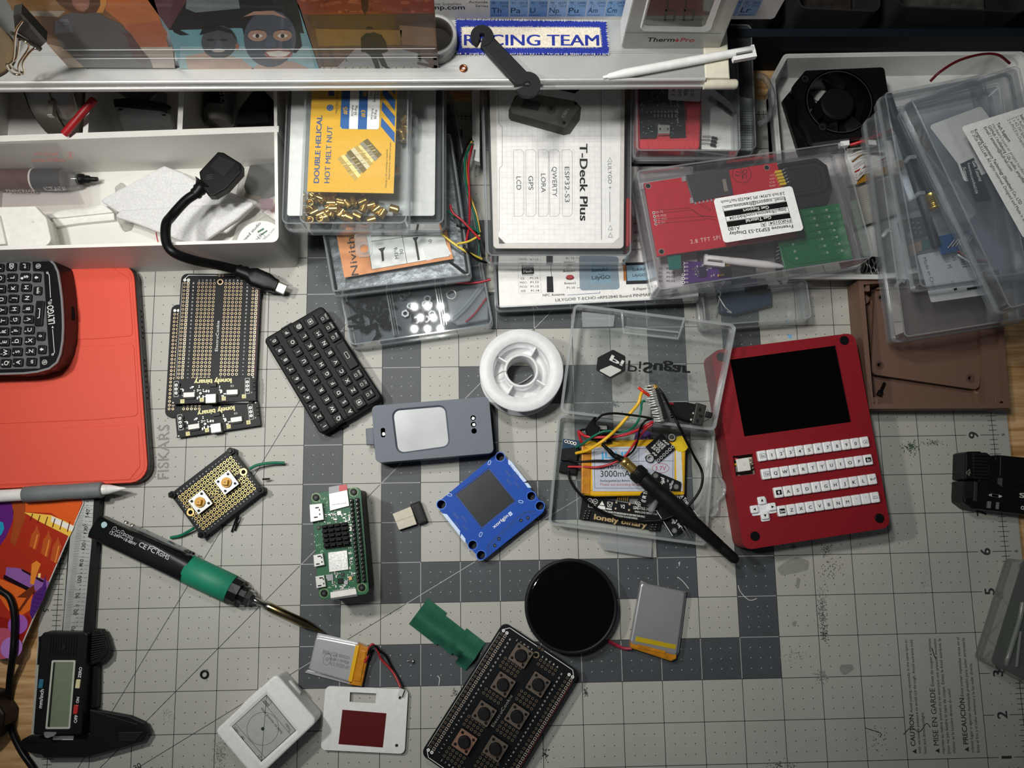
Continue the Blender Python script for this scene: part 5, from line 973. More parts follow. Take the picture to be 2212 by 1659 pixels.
def mini_keyboard():
    t = T('mini_keyboard', 'small black thumb keyboard lying diagonally on the mat', 'keyboard', 13, 0.1, o=b2(440, 1625), xd=b2(28, 938)); zt = 13; K = M('#0e0e0f', .55); f = b2
    q = t.P(f, [(440, 1625), (28, 938), (450, 695), (885, 1358)]); P = rpoly(q, 3.2); b = t.mb(); b.prism(P, .3, zt, K, .9, chb=1.2); b.build('case')
    I = inset(P, 1.3); b = t.mb(); b.prism(inset(P, 1.6), zt, zt + .35, M('#141516', .55), .15); b.build('top_plate')
    b = t.mb(); e = [t.l(*f(x, y), 8) for x, y in ((230, 815), (320, 765))]; d = Vector(e[1]) - Vector(e[0])
    b.box(q[1][0] - .1, (q[1][1] + q[2][1]) / 2 + 1, q[1][0] + .8, (q[1][1] + q[2][1]) / 2 + 9, 7, 11, BLACK); b.build('slide_switch')
    KM, W_ = M('#0d0d0e', .5), M('#c4c4c3', .5); kw, kh = 6.1, 5.5; Z0, Z1 = zt + .3, zt + 2.0
    rows = [("1234567890", (465, 1560), (103, 950)), ("QWERTYUIOP", (562, 1505), (193, 890)), ("ASDFGHJKL@", (645, 1455), (277, 848)), ("ZXCVBNM", (668, 1303), (420, 898))]
    sub = {'1': '!', '2': '@', '3': '#', '4': '$', '5': '%', '6': '^', '7': '&', '8': '*', '9': '(', '0': ')'}
    for s_, (xa, ya), (xb, yb) in rows:
        for i, c_ in enumerate(s_):
            k = i / (len(s_) - 1); X, Y = t.l(*f(xa + (xb - xa) * k, ya + (yb - ya) * k), Z1)
            def ex(b, z, X=X, Y=Y, c_=c_):
                b.txt(c_, X - .3, Y - .3, 2.5, 0, z, W_, bold=.015)
                b.txt(sub.get(c_, "'"), X + 1.6, Y + 1.4, .9, 0, z, W_)
                if c_ in 'FJ': b.cyl(X, Y - 2, Z1, Z1 + .2, .35, KM, 8)
            key(t, X, Y, kw, kh, Z0, Z1, KM, '', W_, 0, extra=ex, r=.7, ch=.5)
    for x, y, w_, h_, st in ((716, 1390, 7.6, 7.4, '⇧'), (367, 812, 7.6, 7.4, '↵'), (788, 1330, 6.1, 6.4, 'FN'), (745, 1257, 6.1, 6.4, 'ALT'), (703, 1190, 6.1, 6.4, 'CMD'), (628, 1052, 19.4, 6.6, ''), (540, 920, 6.1, 6.4, 'TAB'), (505, 850, 6.1, 6.4, 'SHIFT'), (465, 785, 6.1, 6.4, 'CTRL')):
        X, Y = t.l(*f(x, y), Z1)
        def ex(b, z, X=X, Y=Y, st=st):
            if len(st) > 1: b.txt(st, X + .3, Y - 1.7, 1.25, 0, z, W_, maxw=4.6); b.outline(rrect(X, Y + 1.1, 1.9, 1.7, .3), .22, z, W_)
            else:
                b.outline(rrect(X, Y, 3.4 if st else 4.6, 3. if st else 2.2, .5), .25, z, W_)
                if st: b.poly([(X - 1, Y - .1), (X, Y + 1), (X + 1, Y - .1), (X + .4, Y - .1), (X + .4, Y - .9), (X - .4, Y - .9), (X - .4, Y - .1)], z, W_)
        key(t, X, Y, w_, h_, Z0, Z1, KM, '', W_, 0, extra=ex, r=.7, ch=.5)
    b = t.mb(); e1_, e2_ = q[0], q[3]; d = (Vector(e2_) - Vector(e1_)).normalized(); n = Vector((d.y, -d.x))
    for k in (.25, .5): c = Vector(e1_) + (Vector(e2_) - Vector(e1_)) * k + n * .02; b.axis((*(c + n * .4), 6), (*(c + d * 6 + n * .4), 6), [(0, .7), (.6, 1.2), (5.4, 1.2), (6, .7)], HOLE, 10); break
    b.build('charging_port')
mini_keyboard()
def iron():
    zc = 9; q0, q1 = U(208, 1136, zc), U(698.8, 1366, 6); t = T('soldering_iron', 'black soldering iron with green grip and metal tip', 'soldering iron', 17, 0.1, o=(208, 1136), xd=(698.8, 1366))
    L = lambda P: Vector((*t.w2l(P), P.z)); a, b_ = L(U(208, 1136, zc)), L(U(698.8, 1366, 6.2)); tt = lambda x, y: (L(U(x, y, zc)) - a).length
    g0, g1_ = tt(403.8, 1226.6), tt(498.8, 1271.8); n0 = tt(*c1(1760, 1355)); n1 = tt(*c1(1815, 1385)); s1 = tt(*c1(1890, 1425)); s2 = tt(*d2(892, 390)); Lt = (b_ - a).length
    K = M('#141516', .33, coat=.2); b = t.mb(); b.axis(a, b_, [(0, 5.5, 6, 5), (1.2, 7.4, 7.8, 5), (g0 - 22, 7.6, 7.9, 5), (g0 - 10, 8.0, 8.2, 3.4), (g0 + 1, 8.6, 8.6, 2.6)], K, 32); z = 16.95
    tx = lambda s_, f, p0, p1, h, bo=.01: b.text(s_, t.l(*f(*p0), 17), t.l(*f(*p1), 17), z, M('#b9bec0', .5), h=h, bold=bo)
    tx('⊖-C-⊕DC5525', c1, (800, 878), (948, 952), 1.9); tx('12-24V⎓18-88W', c1, (782, 905), (972, 993), 1.9); tx('CE', c1, (990, 992), (1040, 1020), 3., .02); tx('FC', c1, (1055, 1020), (1105, 1048), 3., .02); tx('RoHS', c1, (1118, 1050), (1205, 1095), 3., .01)
    b.poly(rpoly([(x - 1.3, y) for x, y in t.P(c1, [(735, 838), (765, 820), (790, 850), (745, 880)], 17)], 1.6), z, M('#9fc3c4', .5)); b.build('handle')
    b = t.mb(); yy = 7.6; b.box(g0 * .30, yy - .3, g0 * .86, yy + .9, 5, 12.5, CLR('#7d8284', .35, .8, '#b9bdbf', .08), .4); b.build('display_window', label='clear display window along the side')
    for x in (g0 * .2, g0 * .27): b = t.mb(); b.axis((x, yy - .2, 9), (x, yy + 1.3, 9), [(0, 1.5), (1.2, 1.5), (1.5, 1.1)], STEEL, 14); b.build('side_button')
    b = t.mb(); b.axis((g0 * .93, yy, 9), (g0 * .93, yy + 1.2, 9), [(0, 1.8), (1.2, 1.6)], BLACK, 14); b.build('end_screw')
    t.mb().axis(a, b_, [(g0, 8.6), (g0 + .2, 8.9), (g1_ - .4, 8.9), (g1_, 8.5)], M('#178062', .55), 36).build('grip', label='green rubber grip')
    t.mb().axis(a, b_, [(g1_, 8.3, 8.3, 2), (g1_ + 6, 8.1, 8.1, 2.3), (g1_ + 6.3, 5.6), (g1_ + 9.5, 5.6), (g1_ + 9.7, 6.2), (g1_ + 10.5, 6.2)], K, 10, False).build('collar')
    t.mb().axis(a, b_, [(g1_ + 10.5, 5.2), (g1_ + 14, 5), (g1_ + 14.2, 3.8), (n1, 3.2)], M('#a2a29e', .2, 1.), 6, False).build('lock_nut', label='steel lock nut')
    b = t.mb(); b.axis(a, b_, [(n1 - 1, 1.9), (s1, 1.9), (s1 + .1, 2.8), (s1 + 3, 2.8)], M('#bdbbb4', .2, 1.), 20); b.axis(a, b_, [(s1 + 3, 2.75), (s2, 2.75), (s2 + .3, 2.5), (Lt - 3, .9), (Lt, .25)], M('#8f7f5c', .2, 1., var=.2), 20); b.build('heated_tip', label='brass coloured metal tip')
iron()
def pizero():
    f = c2; t = T('single_board_computer', 'green single board computer with black finned heatsink and two pin rows', 'circuit board', 31, 0.1, o=f(430, 1578), xd=f(788, 1535)); zt = 31; rnd = random.Random(11)
    q = t.P(f, [(430, 1578), (788, 1535), (725, 768), (368, 818)]); P = rpoly(q, 3); GP = M('#1d5a3a', .4, var=.15, sc_=900., coat=.2)
    b = t.mb(); b.prism(P, zt - 1.5, zt, GP, .1); z = zt + .03
    GR = M('#5a7a4a', .4)
    for x, y in ((407, 845), (677, 805), (465, 1530), (735, 1490)): b.poly(circ(*t.l(*f(x, y)), 2.9, 20), z, GR)
    for _ in range(150):
        x, y = rnd.choice([(rnd.uniform(430, 650), rnd.uniform(940, 1035)), (rnd.uniform(395, 460), rnd.uniform(830, 1240)), (rnd.uniform(480, 690), rnd.uniform(1385, 1500)), (rnd.uniform(420, 490), rnd.uniform(840, 1000)), (rnd.uniform(640, 670), rnd.uniform(930, 1400))]); p = t.l(*f(x, y)); b.poly(rrect(*p, rnd.uniform(.3, .9), rnd.uniform(.2, .4), a=rnd.choice([0, pi / 2])), z, M('#b9cdb8', .4))
    b.build('circuit_board')
    b = t.mb()
    for _ in range(70):
        x, y = rnd.choice([(rnd.uniform(480, 690), rnd.uniform(1385, 1500)), (rnd.uniform(420, 640), rnd.uniform(940, 1035)), (rnd.uniform(640, 665), rnd.uniform(930, 1400))]); p = t.l(*f(x, y)); smt(b, t, rnd, p[0], p[1], p[0] + .01, p[1] + .01, zt, 1)
    for x, y, s_, c_ in ((510, 1418, 3.8, '#8e9194'), (583, 1443, 3.2, '#202224'), (623, 1455, 2.4, '#9a9c9e'), (575, 957, 2.6, '#d9d9d6'), (425, 1060, 2.2, '#2a2c2e'), (598, 1396, 2., '#2b2c2e'), (655, 1425, 2., '#c9a36a')): p = t.l(*f(x, y)); b.prism(rrect(*p, s_, s_, .3, 2), zt, zt + 1., M(c_, .4, .2), .15)
    b.build('components'); zl = lambda pts, z=zt + 2: t.P(f, pts, z)
    b = t.mb(); b.prism(zl([(497, 818), (630, 790), (645, 905), (505, 942)]), zt, zt + 1.6, SILV, .2); [b.poly(circ(*t.l(*f(525 + i * 12, 897 - i * 1.5), zt + 1.6), .3, 6), zt + 1.63, DARK) for i in range(9)]; b.build('card_slot', label='silver card slot')
    b = t.mb(); b.prism(zl([(497, 770), (570, 757), (572, 815), (498, 822)]), zt + .4, zt + 1.3, M('#8b8d90', .4)); b.prism(zl([(570, 757), (625, 750), (632, 795), (572, 815)]), zt + .4, zt + 1.3, M('#b3202c', .4)); b.build('memory_card', label='grey and red memory card')
    for nm, pts, h_ in (('video_port', [(358, 895), (452, 885), (465, 1005), (365, 1025)], 3.2), ('usb_port', [(385, 1258), (455, 1245), (470, 1330), (392, 1345)], 2.6), ('usb_port', [(400, 1412), (465, 1402), (480, 1485), (408, 1498)], 2.6)):
        b = t.mb(); b.prism(zl(pts, zt + h_), zt, zt + h_, SILV, .35); c = Vector((0, 0)); 
        for p in zl(pts, zt + h_): c += Vector(p) / 4
        n_ = 4 if h_ > 3 else 3
        for s_ in (-1, 1): b.poly(rrect(c.x + s_ * .6, c.y + (s_ * 2.2 if h_ < 3 else s_ * 2.8), 2.2, .8, 0), zt + h_ + .03, DARK); b.poly(rrect(c.x + 1.9, c.y + s_ * 1.3, .7, 1.1, 0), zt + h_ + .03, DARK)
        b.build(nm)
    HB = M('#151515', .4, .4); hs = zl([(448, 1045), (632, 1020), (655, 1190), (468, 1212)], zt + 2); b = t.mb(); b.prism(hs, zt + 1, zt + 2.2, HB); A, B_, C_, D_ = [Vector(p) for p in (hs if True else hs)]
    Hs = [Vector(p) for p in zl([(448, 1045), (632, 1020), (655, 1190), (468, 1212)], zt + 2)]
    for r in range(5):
        for c_ in range(4):
            u0, u1, v0, v1 = (c_ + .08) / 4, (c_ + .9) / 4, (r + .2) / 5, (r + .62) / 5; bl = lambda u, v: (Hs[0] * (1 - u) + Hs[1] * u) * (1 - v) + (Hs[3] * (1 - u) + Hs[2] * u) * v
            b.prism([bl(u0, v0), bl(u1, v0), bl(u1, v1), bl(u0, v1)], zt + 2.2, zt + 6, HB, .15)
    b.build('heatsink', label='black finned heatsink'); b = t.mb(); b.prism(zl([(492, 1240), (630, 1222), (640, 1362), (500, 1382)], zt + 1.4), zt, zt + 1.4, M('#c4c4c2', .35, .7, var=.3, sc_=900.), .2); b.build('shield_can')
    b = t.mb(); b.prism(zl([(508, 1525), (692, 1498), (700, 1538), (512, 1568)], zt + 1.2), zt, zt + 1.3, M('#d9d7d0', .5), .2); b.prism(zl([(515, 1560), (700, 1535), (705, 1552), (520, 1578)], zt + 1.2), zt, zt + 1.1, M('#55585a', .4)); [b.poly(rrect(*t.l(*f(530 + i * 7.2, 1517 - i * 1.05), zt + 1.3), .25, 1.0), zt + .4, SILV) for i in range(22)]; b.build('ribbon_connector', label='white ribbon connector')
    b = t.mb()
    for i in range(20):
        for j in range(2):
            x, y = 662 + i * 2.6 + j * 40, 868 + i * 30.2 - j * 6; p = t.l(*f(x, y), zt + 1.2); b.prism(rrect(*p, 2.3, 2.3, .45, 2), zt, zt + 2.4, M('#1c1d1e', .4), .3)
            b.box(p[0] - .32, p[1] - .32, p[0] + .32, p[1] + .32, zt + 2.4, zt + 4.6, M('#6e6e6c', .3, .9))
    b.build('pin_header')
    for x, y in ((407, 845), (677, 805), (465, 1530), (735, 1490)):
        X, Y = t.l(*f(x, y)); b = t.mb(); b.cyl(X, Y, zt, zt + 1.4, 2.0, BLACK, 20, ch=.3); b.cyl(X, Y, zt + 1.4, zt + 1.43, .8, M('#3a3a3a', .4), 6); b.build('screw'); t.mb().cyl(X, Y, 20.2, zt - 1.5, 2.2, BLACK, 6).build('standoff')
    b = t.mb(); b.prism(inset(P, 1.2), .2, 20.2, M('#0c0c0d', .5), .8); b.build('battery_base', label='black battery base under the board')
pizero()
def dongle():
    f = c2; t = T('usb_dongle', 'tiny usb receiver with silver plug and black end', 'usb dongle', 5, 0.1, o=f(1000, 1080), xd=f(1130, 1035)); b = t.mb(); p = t.P(f, [(1000, 1080), (1130, 1037), (1087, 908), (953, 962)]); b.prism(p, .3, 4.8, M('#a39e90', .5, .4, var=.06), .3)
    m1, m2 = (Vector(p[0]) + Vector(p[3])) / 2, (Vector(p[1]) + Vector(p[2])) / 2; b.line(m1, m2, .2, 4.83, M('#6b675d', .5)); b.build('plug')
    for k in (.38, .72): pass
    b = t.mb(); b.prism(rpoly(t.P(f, [(1142, 1042), (1205, 1015), (1150, 868), (1078, 897)], 6), .8), .2, 6, M('#161617', .4), .6); b.prism(t.P(f, [(1150, 1020), (1185, 1008), (1140, 885), (1105, 897)], 6), 6, 6.3, M('#1c1c1d', .4), .15); b.build('cap')
dongle()
def greycase():
    f = c2; t = T('printed_case', 'slate grey printed case with a brushed metal plate and three round holes', 'case', 20, 0.1, o=f(835, 595), xd=f(1680, 522)); G = M('#565f69', .55, var=.04, sc_=500.); zt = 20
    q = t.P(f, [(835, 597), (1682, 525), (1645, 122), (805, 188)]); P = rpoly(q, 3.2); b = t.mb()
    rec = rpoly(t.P(f, [(985, 537), (1372, 483), (1340, 178), (945, 212)]), 5); hs = [circ(*t.l(*f(x, y)), 1.75, 16) for x, y in ((1533, 275), (1536, 321), (1540, 368))]; sl = rpoly(t.P(f, [(872, 412), (904, 415), (902, 345), (870, 348)]), 1.)
    b.prism(P, 18, zt, G, holes=[rec, sl] + hs); b.wall(P, inset(P, 1.6), .2, 18.05, G); b.prism(inset(P, 1.5), .2, 2, G); b.loft([[(x, y, zt) for x, y in rec], [(x, y, 18.6) for x, y in inset(rec, 1.1)]], G, (0, 0)); b.build('shell')
    b = t.mb(); b.prism(inset(rec, 1.1), 17.2, 18.6, M('#8f9193', .5, .45, var=.16, sc_=26., bump=.05)); b.build('metal_plate', label='brushed metal plate')
    b = t.mb(); b.prism(t.P(f, [(768, 468), (825, 466), (820, 345), (762, 352)], 11), 7, 11, G, .5); b.build('side_tab')
    b = t.mb()
    for x, y in ((1533, 277), (1538, 322)): b.cyl(*t.l(*f(x, y), 17), 2.1, 17, 1., SILV, 10)
    b.cyl(*t.l(*f(890, 390), 15), 2.1, 15, 1.1, SILV, 10); b.build('contact_pins')
greycase()
def bluebox():
    f = c2; t = T('development_kit', 'blue square development board with dark screen and corner holes', 'circuit board', 10, 0.1, o=f(1596, 1300), xd=f(2055, 928)); zt = 10; B_ = M('#164aa6', .5, var=.03, spec=.3); z = zt + .03
    q = t.P(f, [(1596, 1304), (2062, 930), (1727, 508), (1262, 895)]); P = rpoly(q, 4.2); b = t.mb(); hs = [circ(*t.l(*f(x, y)), 2.7, 22) for x, y in ((1727, 553), (1305, 895), (1530, 1185), (1950, 835), (1590, 1258), (2012, 905))]
    sc_p = t.P(f, [(1593, 1073), (1845, 872), (1648, 628), (1398, 823)]); scr = rpoly(sc_p, .6)
    b.prism(P, 8.2, zt, B_, holes=hs + [scr]); b.prism(P, .2, 8.25, B_, holes=hs)
    for h_ in hs: c = [sum(p[i] for p in h_) / len(h_) for i in (0, 1)]; b.ringz(circ(*c, 2.7, 22), circ(*c, 3.2, 22), z, M('#2a6ad0', .35)); b.poly(circ(*c, 2.75, 20), .3, M('#26282b', .5))
    LB = M('#c3d6f2', .45)
    for pts in ([(1310, 958), (1345, 965), (1440, 1085), (1438, 1120)], [(1450, 1105), (1478, 1140), (1478, 1172), (1440, 1130)], [(1783, 570), (1808, 590), (1917, 728), (1895, 735), (1785, 603)], [(1900, 740), (1925, 740), (1952, 775), (1925, 775)]): b.poly(t.P(f, pts), z, LB)
    for x, y, a in ((1650, 595, 1.15), (1364, 826, -.2), (1875, 875, -.2), (1587, 1110, 1.15)): X, Y = t.l(*f(x, y)); b.outline(rrect(X, Y, 3.2, 1.7, .8, a=a - t.a), .3, z, LB)
    DB = M('#123c86', .4)
    for x, y in ((1410, 975), (1468, 998), (1418, 1040), (1474, 1060), (1783, 672), (1838, 695), (1790, 733), (1845, 753)): X, Y = t.l(*f(x, y)); b.poly(rrect(X, Y, 5.2, 1.6, .8, a=-.9 - t.a), z, M('#17489c', .4)); b.outline(rrect(X, Y, 5.2, 1.6, .8, a=-.9 - t.a), .25, z + .01, DB)
    b.path(t.P(f, [(1640, 1260), (1640, 1190), (1700, 1130), (1840, 1000), (1905, 950), (1980, 945)]), 1.2, z, DB); b.path(t.P(f, [(1665, 1240), (1665, 1190), (1900, 975), (1985, 965)]), .4, z, DB)
    b.text('xorigin', t.l(*f(1682, 1068)), t.l(*f(1788, 980)), z, WINK, h=2.2, bold=.02); X, Y = t.l(*f(1800, 962)); b.poly(rrect(X, Y, 2.2, 2.4, .2), z, LB); b.txt('AI', X, Y, 1.2, 0, z + .02, B_)
    b.text('AI PI · LITE', t.l(*f(1866, 690)), t.l(*f(1802, 605)), z + .02, M('#1b3c78', .5), h=1.1)
    for x, y in ((1876, 1010), (1926, 992), (1718, 1142), (1688, 1190)): X, Y = t.l(*f(x, y)); b.poly(circ(X, Y, 1.15, 14), z, M('#0c1428', .4)); b.poly(circ(X, Y, .6, 10), z + .01, M('#4a5568', .4))
    b.build('shell'); b = t.mb(); b.prism(inset(sc_p, .8), 8.3, 8.8, M('#25282b', .3, var=.15, sc_=60.)); b.build('screen', label='dark grey screen'); b = t.mb(); b.wall(inset(scr, .05), inset(scr, .85), 8.3, 9.4, M('#164398', .4)); b.build('screen_rim')
bluebox()
def spool():
    p = U(*b2(1880, 1158), 25); t = T('solder_spool', 'white plastic solder spool standing on its side rim beside the grey case', 'spool', 25, 0.1, org=(p.x, p.y, 0)); r = 26.8; Wm = M('#d9dadb', .45, sub=.15)
    t.label = 'white plastic solder spool with four spokes, lying flat on the mat'
    b = t.mb(); b.lathe(0, 0, [(9.3, .2), (r - .6, .2), (r, .6), (r, 2.2), (r - .4, 2.6), (19, 2.6), (18.6, 22.4), (r - .4, 22.4), (r, 22.9), (r, 24.4), (r - .6, 25), (18.3, 25), (18, 24.6), (17.6, 9), (11.2, 9), (11, 22.6), (10.8, 23), (9.5, 23), (9.3, 22.6)], Wm, 72); b.build('spool_body')
    for i in range(4):
        a = radians(-32 + 90 * i) - .0; b = t.mb(); c_, s_ = cos(a), sin(a); n = Vector((-s_, c_)) * .5
        b.prism([Vector((c_ * 10.9, s_ * 10.9)) - n, Vector((c_ * 17.8, s_ * 17.8)) - n, Vector((c_ * 17.8, s_ * 17.8)) + n, Vector((c_ * 10.9, s_ * 10.9)) + n], 9, 21.5, Wm); b.build('spoke')
    b = t.mb(); b.lathe(0, 0, [(19.2, 2.7)] + [(22.5 + .35 * (-1) ** i, 2.7 + i * .56) for i in range(36)] + [(19.2, 22.3)], M('#a9abac', .25, 1.), 60); b.build('solder_winding', label='wound silver solder wire')
    b = t.mb(); b.tube([(*t.l(*b2(x, y), z), z) for x, y, z in ((1690, 1210, 18), (1730, 1178, 22), (1768, 1168, 23.6), (1775, 1200, 21), (1800, 1245, 10), (1850, 1258, 4), (1910, 1230, 2.5), (1955, 1195, 2))], .38, SILV, 6); b.build('solder_end')
spool()
p = U(*d1(1465, 988), .6)
t = T('rubber_ring', 'small black rubber o ring lying alone on the mat', 'o ring', 1.2, 0.05, org=(p.x, p.y, 0)); b = t.mb()
b.loft([[((2.15 + .62 * cos(v)) * cos(2 * pi * i / 28), (2.15 + .62 * cos(v)) * sin(2 * pi * i / 28), .7 + .62 * sin(v)) for i in range(28)] for v in [2 * pi * k / 10 for k in range(11)]], BLACK, (0, 0), True); t.one(b)
def greenpaper():
    f = d3; t = T('insulating_paper', 'green notched insulating paper piece, bent along its length', 'paper', 5, 0.1, o=f(-60, 500), xd=f(320, 795)); G = M('#1f5a45', .75, var=.12, sc_=700.); b = t.mb()
    q = lambda x, y: t.l(*f(x, y), 4)
    W_ = [q(*p) for p in ((-62, 500), (100, 330), (490, 632), (325, 878))]
    y0 = min(q(-62, 500)[1], q(325, 878)[1]); top = q(100, 330)[1]; xL, xR = 0, q(330, 870)[0]
    n1, n2 = q(208, 430)[0], q(350, 545)[0]; tc = q(208, 440)[1]
    bot = [(q(120, 690)[0], 0), (q(180, 740)[0], 1.6), (q(225, 780)[0], 2.6), (q(262, 830)[0], 1.6)]
    def ya(x):
        if x < q(115, 690)[0]: return 0
        if x < q(175, 730)[0]: return 1.2
        if x < q(262, 800)[0]: return 2.6 if x > q(215, 770)[0] else .9
        return -1.4
    def yb(x): return tc if n1 < x < n2 else top
    xs = sorted(set([0, n1 - .01, n1 + .01, n2 - .01, n2 + .01, xR] + [q(115, 690)[0] + d for d in (-.01, .01)] + [q(175, 730)[0] + d for d in (-.01, .01)] + [q(215, 770)[0] + d for d in (-.01, .01)] + [q(262, 800)[0] + d for d in (-.01, .01)])); N = 12
    hz = lambda y: .5 + 6.0 * math.exp(-((y - top * .42) / (top * .3)) ** 2)
    grid = [[(x, ya(x) + (yb(x) - ya(x)) * j / N) for j in range(N + 1)] for x in xs]
    for s_, dz in ((1, .35), (-1, 0)):
        V_ = [(x, y, hz(y) + dz) for r in grid for x, y in r]; F_ = [(i * (N + 1) + j, (i + 1) * (N + 1) + j, (i + 1) * (N + 1) + j + 1, i * (N + 1) + j + 1) for i in range(len(xs) - 1) for j in range(N)]
        b.add(V_, [f_ if s_ > 0 else f_[::-1] for f_ in F_], G, True)
    t.one(b)
greenpaper()
def tinyscrew():
    t = T('tiny_screw', 'tiny silver screw beside the green paper', 'screw', 2, 0.1, o=d2(1800, 690), xd=d2(1850, 692)); p0 = (*t.l(*d2(1800, 686), 1.4), 1.2); p1 = (*t.l(*d2(1858, 692), 1.4), 1.4); t.one(t.mb().axis(p0, p1, [(0, .4), (2.8, .5), (2.9, 1.35), (4.1, 1.3)], STEEL, 14))
tinyscrew()
def einkbox():
    f = d2; t = T('eink_recorder', 'white recorder with a square e ink screen lying tilted on the mat', 'recorder', 20, 0.1, o=f(1005, 1222), xd=f(640, 800)); zt = 20; z = zt - .55; Wm = M('#e4e4e2', .45)
    w_, h_ = hypot(*t.l(*f(640, 800))), t.l(*f(85, 1300))[1]; P = rpoly([(0, 0), (w_, 0), (w_, h_), (0, h_)], 3.2, 6); Sc = t.P(f, [(815, 1305), (555, 985), (245, 1270), (508, 1582)])
    R_ = rpoly([(x, y) for x, y in inset(Sc, -1.6)], 1.2); b = t.mb(); b.prism(P, .2, zt - 1.2, Wm, chb=1.6); b.loft([[(x, y, zt - 1.2) for x, y in P], [(x, y, zt - .4) for x, y in inset(P, .4)], [(x, y, zt) for x, y in inset(P, 1.2)]], Wm, (0, 0))
    b.prism(inset(P, 1.2), zt - 1., zt, Wm, holes=[R_]); b.loft([[(x, y, zt) for x, y in R_], [(x, y, z) for x, y in inset(R_, 1.5)]], Wm, (0, 0)); b.build('case')
    b = t.mb(); Si = inset(R_, 1.45); b.poly(Si, z, M('#a9ada8', .5)); E = M('#23282a', .6); zz = z + .04; tt = lambda s_, p0, p1, h: b.text(s_, t.l(*f(*p0), z), t.l(*f(*p1), z), zz, E, h=h, bold=.005)
    b.outline(inset(Sc, .1), .28, zz, E)
    for p0, p1 in (((508, 1028), (768, 1338)), ((283, 1245), (548, 1548))): b.line(t.l(*f(*p0), z), t.l(*f(*p1), z), .2, zz, E)
    X, Y = t.l(*f(523, 1287), z); R0 = hypot(*(Vector(t.l(*f(383, 1287), z)) - Vector((X, Y)))); b.ring(X, Y, R0 + .1, R0 - .1, zz, E, None, 48); b.poly(circ(X, Y, 1.05, 14), zz, E)
    tt('hold to record note', (700, 1318), (517, 1098), 1.7); tt('Tender', (778, 1305), (735, 1235), 1.6); tt('BEEP', (580, 1080), (542, 1030), 1.6); q = t.P(f, [(605, 1055), (548, 995), (522, 1015), (580, 1080)], z); b.outline(rpoly(q, .3), .2, zz, E)
    tt('100%', (313, 1310), (278, 1265), 1.5); tt('78F', (368, 1378), (340, 1342), 1.5); tt('1:21', (525, 1555), (495, 1515), 1.6); b.build('screen', label='pale grey e ink screen')
    b = t.mb(); b.axis((w_ * .78, -.12, 10), (w_ * .5, -.12, 10), [(0, .8), (.8, 1.5), (w_ * .28 - .8, 1.5), (w_ * .28, .8)], M('#b9b9b6', .5), 12); b.build('side_slot'); b = t.mb()
    for k in range(3): b.axis((w_ * .2 - k * 1.5, -.1, 9 + k), (w_ * .2 - k * 1.5, -.1, 12 + k), [(0, .3), (3, .3)], DARK, 6)
    b.build('speaker_grille'); b = t.mb(); b.box(w_ - .3, h_ * .3, w_ + .7, h_ * .62, 8, 12, Wm, .4); b.build('side_button')
einkbox()
def whitecard():
    f = d2; t = T('white_cover_plate', 'flat white cover plate with clear window and dark red film', 'plate', 3.4, 0.1, o=f(1040, 1475), xd=f(1775, 1507)); zt = 3.4; P = rpoly(t.P(f, [(1035, 1474), (1777, 1510), (1810, 938), (1078, 910)]), 3); hw = t.P(f, [(1290, 1050), (1520, 1062), (1527, 975), (1295, 963)]); h1 = circ(*t.l(*f(1738, 1015)), 1.0, 14); h2 = circ(*t.l(*f(1708, 1437)), 1.05, 14)
    b = t.mb(); b.prism(P, 1.8, zt, M('#dfdfdd', .5), holes=[hw, h1, h2]); b.build('plate')
    b = t.mb(); b.prism(t.P(f, [(1193, 1422), (1585, 1452), (1617, 1150), (1228, 1118)]), zt, zt + .2, M('#560d10', .4, coat=.2)); b.build('red_film', label='dark red film')
    for x, y in ((1130, 960), (1730, 980), (1100, 1430), (1700, 1460)): X, Y = t.l(*f(x, y)); t.mb().box(X - 2, Y - 2, X + 2, Y + 2, .12, 1.85, M('#2a2a2a', .5)).build('foot_pad')
whitecard()
def battery(label, f, pts, kap, z, group='loose pouch batteries', tx=None, brt='#b9b9bb'):
    t = T('pouch_battery', label, 'battery', z, 0.1, o=f(*pts[0]), xd=f(*pts[1]), group=group); b = t.mb(); S_ = M(brt, .3, .45, var=.06, sc_=40., bump=.08); P = rpoly(t.P(f, pts), 2.2, 4); b.prism(P, .4, z, S_, 1.1, chb=.8)
    if tx: tx(b, t, z + .05)
    b.build('pouch')
    return t
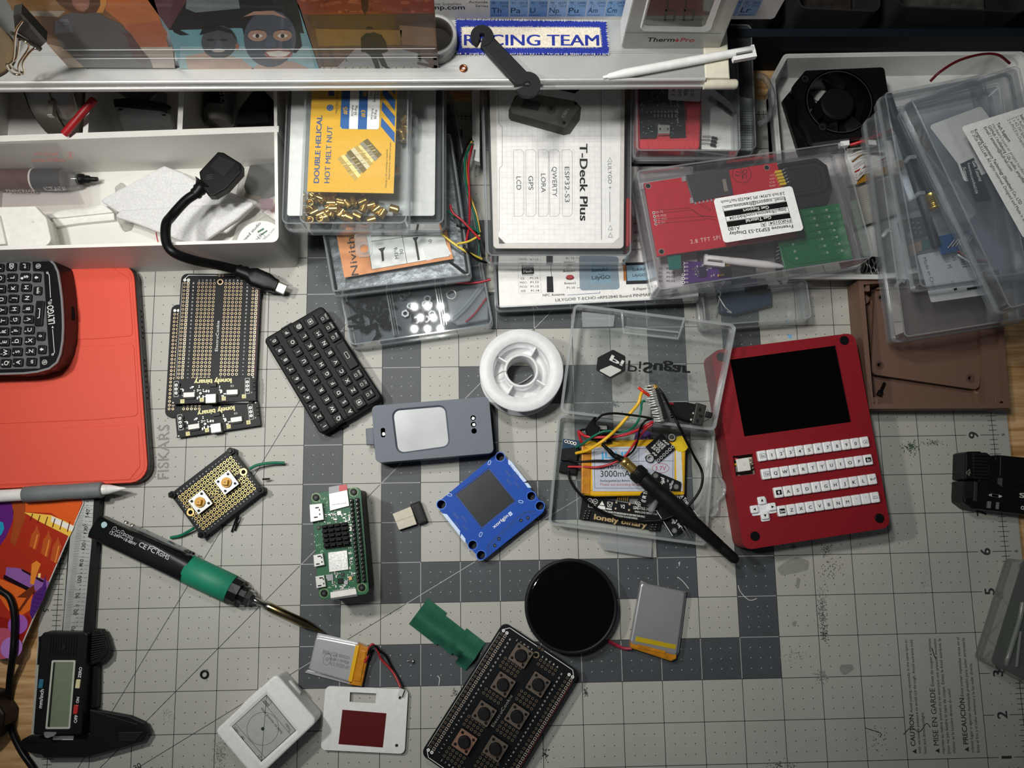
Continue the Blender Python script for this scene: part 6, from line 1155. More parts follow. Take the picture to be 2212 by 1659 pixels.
def bat1():
    f = d2
    def tx(b, t, z):
        g = M('#66666a', .5)
        for s_, p0, p1, h in (('-AP 502535 3.7V', (1295, 735), (1118, 690), 2.2), ('400mAh 1.48Wh', (1290, 690), (1115, 650), 2.0), ('+20250506 锂离子电池组', (1300, 650), (1055, 590), 2.0)): b.text(s_, t.l(*f(*p0)), t.l(*f(*p1)), z, g, h=h, bold=.01)
        X, Y = t.l(*f(1092, 672)); b.ringz(circ(X, Y, 2.2, 20, 3.4), circ(X, Y, 2.45, 20, 3.7), z, g); b.txt('III', X, Y, 2.4, pi - .2, z, g)
    t = battery('silver pouch battery with printed text and a wire to the white plate', f, [(925, 770), (1300, 880), (1375, 545), (992, 470)], None, 6.4, tx=tx)
    b = t.mb(); SF = M('#c6c7c9', .3, .45); b.prism(t.P(f, [(1008, 440), (1372, 524), (1385, 545), (995, 480)], 4), 2.4, 3.2, SF); b.prism(t.P(f, [(895, 788), (1290, 892), (1300, 880), (925, 765)], 2), .4, 2.0, SF); b.prism(t.P(f, [(902, 775), (1290, 880), (1292, 890), (900, 784)], 5), 2, 2.6, SF); b.build('seal_flaps')
    b = t.mb(); b.prism(t.P(f, [(1278, 868), (1312, 876), (1378, 556), (1345, 545)], 6.6), .3, 6.75, KAPY, .3); b.build('yellow_tape', label='yellow tape band')
    b = t.mb(); b.prism(t.P(f, [(1275, 893), (1400, 912), (1472, 575), (1362, 525), (1378, 556), (1308, 880)], 5.4), .2, 6.2, KAP, .8); b.prism(t.P(f, [(1330, 860), (1390, 870), (1440, 600), (1395, 590)], 6), 6, 7, KAP, .4)
    b.build('amber_tape', label='amber tape end')
    for pts, c_ in (([(1425, 700, 6.5), (1455, 640, 7), (1462, 580, 8), (1490, 540, 8), (1530, 575, 6), (1570, 670, 3), (1650, 755, 2), (1700, 830, 3), (1740, 920, 5)], '#a0262a'), ([(1450, 640, 7), (1475, 575, 8.6), (1520, 555, 8), (1560, 600, 5), (1610, 640, 3), (1660, 730, 1.6), (1705, 810, 2), (1765, 935, 5)], '#121212')): t.mb().tube(t.P3(f, pts), .75, M(c_, .4), 8).build('wire')
    b = t.mb(); p = t.P(f, [(1715, 990), (1735, 925), (1778, 940), (1755, 1003)], 5.4); b.prism(p, 3.7, 6.4, M('#c9c8c4', .5), .3); b.build('connector', label='white wire connector')
bat1()
# ================================================================== right half of the mat
def disc():
    f = d3; p = U(*f(1120, 368), 12); t = T('round_screen_device', 'round black device with a glossy screen beside the silver battery', 'device', 12, 0.1, org=(p.x, p.y, 0)); r = 29.2
    t.mb().lathe(0, 0, [(r - 1.5, .2), (r - .3, 1.2), (r - .3, 9.4), (r, 9.8), (r, 11.6), (r - .5, 12), (r - 2.2, 12), (r - 2.3, 11), (r - 6, 11), (r - 6, .2)], M('#151617', .4), 72).build('housing')
    t.mb().prism(circ(0, 0, r - 2.4, 72), 11.1, 12.1, M('#060607', .12, coat=.2), .5).build('screen')
disc()
t = T('button_board', 'long black perforated board with six large black push buttons', 'circuit board', 9, 0.1, o=d3(632, 478), xd=d3(1188, 850)); t.W = hypot(*t.l(*d3(1186, 848)))
_bt = [(755, 725), (625, 935), (488, 1145), (345, 1350), (880, 935), (725, 1165), (570, 1400)]
_q = [t.l(*d3(x, y), 15) for x, y in _bt]
electrocookie(t, 9, skip=lambda x, y: any(abs(x - a) < 7. and abs(y - b) < 7. for a, b in _q), dark=True)
_r = random.Random(2)
for i, q in enumerate([t.l(*d3(x, y), 13) for x, y in _bt]): tact(t, *q, 12., 9, 0, M('#1e1e1f', .35), M('#75695e' if i != 3 else '#a07a6a', .35, .5), 'round')
for x, y in ((5, -8), (46, -8), (5, -78), (46, -78)): t.mb().cyl(x, y, .1, 7.4, 2, BLACK, 10).build('standoff')
def bat2():
    f = d3; t = battery('silver pouch battery with red wires, right of the round black device', f, [(1545, 640), (1885, 730), (1948, 262), (1625, 195)], None, 6.5, brt='#9d9da0')
    b = t.mb(); SF = M('#9a9a9d', .3, .45); b.prism(t.P(f, [(1540, 655), (1558, 660), (1640, 210), (1622, 190)], 3), .5, 3, SF, .5); b.prism(t.P(f, [(1620, 190), (1640, 215), (1940, 282), (1952, 262), (1880, 268), (1860, 248), (1700, 215), (1632, 183)], 5), 1, 5, SF, .4); b.prism(t.P(f, [(1880, 735), (1900, 700), (1955, 262), (1940, 262), (1860, 720)], 3), .5, 3.5, SF, .6); b.build('seal_flaps')
    t.mb().prism(t.P(f, [(1582, 622), (1875, 680), (1882, 648), (1590, 585)], 6.7), 3, 6.75, M('#b79c10', .35, coat=.3), .3).build('yellow_tape', label='yellow tape band')
    b = t.mb(); b.prism(rpoly(t.P(f, [(1545, 668), (1548, 610), (1880, 668), (1880, 745), (1840, 765)], 5), .8), .2, 6.2, KAP, .8); b.prism(t.P(f, [(1600, 670), (1800, 712), (1800, 690), (1600, 640)], 6), 6, 6.9, KAP, .3); b.build('amber_tape', label='amber tape end')
    for dz, o in ((0, 0), (.2, 14)): t.mb().tube(t.P3(f, [(1385, 612 + o, 1.2 + dz), (1440, 640 + o, 1.2), (1500, 668 + o * .6, 1.4), (1560, 672 + o * .4, 3)]), .7, M('#7d1f33' if dz else '#a0263a', .4), 8).build('wire')
bat2()
# ------------------------------------------------------------------ hinged clear box with electronics
def clearbox():
    f = c3; t = T('clear_hinged_box', 'open clear hinged box with mirrored black logo, holding battery and modules', 'box', 14, 0.05, o=f(325, 1240), xd=f(1600, 1415)); C = CLR('#f8fafa', .04, .6, '#dfe3e5', .06); CE = CLR('#f0f2f2', .2, .75, '#e2e5e6', .1)
    P = rpoly(t.P(f, [(322, 1250), (1600, 1425), (1672, 498), (402, 365)]), 3.2); b = t.mb(); b.tray(P, .1, 14, 1.1, C, True, 1.2); b.wall(inset(P, -.5), inset(P, 1.3), 13, 14.2, CE); b.build('base')
    b = t.mb(); b.prism(t.P(f, [(735, 1395), (1130, 1460), (1165, 1370), (1150, 1520), (770, 1460), (712, 1385), (750, 1315)], 6) if 0 else t.P(f, [(715, 1385), (775, 1465), (1155, 1525), (1170, 1360), (750, 1312)], 6), 3.5, 5, CE, .3); b.prism(t.P(f, [(735, 1400), (770, 1462), (1155, 1522), (1160, 1440)], 6), 5, 7, CE, .3); b.build('front_latch')
    b = t.mb(); tp = t.P3(f, [(1665, 745, 9), (1690, 770, 8), (1700, 850, 7), (1750, 930, 6), (1745, 1010, 6), (1700, 1060, 6), (1690, 1150, 6), (1640, 1190, 7)]); b.tube(tp, 1.2, CE, 8); b.prism([p[:2] for p in tp], 5, 6, C); b.build('side_tab')
    # lid tipped back, resting on the red handheld and the boxes behind
    zb, zt = 24, 33; pl = lambda pts, z=zt: t.P(b3, pts, z); lb = t.mb()
    lid = [(700, 1450), (1790, 1590), (1815, 1575), (1955, 880), (1935, 835), (1870, 810), (1590, 785), (1540, 930), (1150, 890), (1140, 745), (840, 688), (795, 720)]
    Pl = rpoly(pl([(698, 1460), (1805, 1590), (1958, 835), (798, 688)]), 3.4); lb.tray(Pl, zb, zt, 1.1, C, True, .8); lb.wall(inset(Pl, -.4), inset(Pl, 1.4), zt - 1.2, zt + .3, CE)
    lb.build('lid'); Ld = t.mb()
    n_ = t.P(b3, [(1140, 745), (1150, 890), (1540, 935), (1590, 785)], zt); Ld.tube([(x, y, zt) for x, y in n_], .9, CE, 8, 0); Ld.tube([(*t.l(*b3(x, y), 29), 29) for x, y in ((1160, 850), (1545, 888))], .7, CE, 8, 0); Ld.prism(t.P(b3, [(1165, 895), (1530, 935), (1570, 800), (1180, 765)], 26), 25.2, 26, C); Ld.build('hinge_notch')
    Ld = t.mb(); Ld.prism(rpoly(pl([(852, 740), (1090, 765), (1080, 845), (858, 850)], 30), .6), 28.5, 29.6, CE, .2); Ld.outline(pl([(890, 785), (1035, 785), (1035, 800), (890, 800)], 30), .4, 29.7, CE); Ld.build('label_tab')
    K = M('#131516', .5); z = zb + 1.25; b = t.mb(); cu = lambda pts, m, o=0: b.poly(rpoly(t.P(b3, pts, z), .35), z + o, m)
    P_ = rpoly(t.P(b3, [(965, 1070), (1075, 1012), (1165, 1060), (1165, 1165), (1060, 1222), (955, 1160)], z), 1.4); b.poly(P_, z, K)
    b.poly(rpoly(t.P(b3, [(972, 1162), (1060, 1125), (1142, 1160), (1055, 1208)], z), .6), z + .05, M('#b9bab6', .5))
    b.text('Pi', t.l(*b3(1068, 1050), z), t.l(*b3(1158, 1096), z), z + .06, M('#c9cac6', .5), h=4., bold=.04, mir=True)
    b.text('Pi', t.l(*b3(1186, 1090), z), t.l(*b3(1280, 1100), z), z + .03, K, h=7.4, mir=True); b.text('Sugar', t.l(*b3(1296, 1103), z), t.l(*b3(1632, 1132), z), z + .03, K, h=7., bold=.055, mir=True)
    b.build('printed_logo', label='mirrored black logo and lettering on the lid')
clearbox()
def electronics():
    f = c3
    # battery
    t = T('lithium_battery', 'large yellow wrapped lithium battery with a grey label in the clear box', 'battery', 12, 1.4, o=f(610, 1010), xd=f(1430, 1000), group=None); zt = 12; b = t.mb(); b.prism(rpoly(t.P(f, [(612, 1015), (700, 1028), (1430, 1015), (1440, 560), (1370, 555), (640, 575), (590, 620)]), 1), 1.5, zt, KAPY, 1.2); b.build('cell')
    b = t.mb(); b.prism(t.P(f, [(588, 1000), (660, 1015), (668, 640), (590, 610)], zt + .4), 6, zt + .6, KAP, .5); b.build('gold_tape_end', label='crinkled gold tape end'); b = t.mb(); LB = M('#b3b8c4', .45); z = zt + .35; b.prism(t.P(f, [(680, 985), (1345, 985), (1345, 612), (670, 628)]), zt, zt + .3, LB); G_ = M('#4a4d55', .6)
    b.outline(t.P(f, [(695, 960), (1330, 965), (1335, 630), (690, 640)]), .25, z, G_); b.line(t.l(*f(695, 742)), t.l(*f(1335, 738)), .25, z, G_); b.line(t.l(*f(1055, 738)), t.l(*f(1055, 635)), .25, z, G_)
    b.text('JLJLJP', t.l(*f(740, 718)), t.l(*f(990, 712)), z, M('#3f97c8', .5), h=4.2, bold=.045); b.text('LP103665', t.l(*f(742, 806)), t.l(*f(960, 803)), z, INK, h=2.8); b.text('3000mAh', t.l(*f(742, 868)), t.l(*f(1015, 866)), z, INK, h=4.2)
    b.text('RechargeableLipo Battery', t.l(*f(742, 908)), t.l(*f(985, 905)), z, INK, h=1.4, bold=.01); RI = M('#a02c34', .6); b.text('Please use according to spec', t.l(*f(742, 938)), t.l(*f(1085, 940)), z, RI, h=1.7)
    X, Y = t.l(*f(1232, 797)); b.ringz(circ(X, Y, 5.2, 28, 2.9), circ(X, Y, 5.5, 28, 3.2), z, RI); b.txt('3.7V', X, Y, 2.9, 0, z, RI)
    b.txt('△', *t.l(*f(1125, 655)), 2.4, 0, z, M('#a08a20', .5)); b.txt('CE', *t.l(*f(1130, 710)), 2.6, 0, z, INK); b.build('label', label='grey printed label')
    t.mb().prism(t.P(f, [(1365, 985), (1415, 985), (1400, 640), (1355, 640)], zt), zt - .1, zt + .35, M('#cfcfc8', .4)).build('white_edge_strip', label='white strip at the right edge')
    b = t.mb(); b.cyl(*t.l(*f(1395, 600), zt), zt, zt + .5, 5.2, M('#d8b81a', .35, coat=.3), 20); b.build('yellow_tape_patch', label='yellow tape patch')
    # modules in the box
    def module(name, label, cat, pts, z0, m, fn, o=None, xd=None):
        t = T(name, label, cat, z0 + 1.6, z0, o=f(*(o or pts[0])), xd=f(*(xd or pts[1]))); b = t.mb(); b.prism(t.P(f, pts), z0, z0 + 1.6, m, .1); fn(t, b, z0 + 1.63); t.one(b); return t
    def blk(t, b, z):
        for s_, p0, p1, h in (('lonely binary', (690, 1212), (1118, 1282), 3.5),): b.text(s_, t.l(*f(*p0)), t.l(*f(*p1)), z, M('#b59a6a', .5), h=h, bold=.05)
        for s_, p0, p1, h in (('LEAD-FREE SOLDER', (1010, 1128), (1190, 1148), 2.), ('WWW.LONELYBINARY.COM', (1020, 1158), (1205, 1180), 1.4), ('WARNING: BOARD FITS BREADBOARD IN ONE DIRECTION ONLY.', (740, 1150), (1105, 1200), 1.2), ('CHECK ORIENTATION TO AVOID DAMAGE.', (800, 1180), (1045, 1215), 1.2), ('V2', (905, 1120), (940, 1125), 2.4)): b.text(s_, t.l(*f(*p0)), t.l(*f(*p1)), z, WINK, h=h, bold=.02)
        for x, y, s_ in ((658, 1064, 'HF'), (700, 1068, 'Pb')): X, Y = t.l(*f(x, y)); b.ring(X, Y, 1.7, 1.4, z, WINK, None, 18); b.txt(s_, X, Y, 1.2, t.a * -1, z, WINK)
        b.outline(t.P(f, [(645, 1088), (705, 1097), (702, 1122), (643, 1113)]), .2, z, WINK); b.poly(t.P(f, [(735, 1095), (757, 1062), (775, 1100)]), z, WINK); b.poly(t.P(f, [(708, 1125), (730, 1100), (780, 1108), (785, 1135)]), z, WINK)
        q = t.P(f, [(798, 1068), (845, 1075), (832, 1118), (800, 1113)]); b.outline(q, .25, z, WINK); b.line(q[0], q[2], .25, z, WINK); b.line(q[1], q[3], .25, z, WINK); b.poly(t.P(f, [(790, 1120), (835, 1127), (834, 1138), (789, 1131)]), z, WINK)
        for x, y in ((872, 1075), (866, 1125), (980, 1090), (975, 1138)): b.poly(circ(*t.l(*f(x, y)), .7, 8), z, M('#b9a58a', .4))
        for x0, y0 in ((620, 1145), (1165, 1235)):
            for i in range(4):
                for j in range(2): X, Y = t.l(*f(x0 + j * 30 - i * 6, y0 + i * 20)); b.box(X - 1, Y - 1, X + 1, Y + 1, z, z + .8, BLACK, .2); b.box(X - .3, Y - .3, X + .3, Y + .3, z, z + 4, STEEL)
    module('power_board', 'black printed power board with gold lettering inside the clear hinged box', 'circuit board', [(572, 1212), (1228, 1310), (1255, 1165), (1200, 1120), (598, 1020)], 1.4, PCBK, blk, (572, 1212), (1228, 1310))
    def bluem(t, b, z):
        b.prism(rpoly(t.P(f, [(430, 640), (575, 620), (550, 745), (420, 735)], z + 3), .8), z, z + 3.5, BLACK, .4); b.prism(rpoly(t.P(f, [(405, 830), (540, 850), (560, 760), (425, 745)], z + 3), .8), z, z + 4, M('#111111', .6, bump=.5), .6)
        for i in range(4): X, Y = t.l(*f(462 + i * 24, 578 + i * 6)); b.ring(X, Y, 1.1, .6, z, WINK, HOLE, 14)
    module('charger_module', 'blue charger module with black tape at the left end of the clear box', 'circuit board', [(405, 830), (540, 855), (590, 575), (440, 555)], 1.4, M('#143a54', .4), bluem)
    def sens(t, b, z):
        for x, y in ((1323, 545), (1147, 718)): X, Y = t.l(*f(x, y)); b.prism(circ(X, Y, 2.7, 20), z - 1.63, z - .03, PCBK, holes=[circ(X, Y, 1.7, 16)]); b.ring(X, Y, 2.3, 1.6, z, SILV, None, 18)
        for i in range(6): X, Y = t.l(*f(1215 + i * 23, 732 - i * 22)); b.ring(X, Y, 1.1, .6, z, SILV, HOLE, 12)
        for i, s_ in enumerate(('0x40 VCC', 'SCL SDA', 'ADDR', 'INT GND')): b.text(s_, t.l(*f(1165 + i * 16, 640 + i * 12)), t.l(*f(1230 + i * 16, 575 + i * 12)), z, WINK, h=1.2, bold=.01)
        for x, y in ((1260, 575), (1275, 590), (1290, 600), (1190, 690), (1175, 675)): b.prism(rrect(*t.l(*f(x, y)), 1.8, 1.0, a=.7), z, z + .6, SILV)
    module('sensor_module', 'black sensor module with six pads lying on the battery label', 'circuit board', [(1112, 622), (1213, 752), (1352, 640), (1243, 508)], 12.6, PCBK, sens)
    def purp(t, b, z): smt(b, t, random.Random(4), 1, 1, 8, 5, z, 12); X, Y = t.l(*f(1125, 570)); b.ring(X, Y, 1.4, .8, z, SILV, HOLE, 14)
    module('purple_module', 'small purple sensor module behind the battery in the clear box', 'circuit board', [(1020, 560), (1160, 600), (1155, 505), (1040, 475)], 8, M('#4b2d6a', .4), purp)
    def irt(xs):
        def fn(t, b, z):
            for s_, p0, p1, h in xs['tx']: b.text(s_, t.l(*f(*p0)), t.l(*f(*p1)), z, WINK, h=h, bold=.02)
            for x, y in xs['h']: X, Y = t.l(*f(x, y)); b.ring(X, Y, 1.9, 1.4, z, M('#3a3b3d', .4), M('#6f706c', .5), 16)
            for p in xs['w']: b.path(t.P(f, p), .35, z, WINK)
            for x, y in xs['c']: b.prism(rrect(*t.l(*f(x, y)), 1.6, .9, a=.5), z, z + .6, SILV)
            for cx, cy in xs['arc']:
                for r in (1.2, 2.2, 3.2): X, Y = t.l(*f(cx, cy)); b.path([(X + r * cos(k), Y + r * sin(k)) for k in [2.2 + i * .25 for i in range(7)]], .35, z, WINK)
        return fn
    module('infrared_module', 'black infrared transmitter module under the antenna, nearest the battery', 'circuit board', [(1035, 1085), (1110, 1110), (1290, 975), (1390, 980), (1400, 910), (1190, 820), (1160, 850), (1190, 920), (1075, 1000)], 14, PCBK, irt({'tx': [('(( IR Tr', (1100, 1075), (1130, 985), 2.4), ('IN GND', (1305, 1010), (1340, 900), 1.2), ('OUT', (1240, 930), (1260, 880), 1.2)], 'h': [(1192, 857), (1360, 948)], 'w': [[(1232, 870), (1262, 880), (1245, 930)]], 'c': [(1290, 900), (1310, 930), (1260, 910)], 'arc': [(1070, 1065)]}), (1035, 1085), (1190, 820))
    module('infrared_module', 'black infrared receiver module with two pins at the front right of the clear box', 'circuit board', [(1330, 1350), (1395, 1305), (1520, 1170), (1395, 1000), (1345, 1010), (1300, 1090), (1195, 1140)], 8, PCBK, irt({'tx': [('IR Trans', (1388, 1025), (1455, 1105), 2.4), ('GND', (1365, 1250), (1385, 1280), 1.4), ('IN', (1320, 1215), (1345, 1250), 1.4)], 'h': [(1345, 1305)], 'w': [[(1198, 1140), (1330, 1348)], [(1500, 1140), (1540, 1190)], [(1380, 1285), (1395, 1265), (1410, 1280)], [(1395, 1190), (1400, 1230), (1440, 1235)]], 'c': [(1330, 1240), (1430, 1210), (1360, 1225)], 'arc': [(1398, 1030)]}))
    t = T('infrared_diode', 'clear round diode under the antenna in the clear box', 'diode', 14, 8, o=f(1150, 1120), xd=f(1200, 1040)); q0, q1 = (*t.l(*f(1200, 1040), 12.5), 12.7), (*t.l(*f(1158, 1130), 11.5), 11); L_ = (Vector(q1) - Vector(q0)).length; t.one(t.mb().axis(q0, q1, [(0, 2.9), (1, 2.9), (1.1, 2.4), (L_, 2.4), (L_ + 1.5, 1.9), (L_ + 2.2, .6)], CLR('#d5d7d8', .3, .8, '#d0d2d3', .06), 18))
    t = T('pin_header', 'short loose metal pin header lying behind the power board', 'pin header', 4, 3.2, o=f(870, 1042), xd=f(990, 1062)); b = t.mb(); b.box(0, -.2, 8, 1.6, 3.3, 4.4, BLACK, .2); [b.box(.6 + i * 1.3, -.6, 1.2 + i * 1.3, 2.6, 4.2, 4.8, GOLD) for i in range(6)]; t.one(b)
    t = T('metal_pins', 'pair of bare metal pins at the front corner of the clear box', 'pins', 9, 8, o=f(1410, 1290), xd=f(1490, 1340)); b = t.mb(); [b.tube(t.P3(f, [(1400 + d, 1278 - d * .5, 9.9), (1430 + d, 1320 - d * .5, 10.2), (1458 + d, 1362 - d * .5, 9.6)]), .45, STEEL, 6) for d in (0, 24)]; t.one(b)
    # wired circuit spilling over the lid
    t = T('wired_circuit', 'loose wired circuit with pin board, taped switch and charger lying over the clear box', 'circuit', 38, 9, o=f(560, 600), xd=f(1560, 430)); K = BLACK
    b = t.mb(); q = t.P(f, [(1120, 118), (1190, 150), (1280, 390), (1225, 405), (1190, 260)], 37); b.loft([[(x, y, 35) for x, y in ccw(q)], [(x, y, 37) for x, y in ccw(q)]], M('#1b1c1b', .5)); q2 = t.P(f, [(1195, 150), (1230, 190), (1290, 385), (1255, 400)], 38); b.prism(q2, 34.5, 39, BLACK, .3); b.prism(t.P(f, [(1175, 115), (1205, 112), (1215, 145), (1190, 150)], 40), 37, 40, GOLD, .3); b.build('pin_board')
    rnd = random.Random(8); b = t.mb()
    for i in range(15):
        y = 128 + i * 20; x = 1165 + i * 5 + (8 if i > 8 else 0); b.tube(t.P3(f, [(x + 12, y - 6, 36.8), (x - 18, y + rnd.uniform(-4, 6), 37.6), (x - 62 + rnd.uniform(-8, 8), y + rnd.uniform(0, 12), 36.6)]), [.95, .95, .9, .8, .8, .75, .7, .6, .55, .5, .45, .4, .4], SILV, 6, 6)
        b.tube(t.P3(f, [(x + 75, y + 10, 37.5), (x + 105, y + 4, 37)]), .25, STEEL, 5, 0)
    b.build('solder_pins', label='soldered metal pins')
    b = t.mb(); b.prism(rpoly(t.P(f, [(1335, 375), (1335, 258), (1440, 258), (1525, 275), (1510, 420), (1460, 410)], 34), 1), 26, 34.5, M('#161616', .8, bump=.6), 1.2); b.build('taped_joint', label='joint wrapped in black tape')
    b = t.mb(); b.prism(t.P(f, [(1490, 435), (1578, 450), (1608, 285), (1528, 262)], 38), 33.7, 38, M('#2c2b29', .45), .6)
    for pts in ([(1540, 335), (1560, 338), (1566, 310), (1546, 306)], [(1522, 425), (1540, 428), (1546, 398), (1528, 395)], [(1548, 360), (1575, 366), (1570, 385), (1545, 380)]): b.poly(t.P(f, pts, 38), 38.05, BLACK)
    b.prism(t.P(f, [(1602, 378), (1650, 388), (1660, 345), (1612, 332)], 37), 34, 37, M('#1d1d1d', .5), .5)
    for x, y in ((1500, 350), (1482, 402)): b.sphere(*t.l(*f(x, y), 35), 35, .9, SILV, 8)
    b.build('slide_switch')
    b = t.mb(); b.prism(rpoly(t.P(f, [(640, 520), (625, 470), (678, 398), (700, 372), (715, 384), (705, 440), (745, 460), (720, 520), (680, 560)], 22), 1), 14.7, 22, M('#121212', .85, bump=.6), 1.); b.prism(t.P(f, [(640, 560), (730, 580), (745, 540), (660, 520)], 18), 14.7, 18, M('#121212', .6, bump=.4), .5); b.build('tape_wrap', label='black tape wrap')
    b = t.mb(); b.prism(t.P(f, [(690, 520), (740, 590), (830, 590), (840, 470), (790, 440), (720, 455)], 16), 14, 16, PCBK); b.prism(t.P(f, [(700, 510), (735, 510), (740, 460), (715, 455)], 20), 16, 20, M('#b9bcbc', .5), .3); [b.tube(t.P3(f, [(728 + i * 12, 452, 18), (733 + i * 12, 482, 19)]), .5, SILV, 6, 0) for i in range(6)]; smt(b, t, rnd, *t.l(*f(745, 570)), *t.l(*f(825, 500)), 16, 10); b.build('charger_board')
    for nm, c_, r, pts in (('yellow_wire', '#dfae22', 1.05, [(1090, 165, 37.5), (1072, 200, 39), (1050, 270, 39), (985, 350, 36), (900, 450, 34), (830, 520, 27), (740, 590, 24), (640, 650, 19), (545, 675, 11)]),
            ('green_wire', '#12634c', .75, [(1105, 248, 37.5), (1080, 262, 38), (1072, 330, 37), (1045, 420, 36), (985, 480, 30), (900, 505, 27), (840, 495, 25), (760, 500, 24.5), (680, 540, 22), (610, 590, 16), (545, 628, 9)]),
            ('red_wire', '#b0202a', .95, [(1170, 420, 36), (1125, 445, 36), (1060, 480, 32), (960, 520, 27), (850, 540, 23), (740, 545, 21.5), (640, 540, 20), (600, 525, 18), (565, 500, 16), (585, 575, 14), (600, 590, 13)]),
            ('red_wire', '#a81e28', .75, [(1165, 440, 36), (1110, 480, 34), (1030, 580, 24), (950, 690, 20), (870, 745, 17), (790, 775, 15.5), (700, 790, 14.8), (600, 786, 12), (480, 785, 8)]),
            ('black_wire', '#0c0c0c', .75, [(708, 408, 21.5), (716, 398, 33), (732, 384, 38.5), (765, 362, 39), (850, 350, 38.5), (960, 360, 37), (1090, 378, 37), (1160, 392, 37)]),
            ('black_wire', '#0c0c0c', .7, [(1165, 392, 37), (1105, 415, 38.5), (1065, 480, 35), (1040, 590, 23), (1000, 665, 19), (930, 710, 18), (820, 735, 16), (700, 735, 15), (560, 745, 12), (480, 730, 9)]),
            ('black_wire', '#0c0c0c', .85, [(1215, 150, 39), (1260, 210, 39.5), (1340, 370, 37), (1405, 500, 36), (1500, 690, 23), (1560, 800, 19), (1575, 880, 19), (1550, 980, 18), (1470, 1090, 17), (1370, 1165, 15), (1250, 1215, 12), (1100, 1228, 8), (930, 1215, 7.5), (760, 1150, 7), (650, 1080, 7), (560, 990, 8), (500, 900, 8), (478, 820, 8)]),
            ('red_wire', '#c8321e', 1., [(1055, 142, 37.5), (1090, 170, 39), (1140, 205, 37)]), ('red_wire', '#a8202a', .7, [(1280, 265, 37), (1335, 275, 34)]), ('black_wire', '#0c0c0c', .7, [(590, 600, 12), (578, 540, 14), (582, 490, 16), (640, 480, 19)])):
        t.mb().tube(t.P3(f, pts), r, M(c_, .38), 8, 8).build(nm)
    # antenna
    t = T('black_antenna', 'black whip antenna with gold connector lying across the clear box', 'antenna', 22, 8, o=f(920, 740), xd=f(1850, 1570)); q = lambda x, y, z: Vector((*t.l(*f(x, y), z), z))
    a, e = q(930, 735, 20), q(1862, 1560, 20); tt = lambda x, y: (q(x, y, 20) - a).length; b = t.mb(); K = M('#121212', .5)
    c0, c1_, c2_, c3_ = tt(1015, 815), tt(1085, 880), tt(1215, 990), tt(1410, 1165); L_ = (e - a).length
    b.axis(a, e, [(c1_ - 1, 4.4), (c1_ + .5, 4.8), (c2_ - 3, 5.0), (c2_, 4.6), (c2_ + 4, 5.2), (c3_ - 8, 5.2), (c3_, 4.6), (L_ - 15, 3.6), (L_ - 14.8, 3.4), (L_ - 13, 3.5), (L_ - 3, 3.2), (L_ - .8, 2.2), (L_, .8)], K, 24); b.build('whip')
    b = t.mb(); b.axis(a, e, [(c0, 4.4), (c0 + 1, 5.2), (c1_ - .5, 5.4), (c1_, 4.6)], K, 24)
    for k in range(18): 
        u = 2 * pi * k / 18; d = (e - a).normalized(); n = Vector((0, 0, 1)).cross(d).normalized(); up = d.cross(n); o = n * cos(u) * 5.3 + up * sin(u) * 5.3
        b.axis(a + d * (c0 + 1.2) + o, a + d * (c1_ - .8) + o, [(0, .5), (c1_ - c0 - 2, .5)], K, 6)
    b.build('knurled_collar')
    b = t.mb(); b.axis(a, e, [(-1, 2.2), (0, 3.3), (3, 3.3), (3.1, 2.9)] + [(3.2 + i * .5, 2.9 + .25 * (i % 2)) for i in range(int((c0 - 3) * 2))] + [(c0 + .5, 2.9)], M('#c9aa62', .25, .85), 18); b.build('gold_connector', label='gold threaded connector')
    b = t.mb(); b.tube([q(755, 600, 22), q(800, 640, 22), q(850, 690, 21), q(900, 715, 20.4), q(935, 738, 20)], [1.1] * 8 + [1.5] * 6 + [1.9] * 6 + [2.2] * 5, BLACK, 10); b.build('cable_end')
electronics()
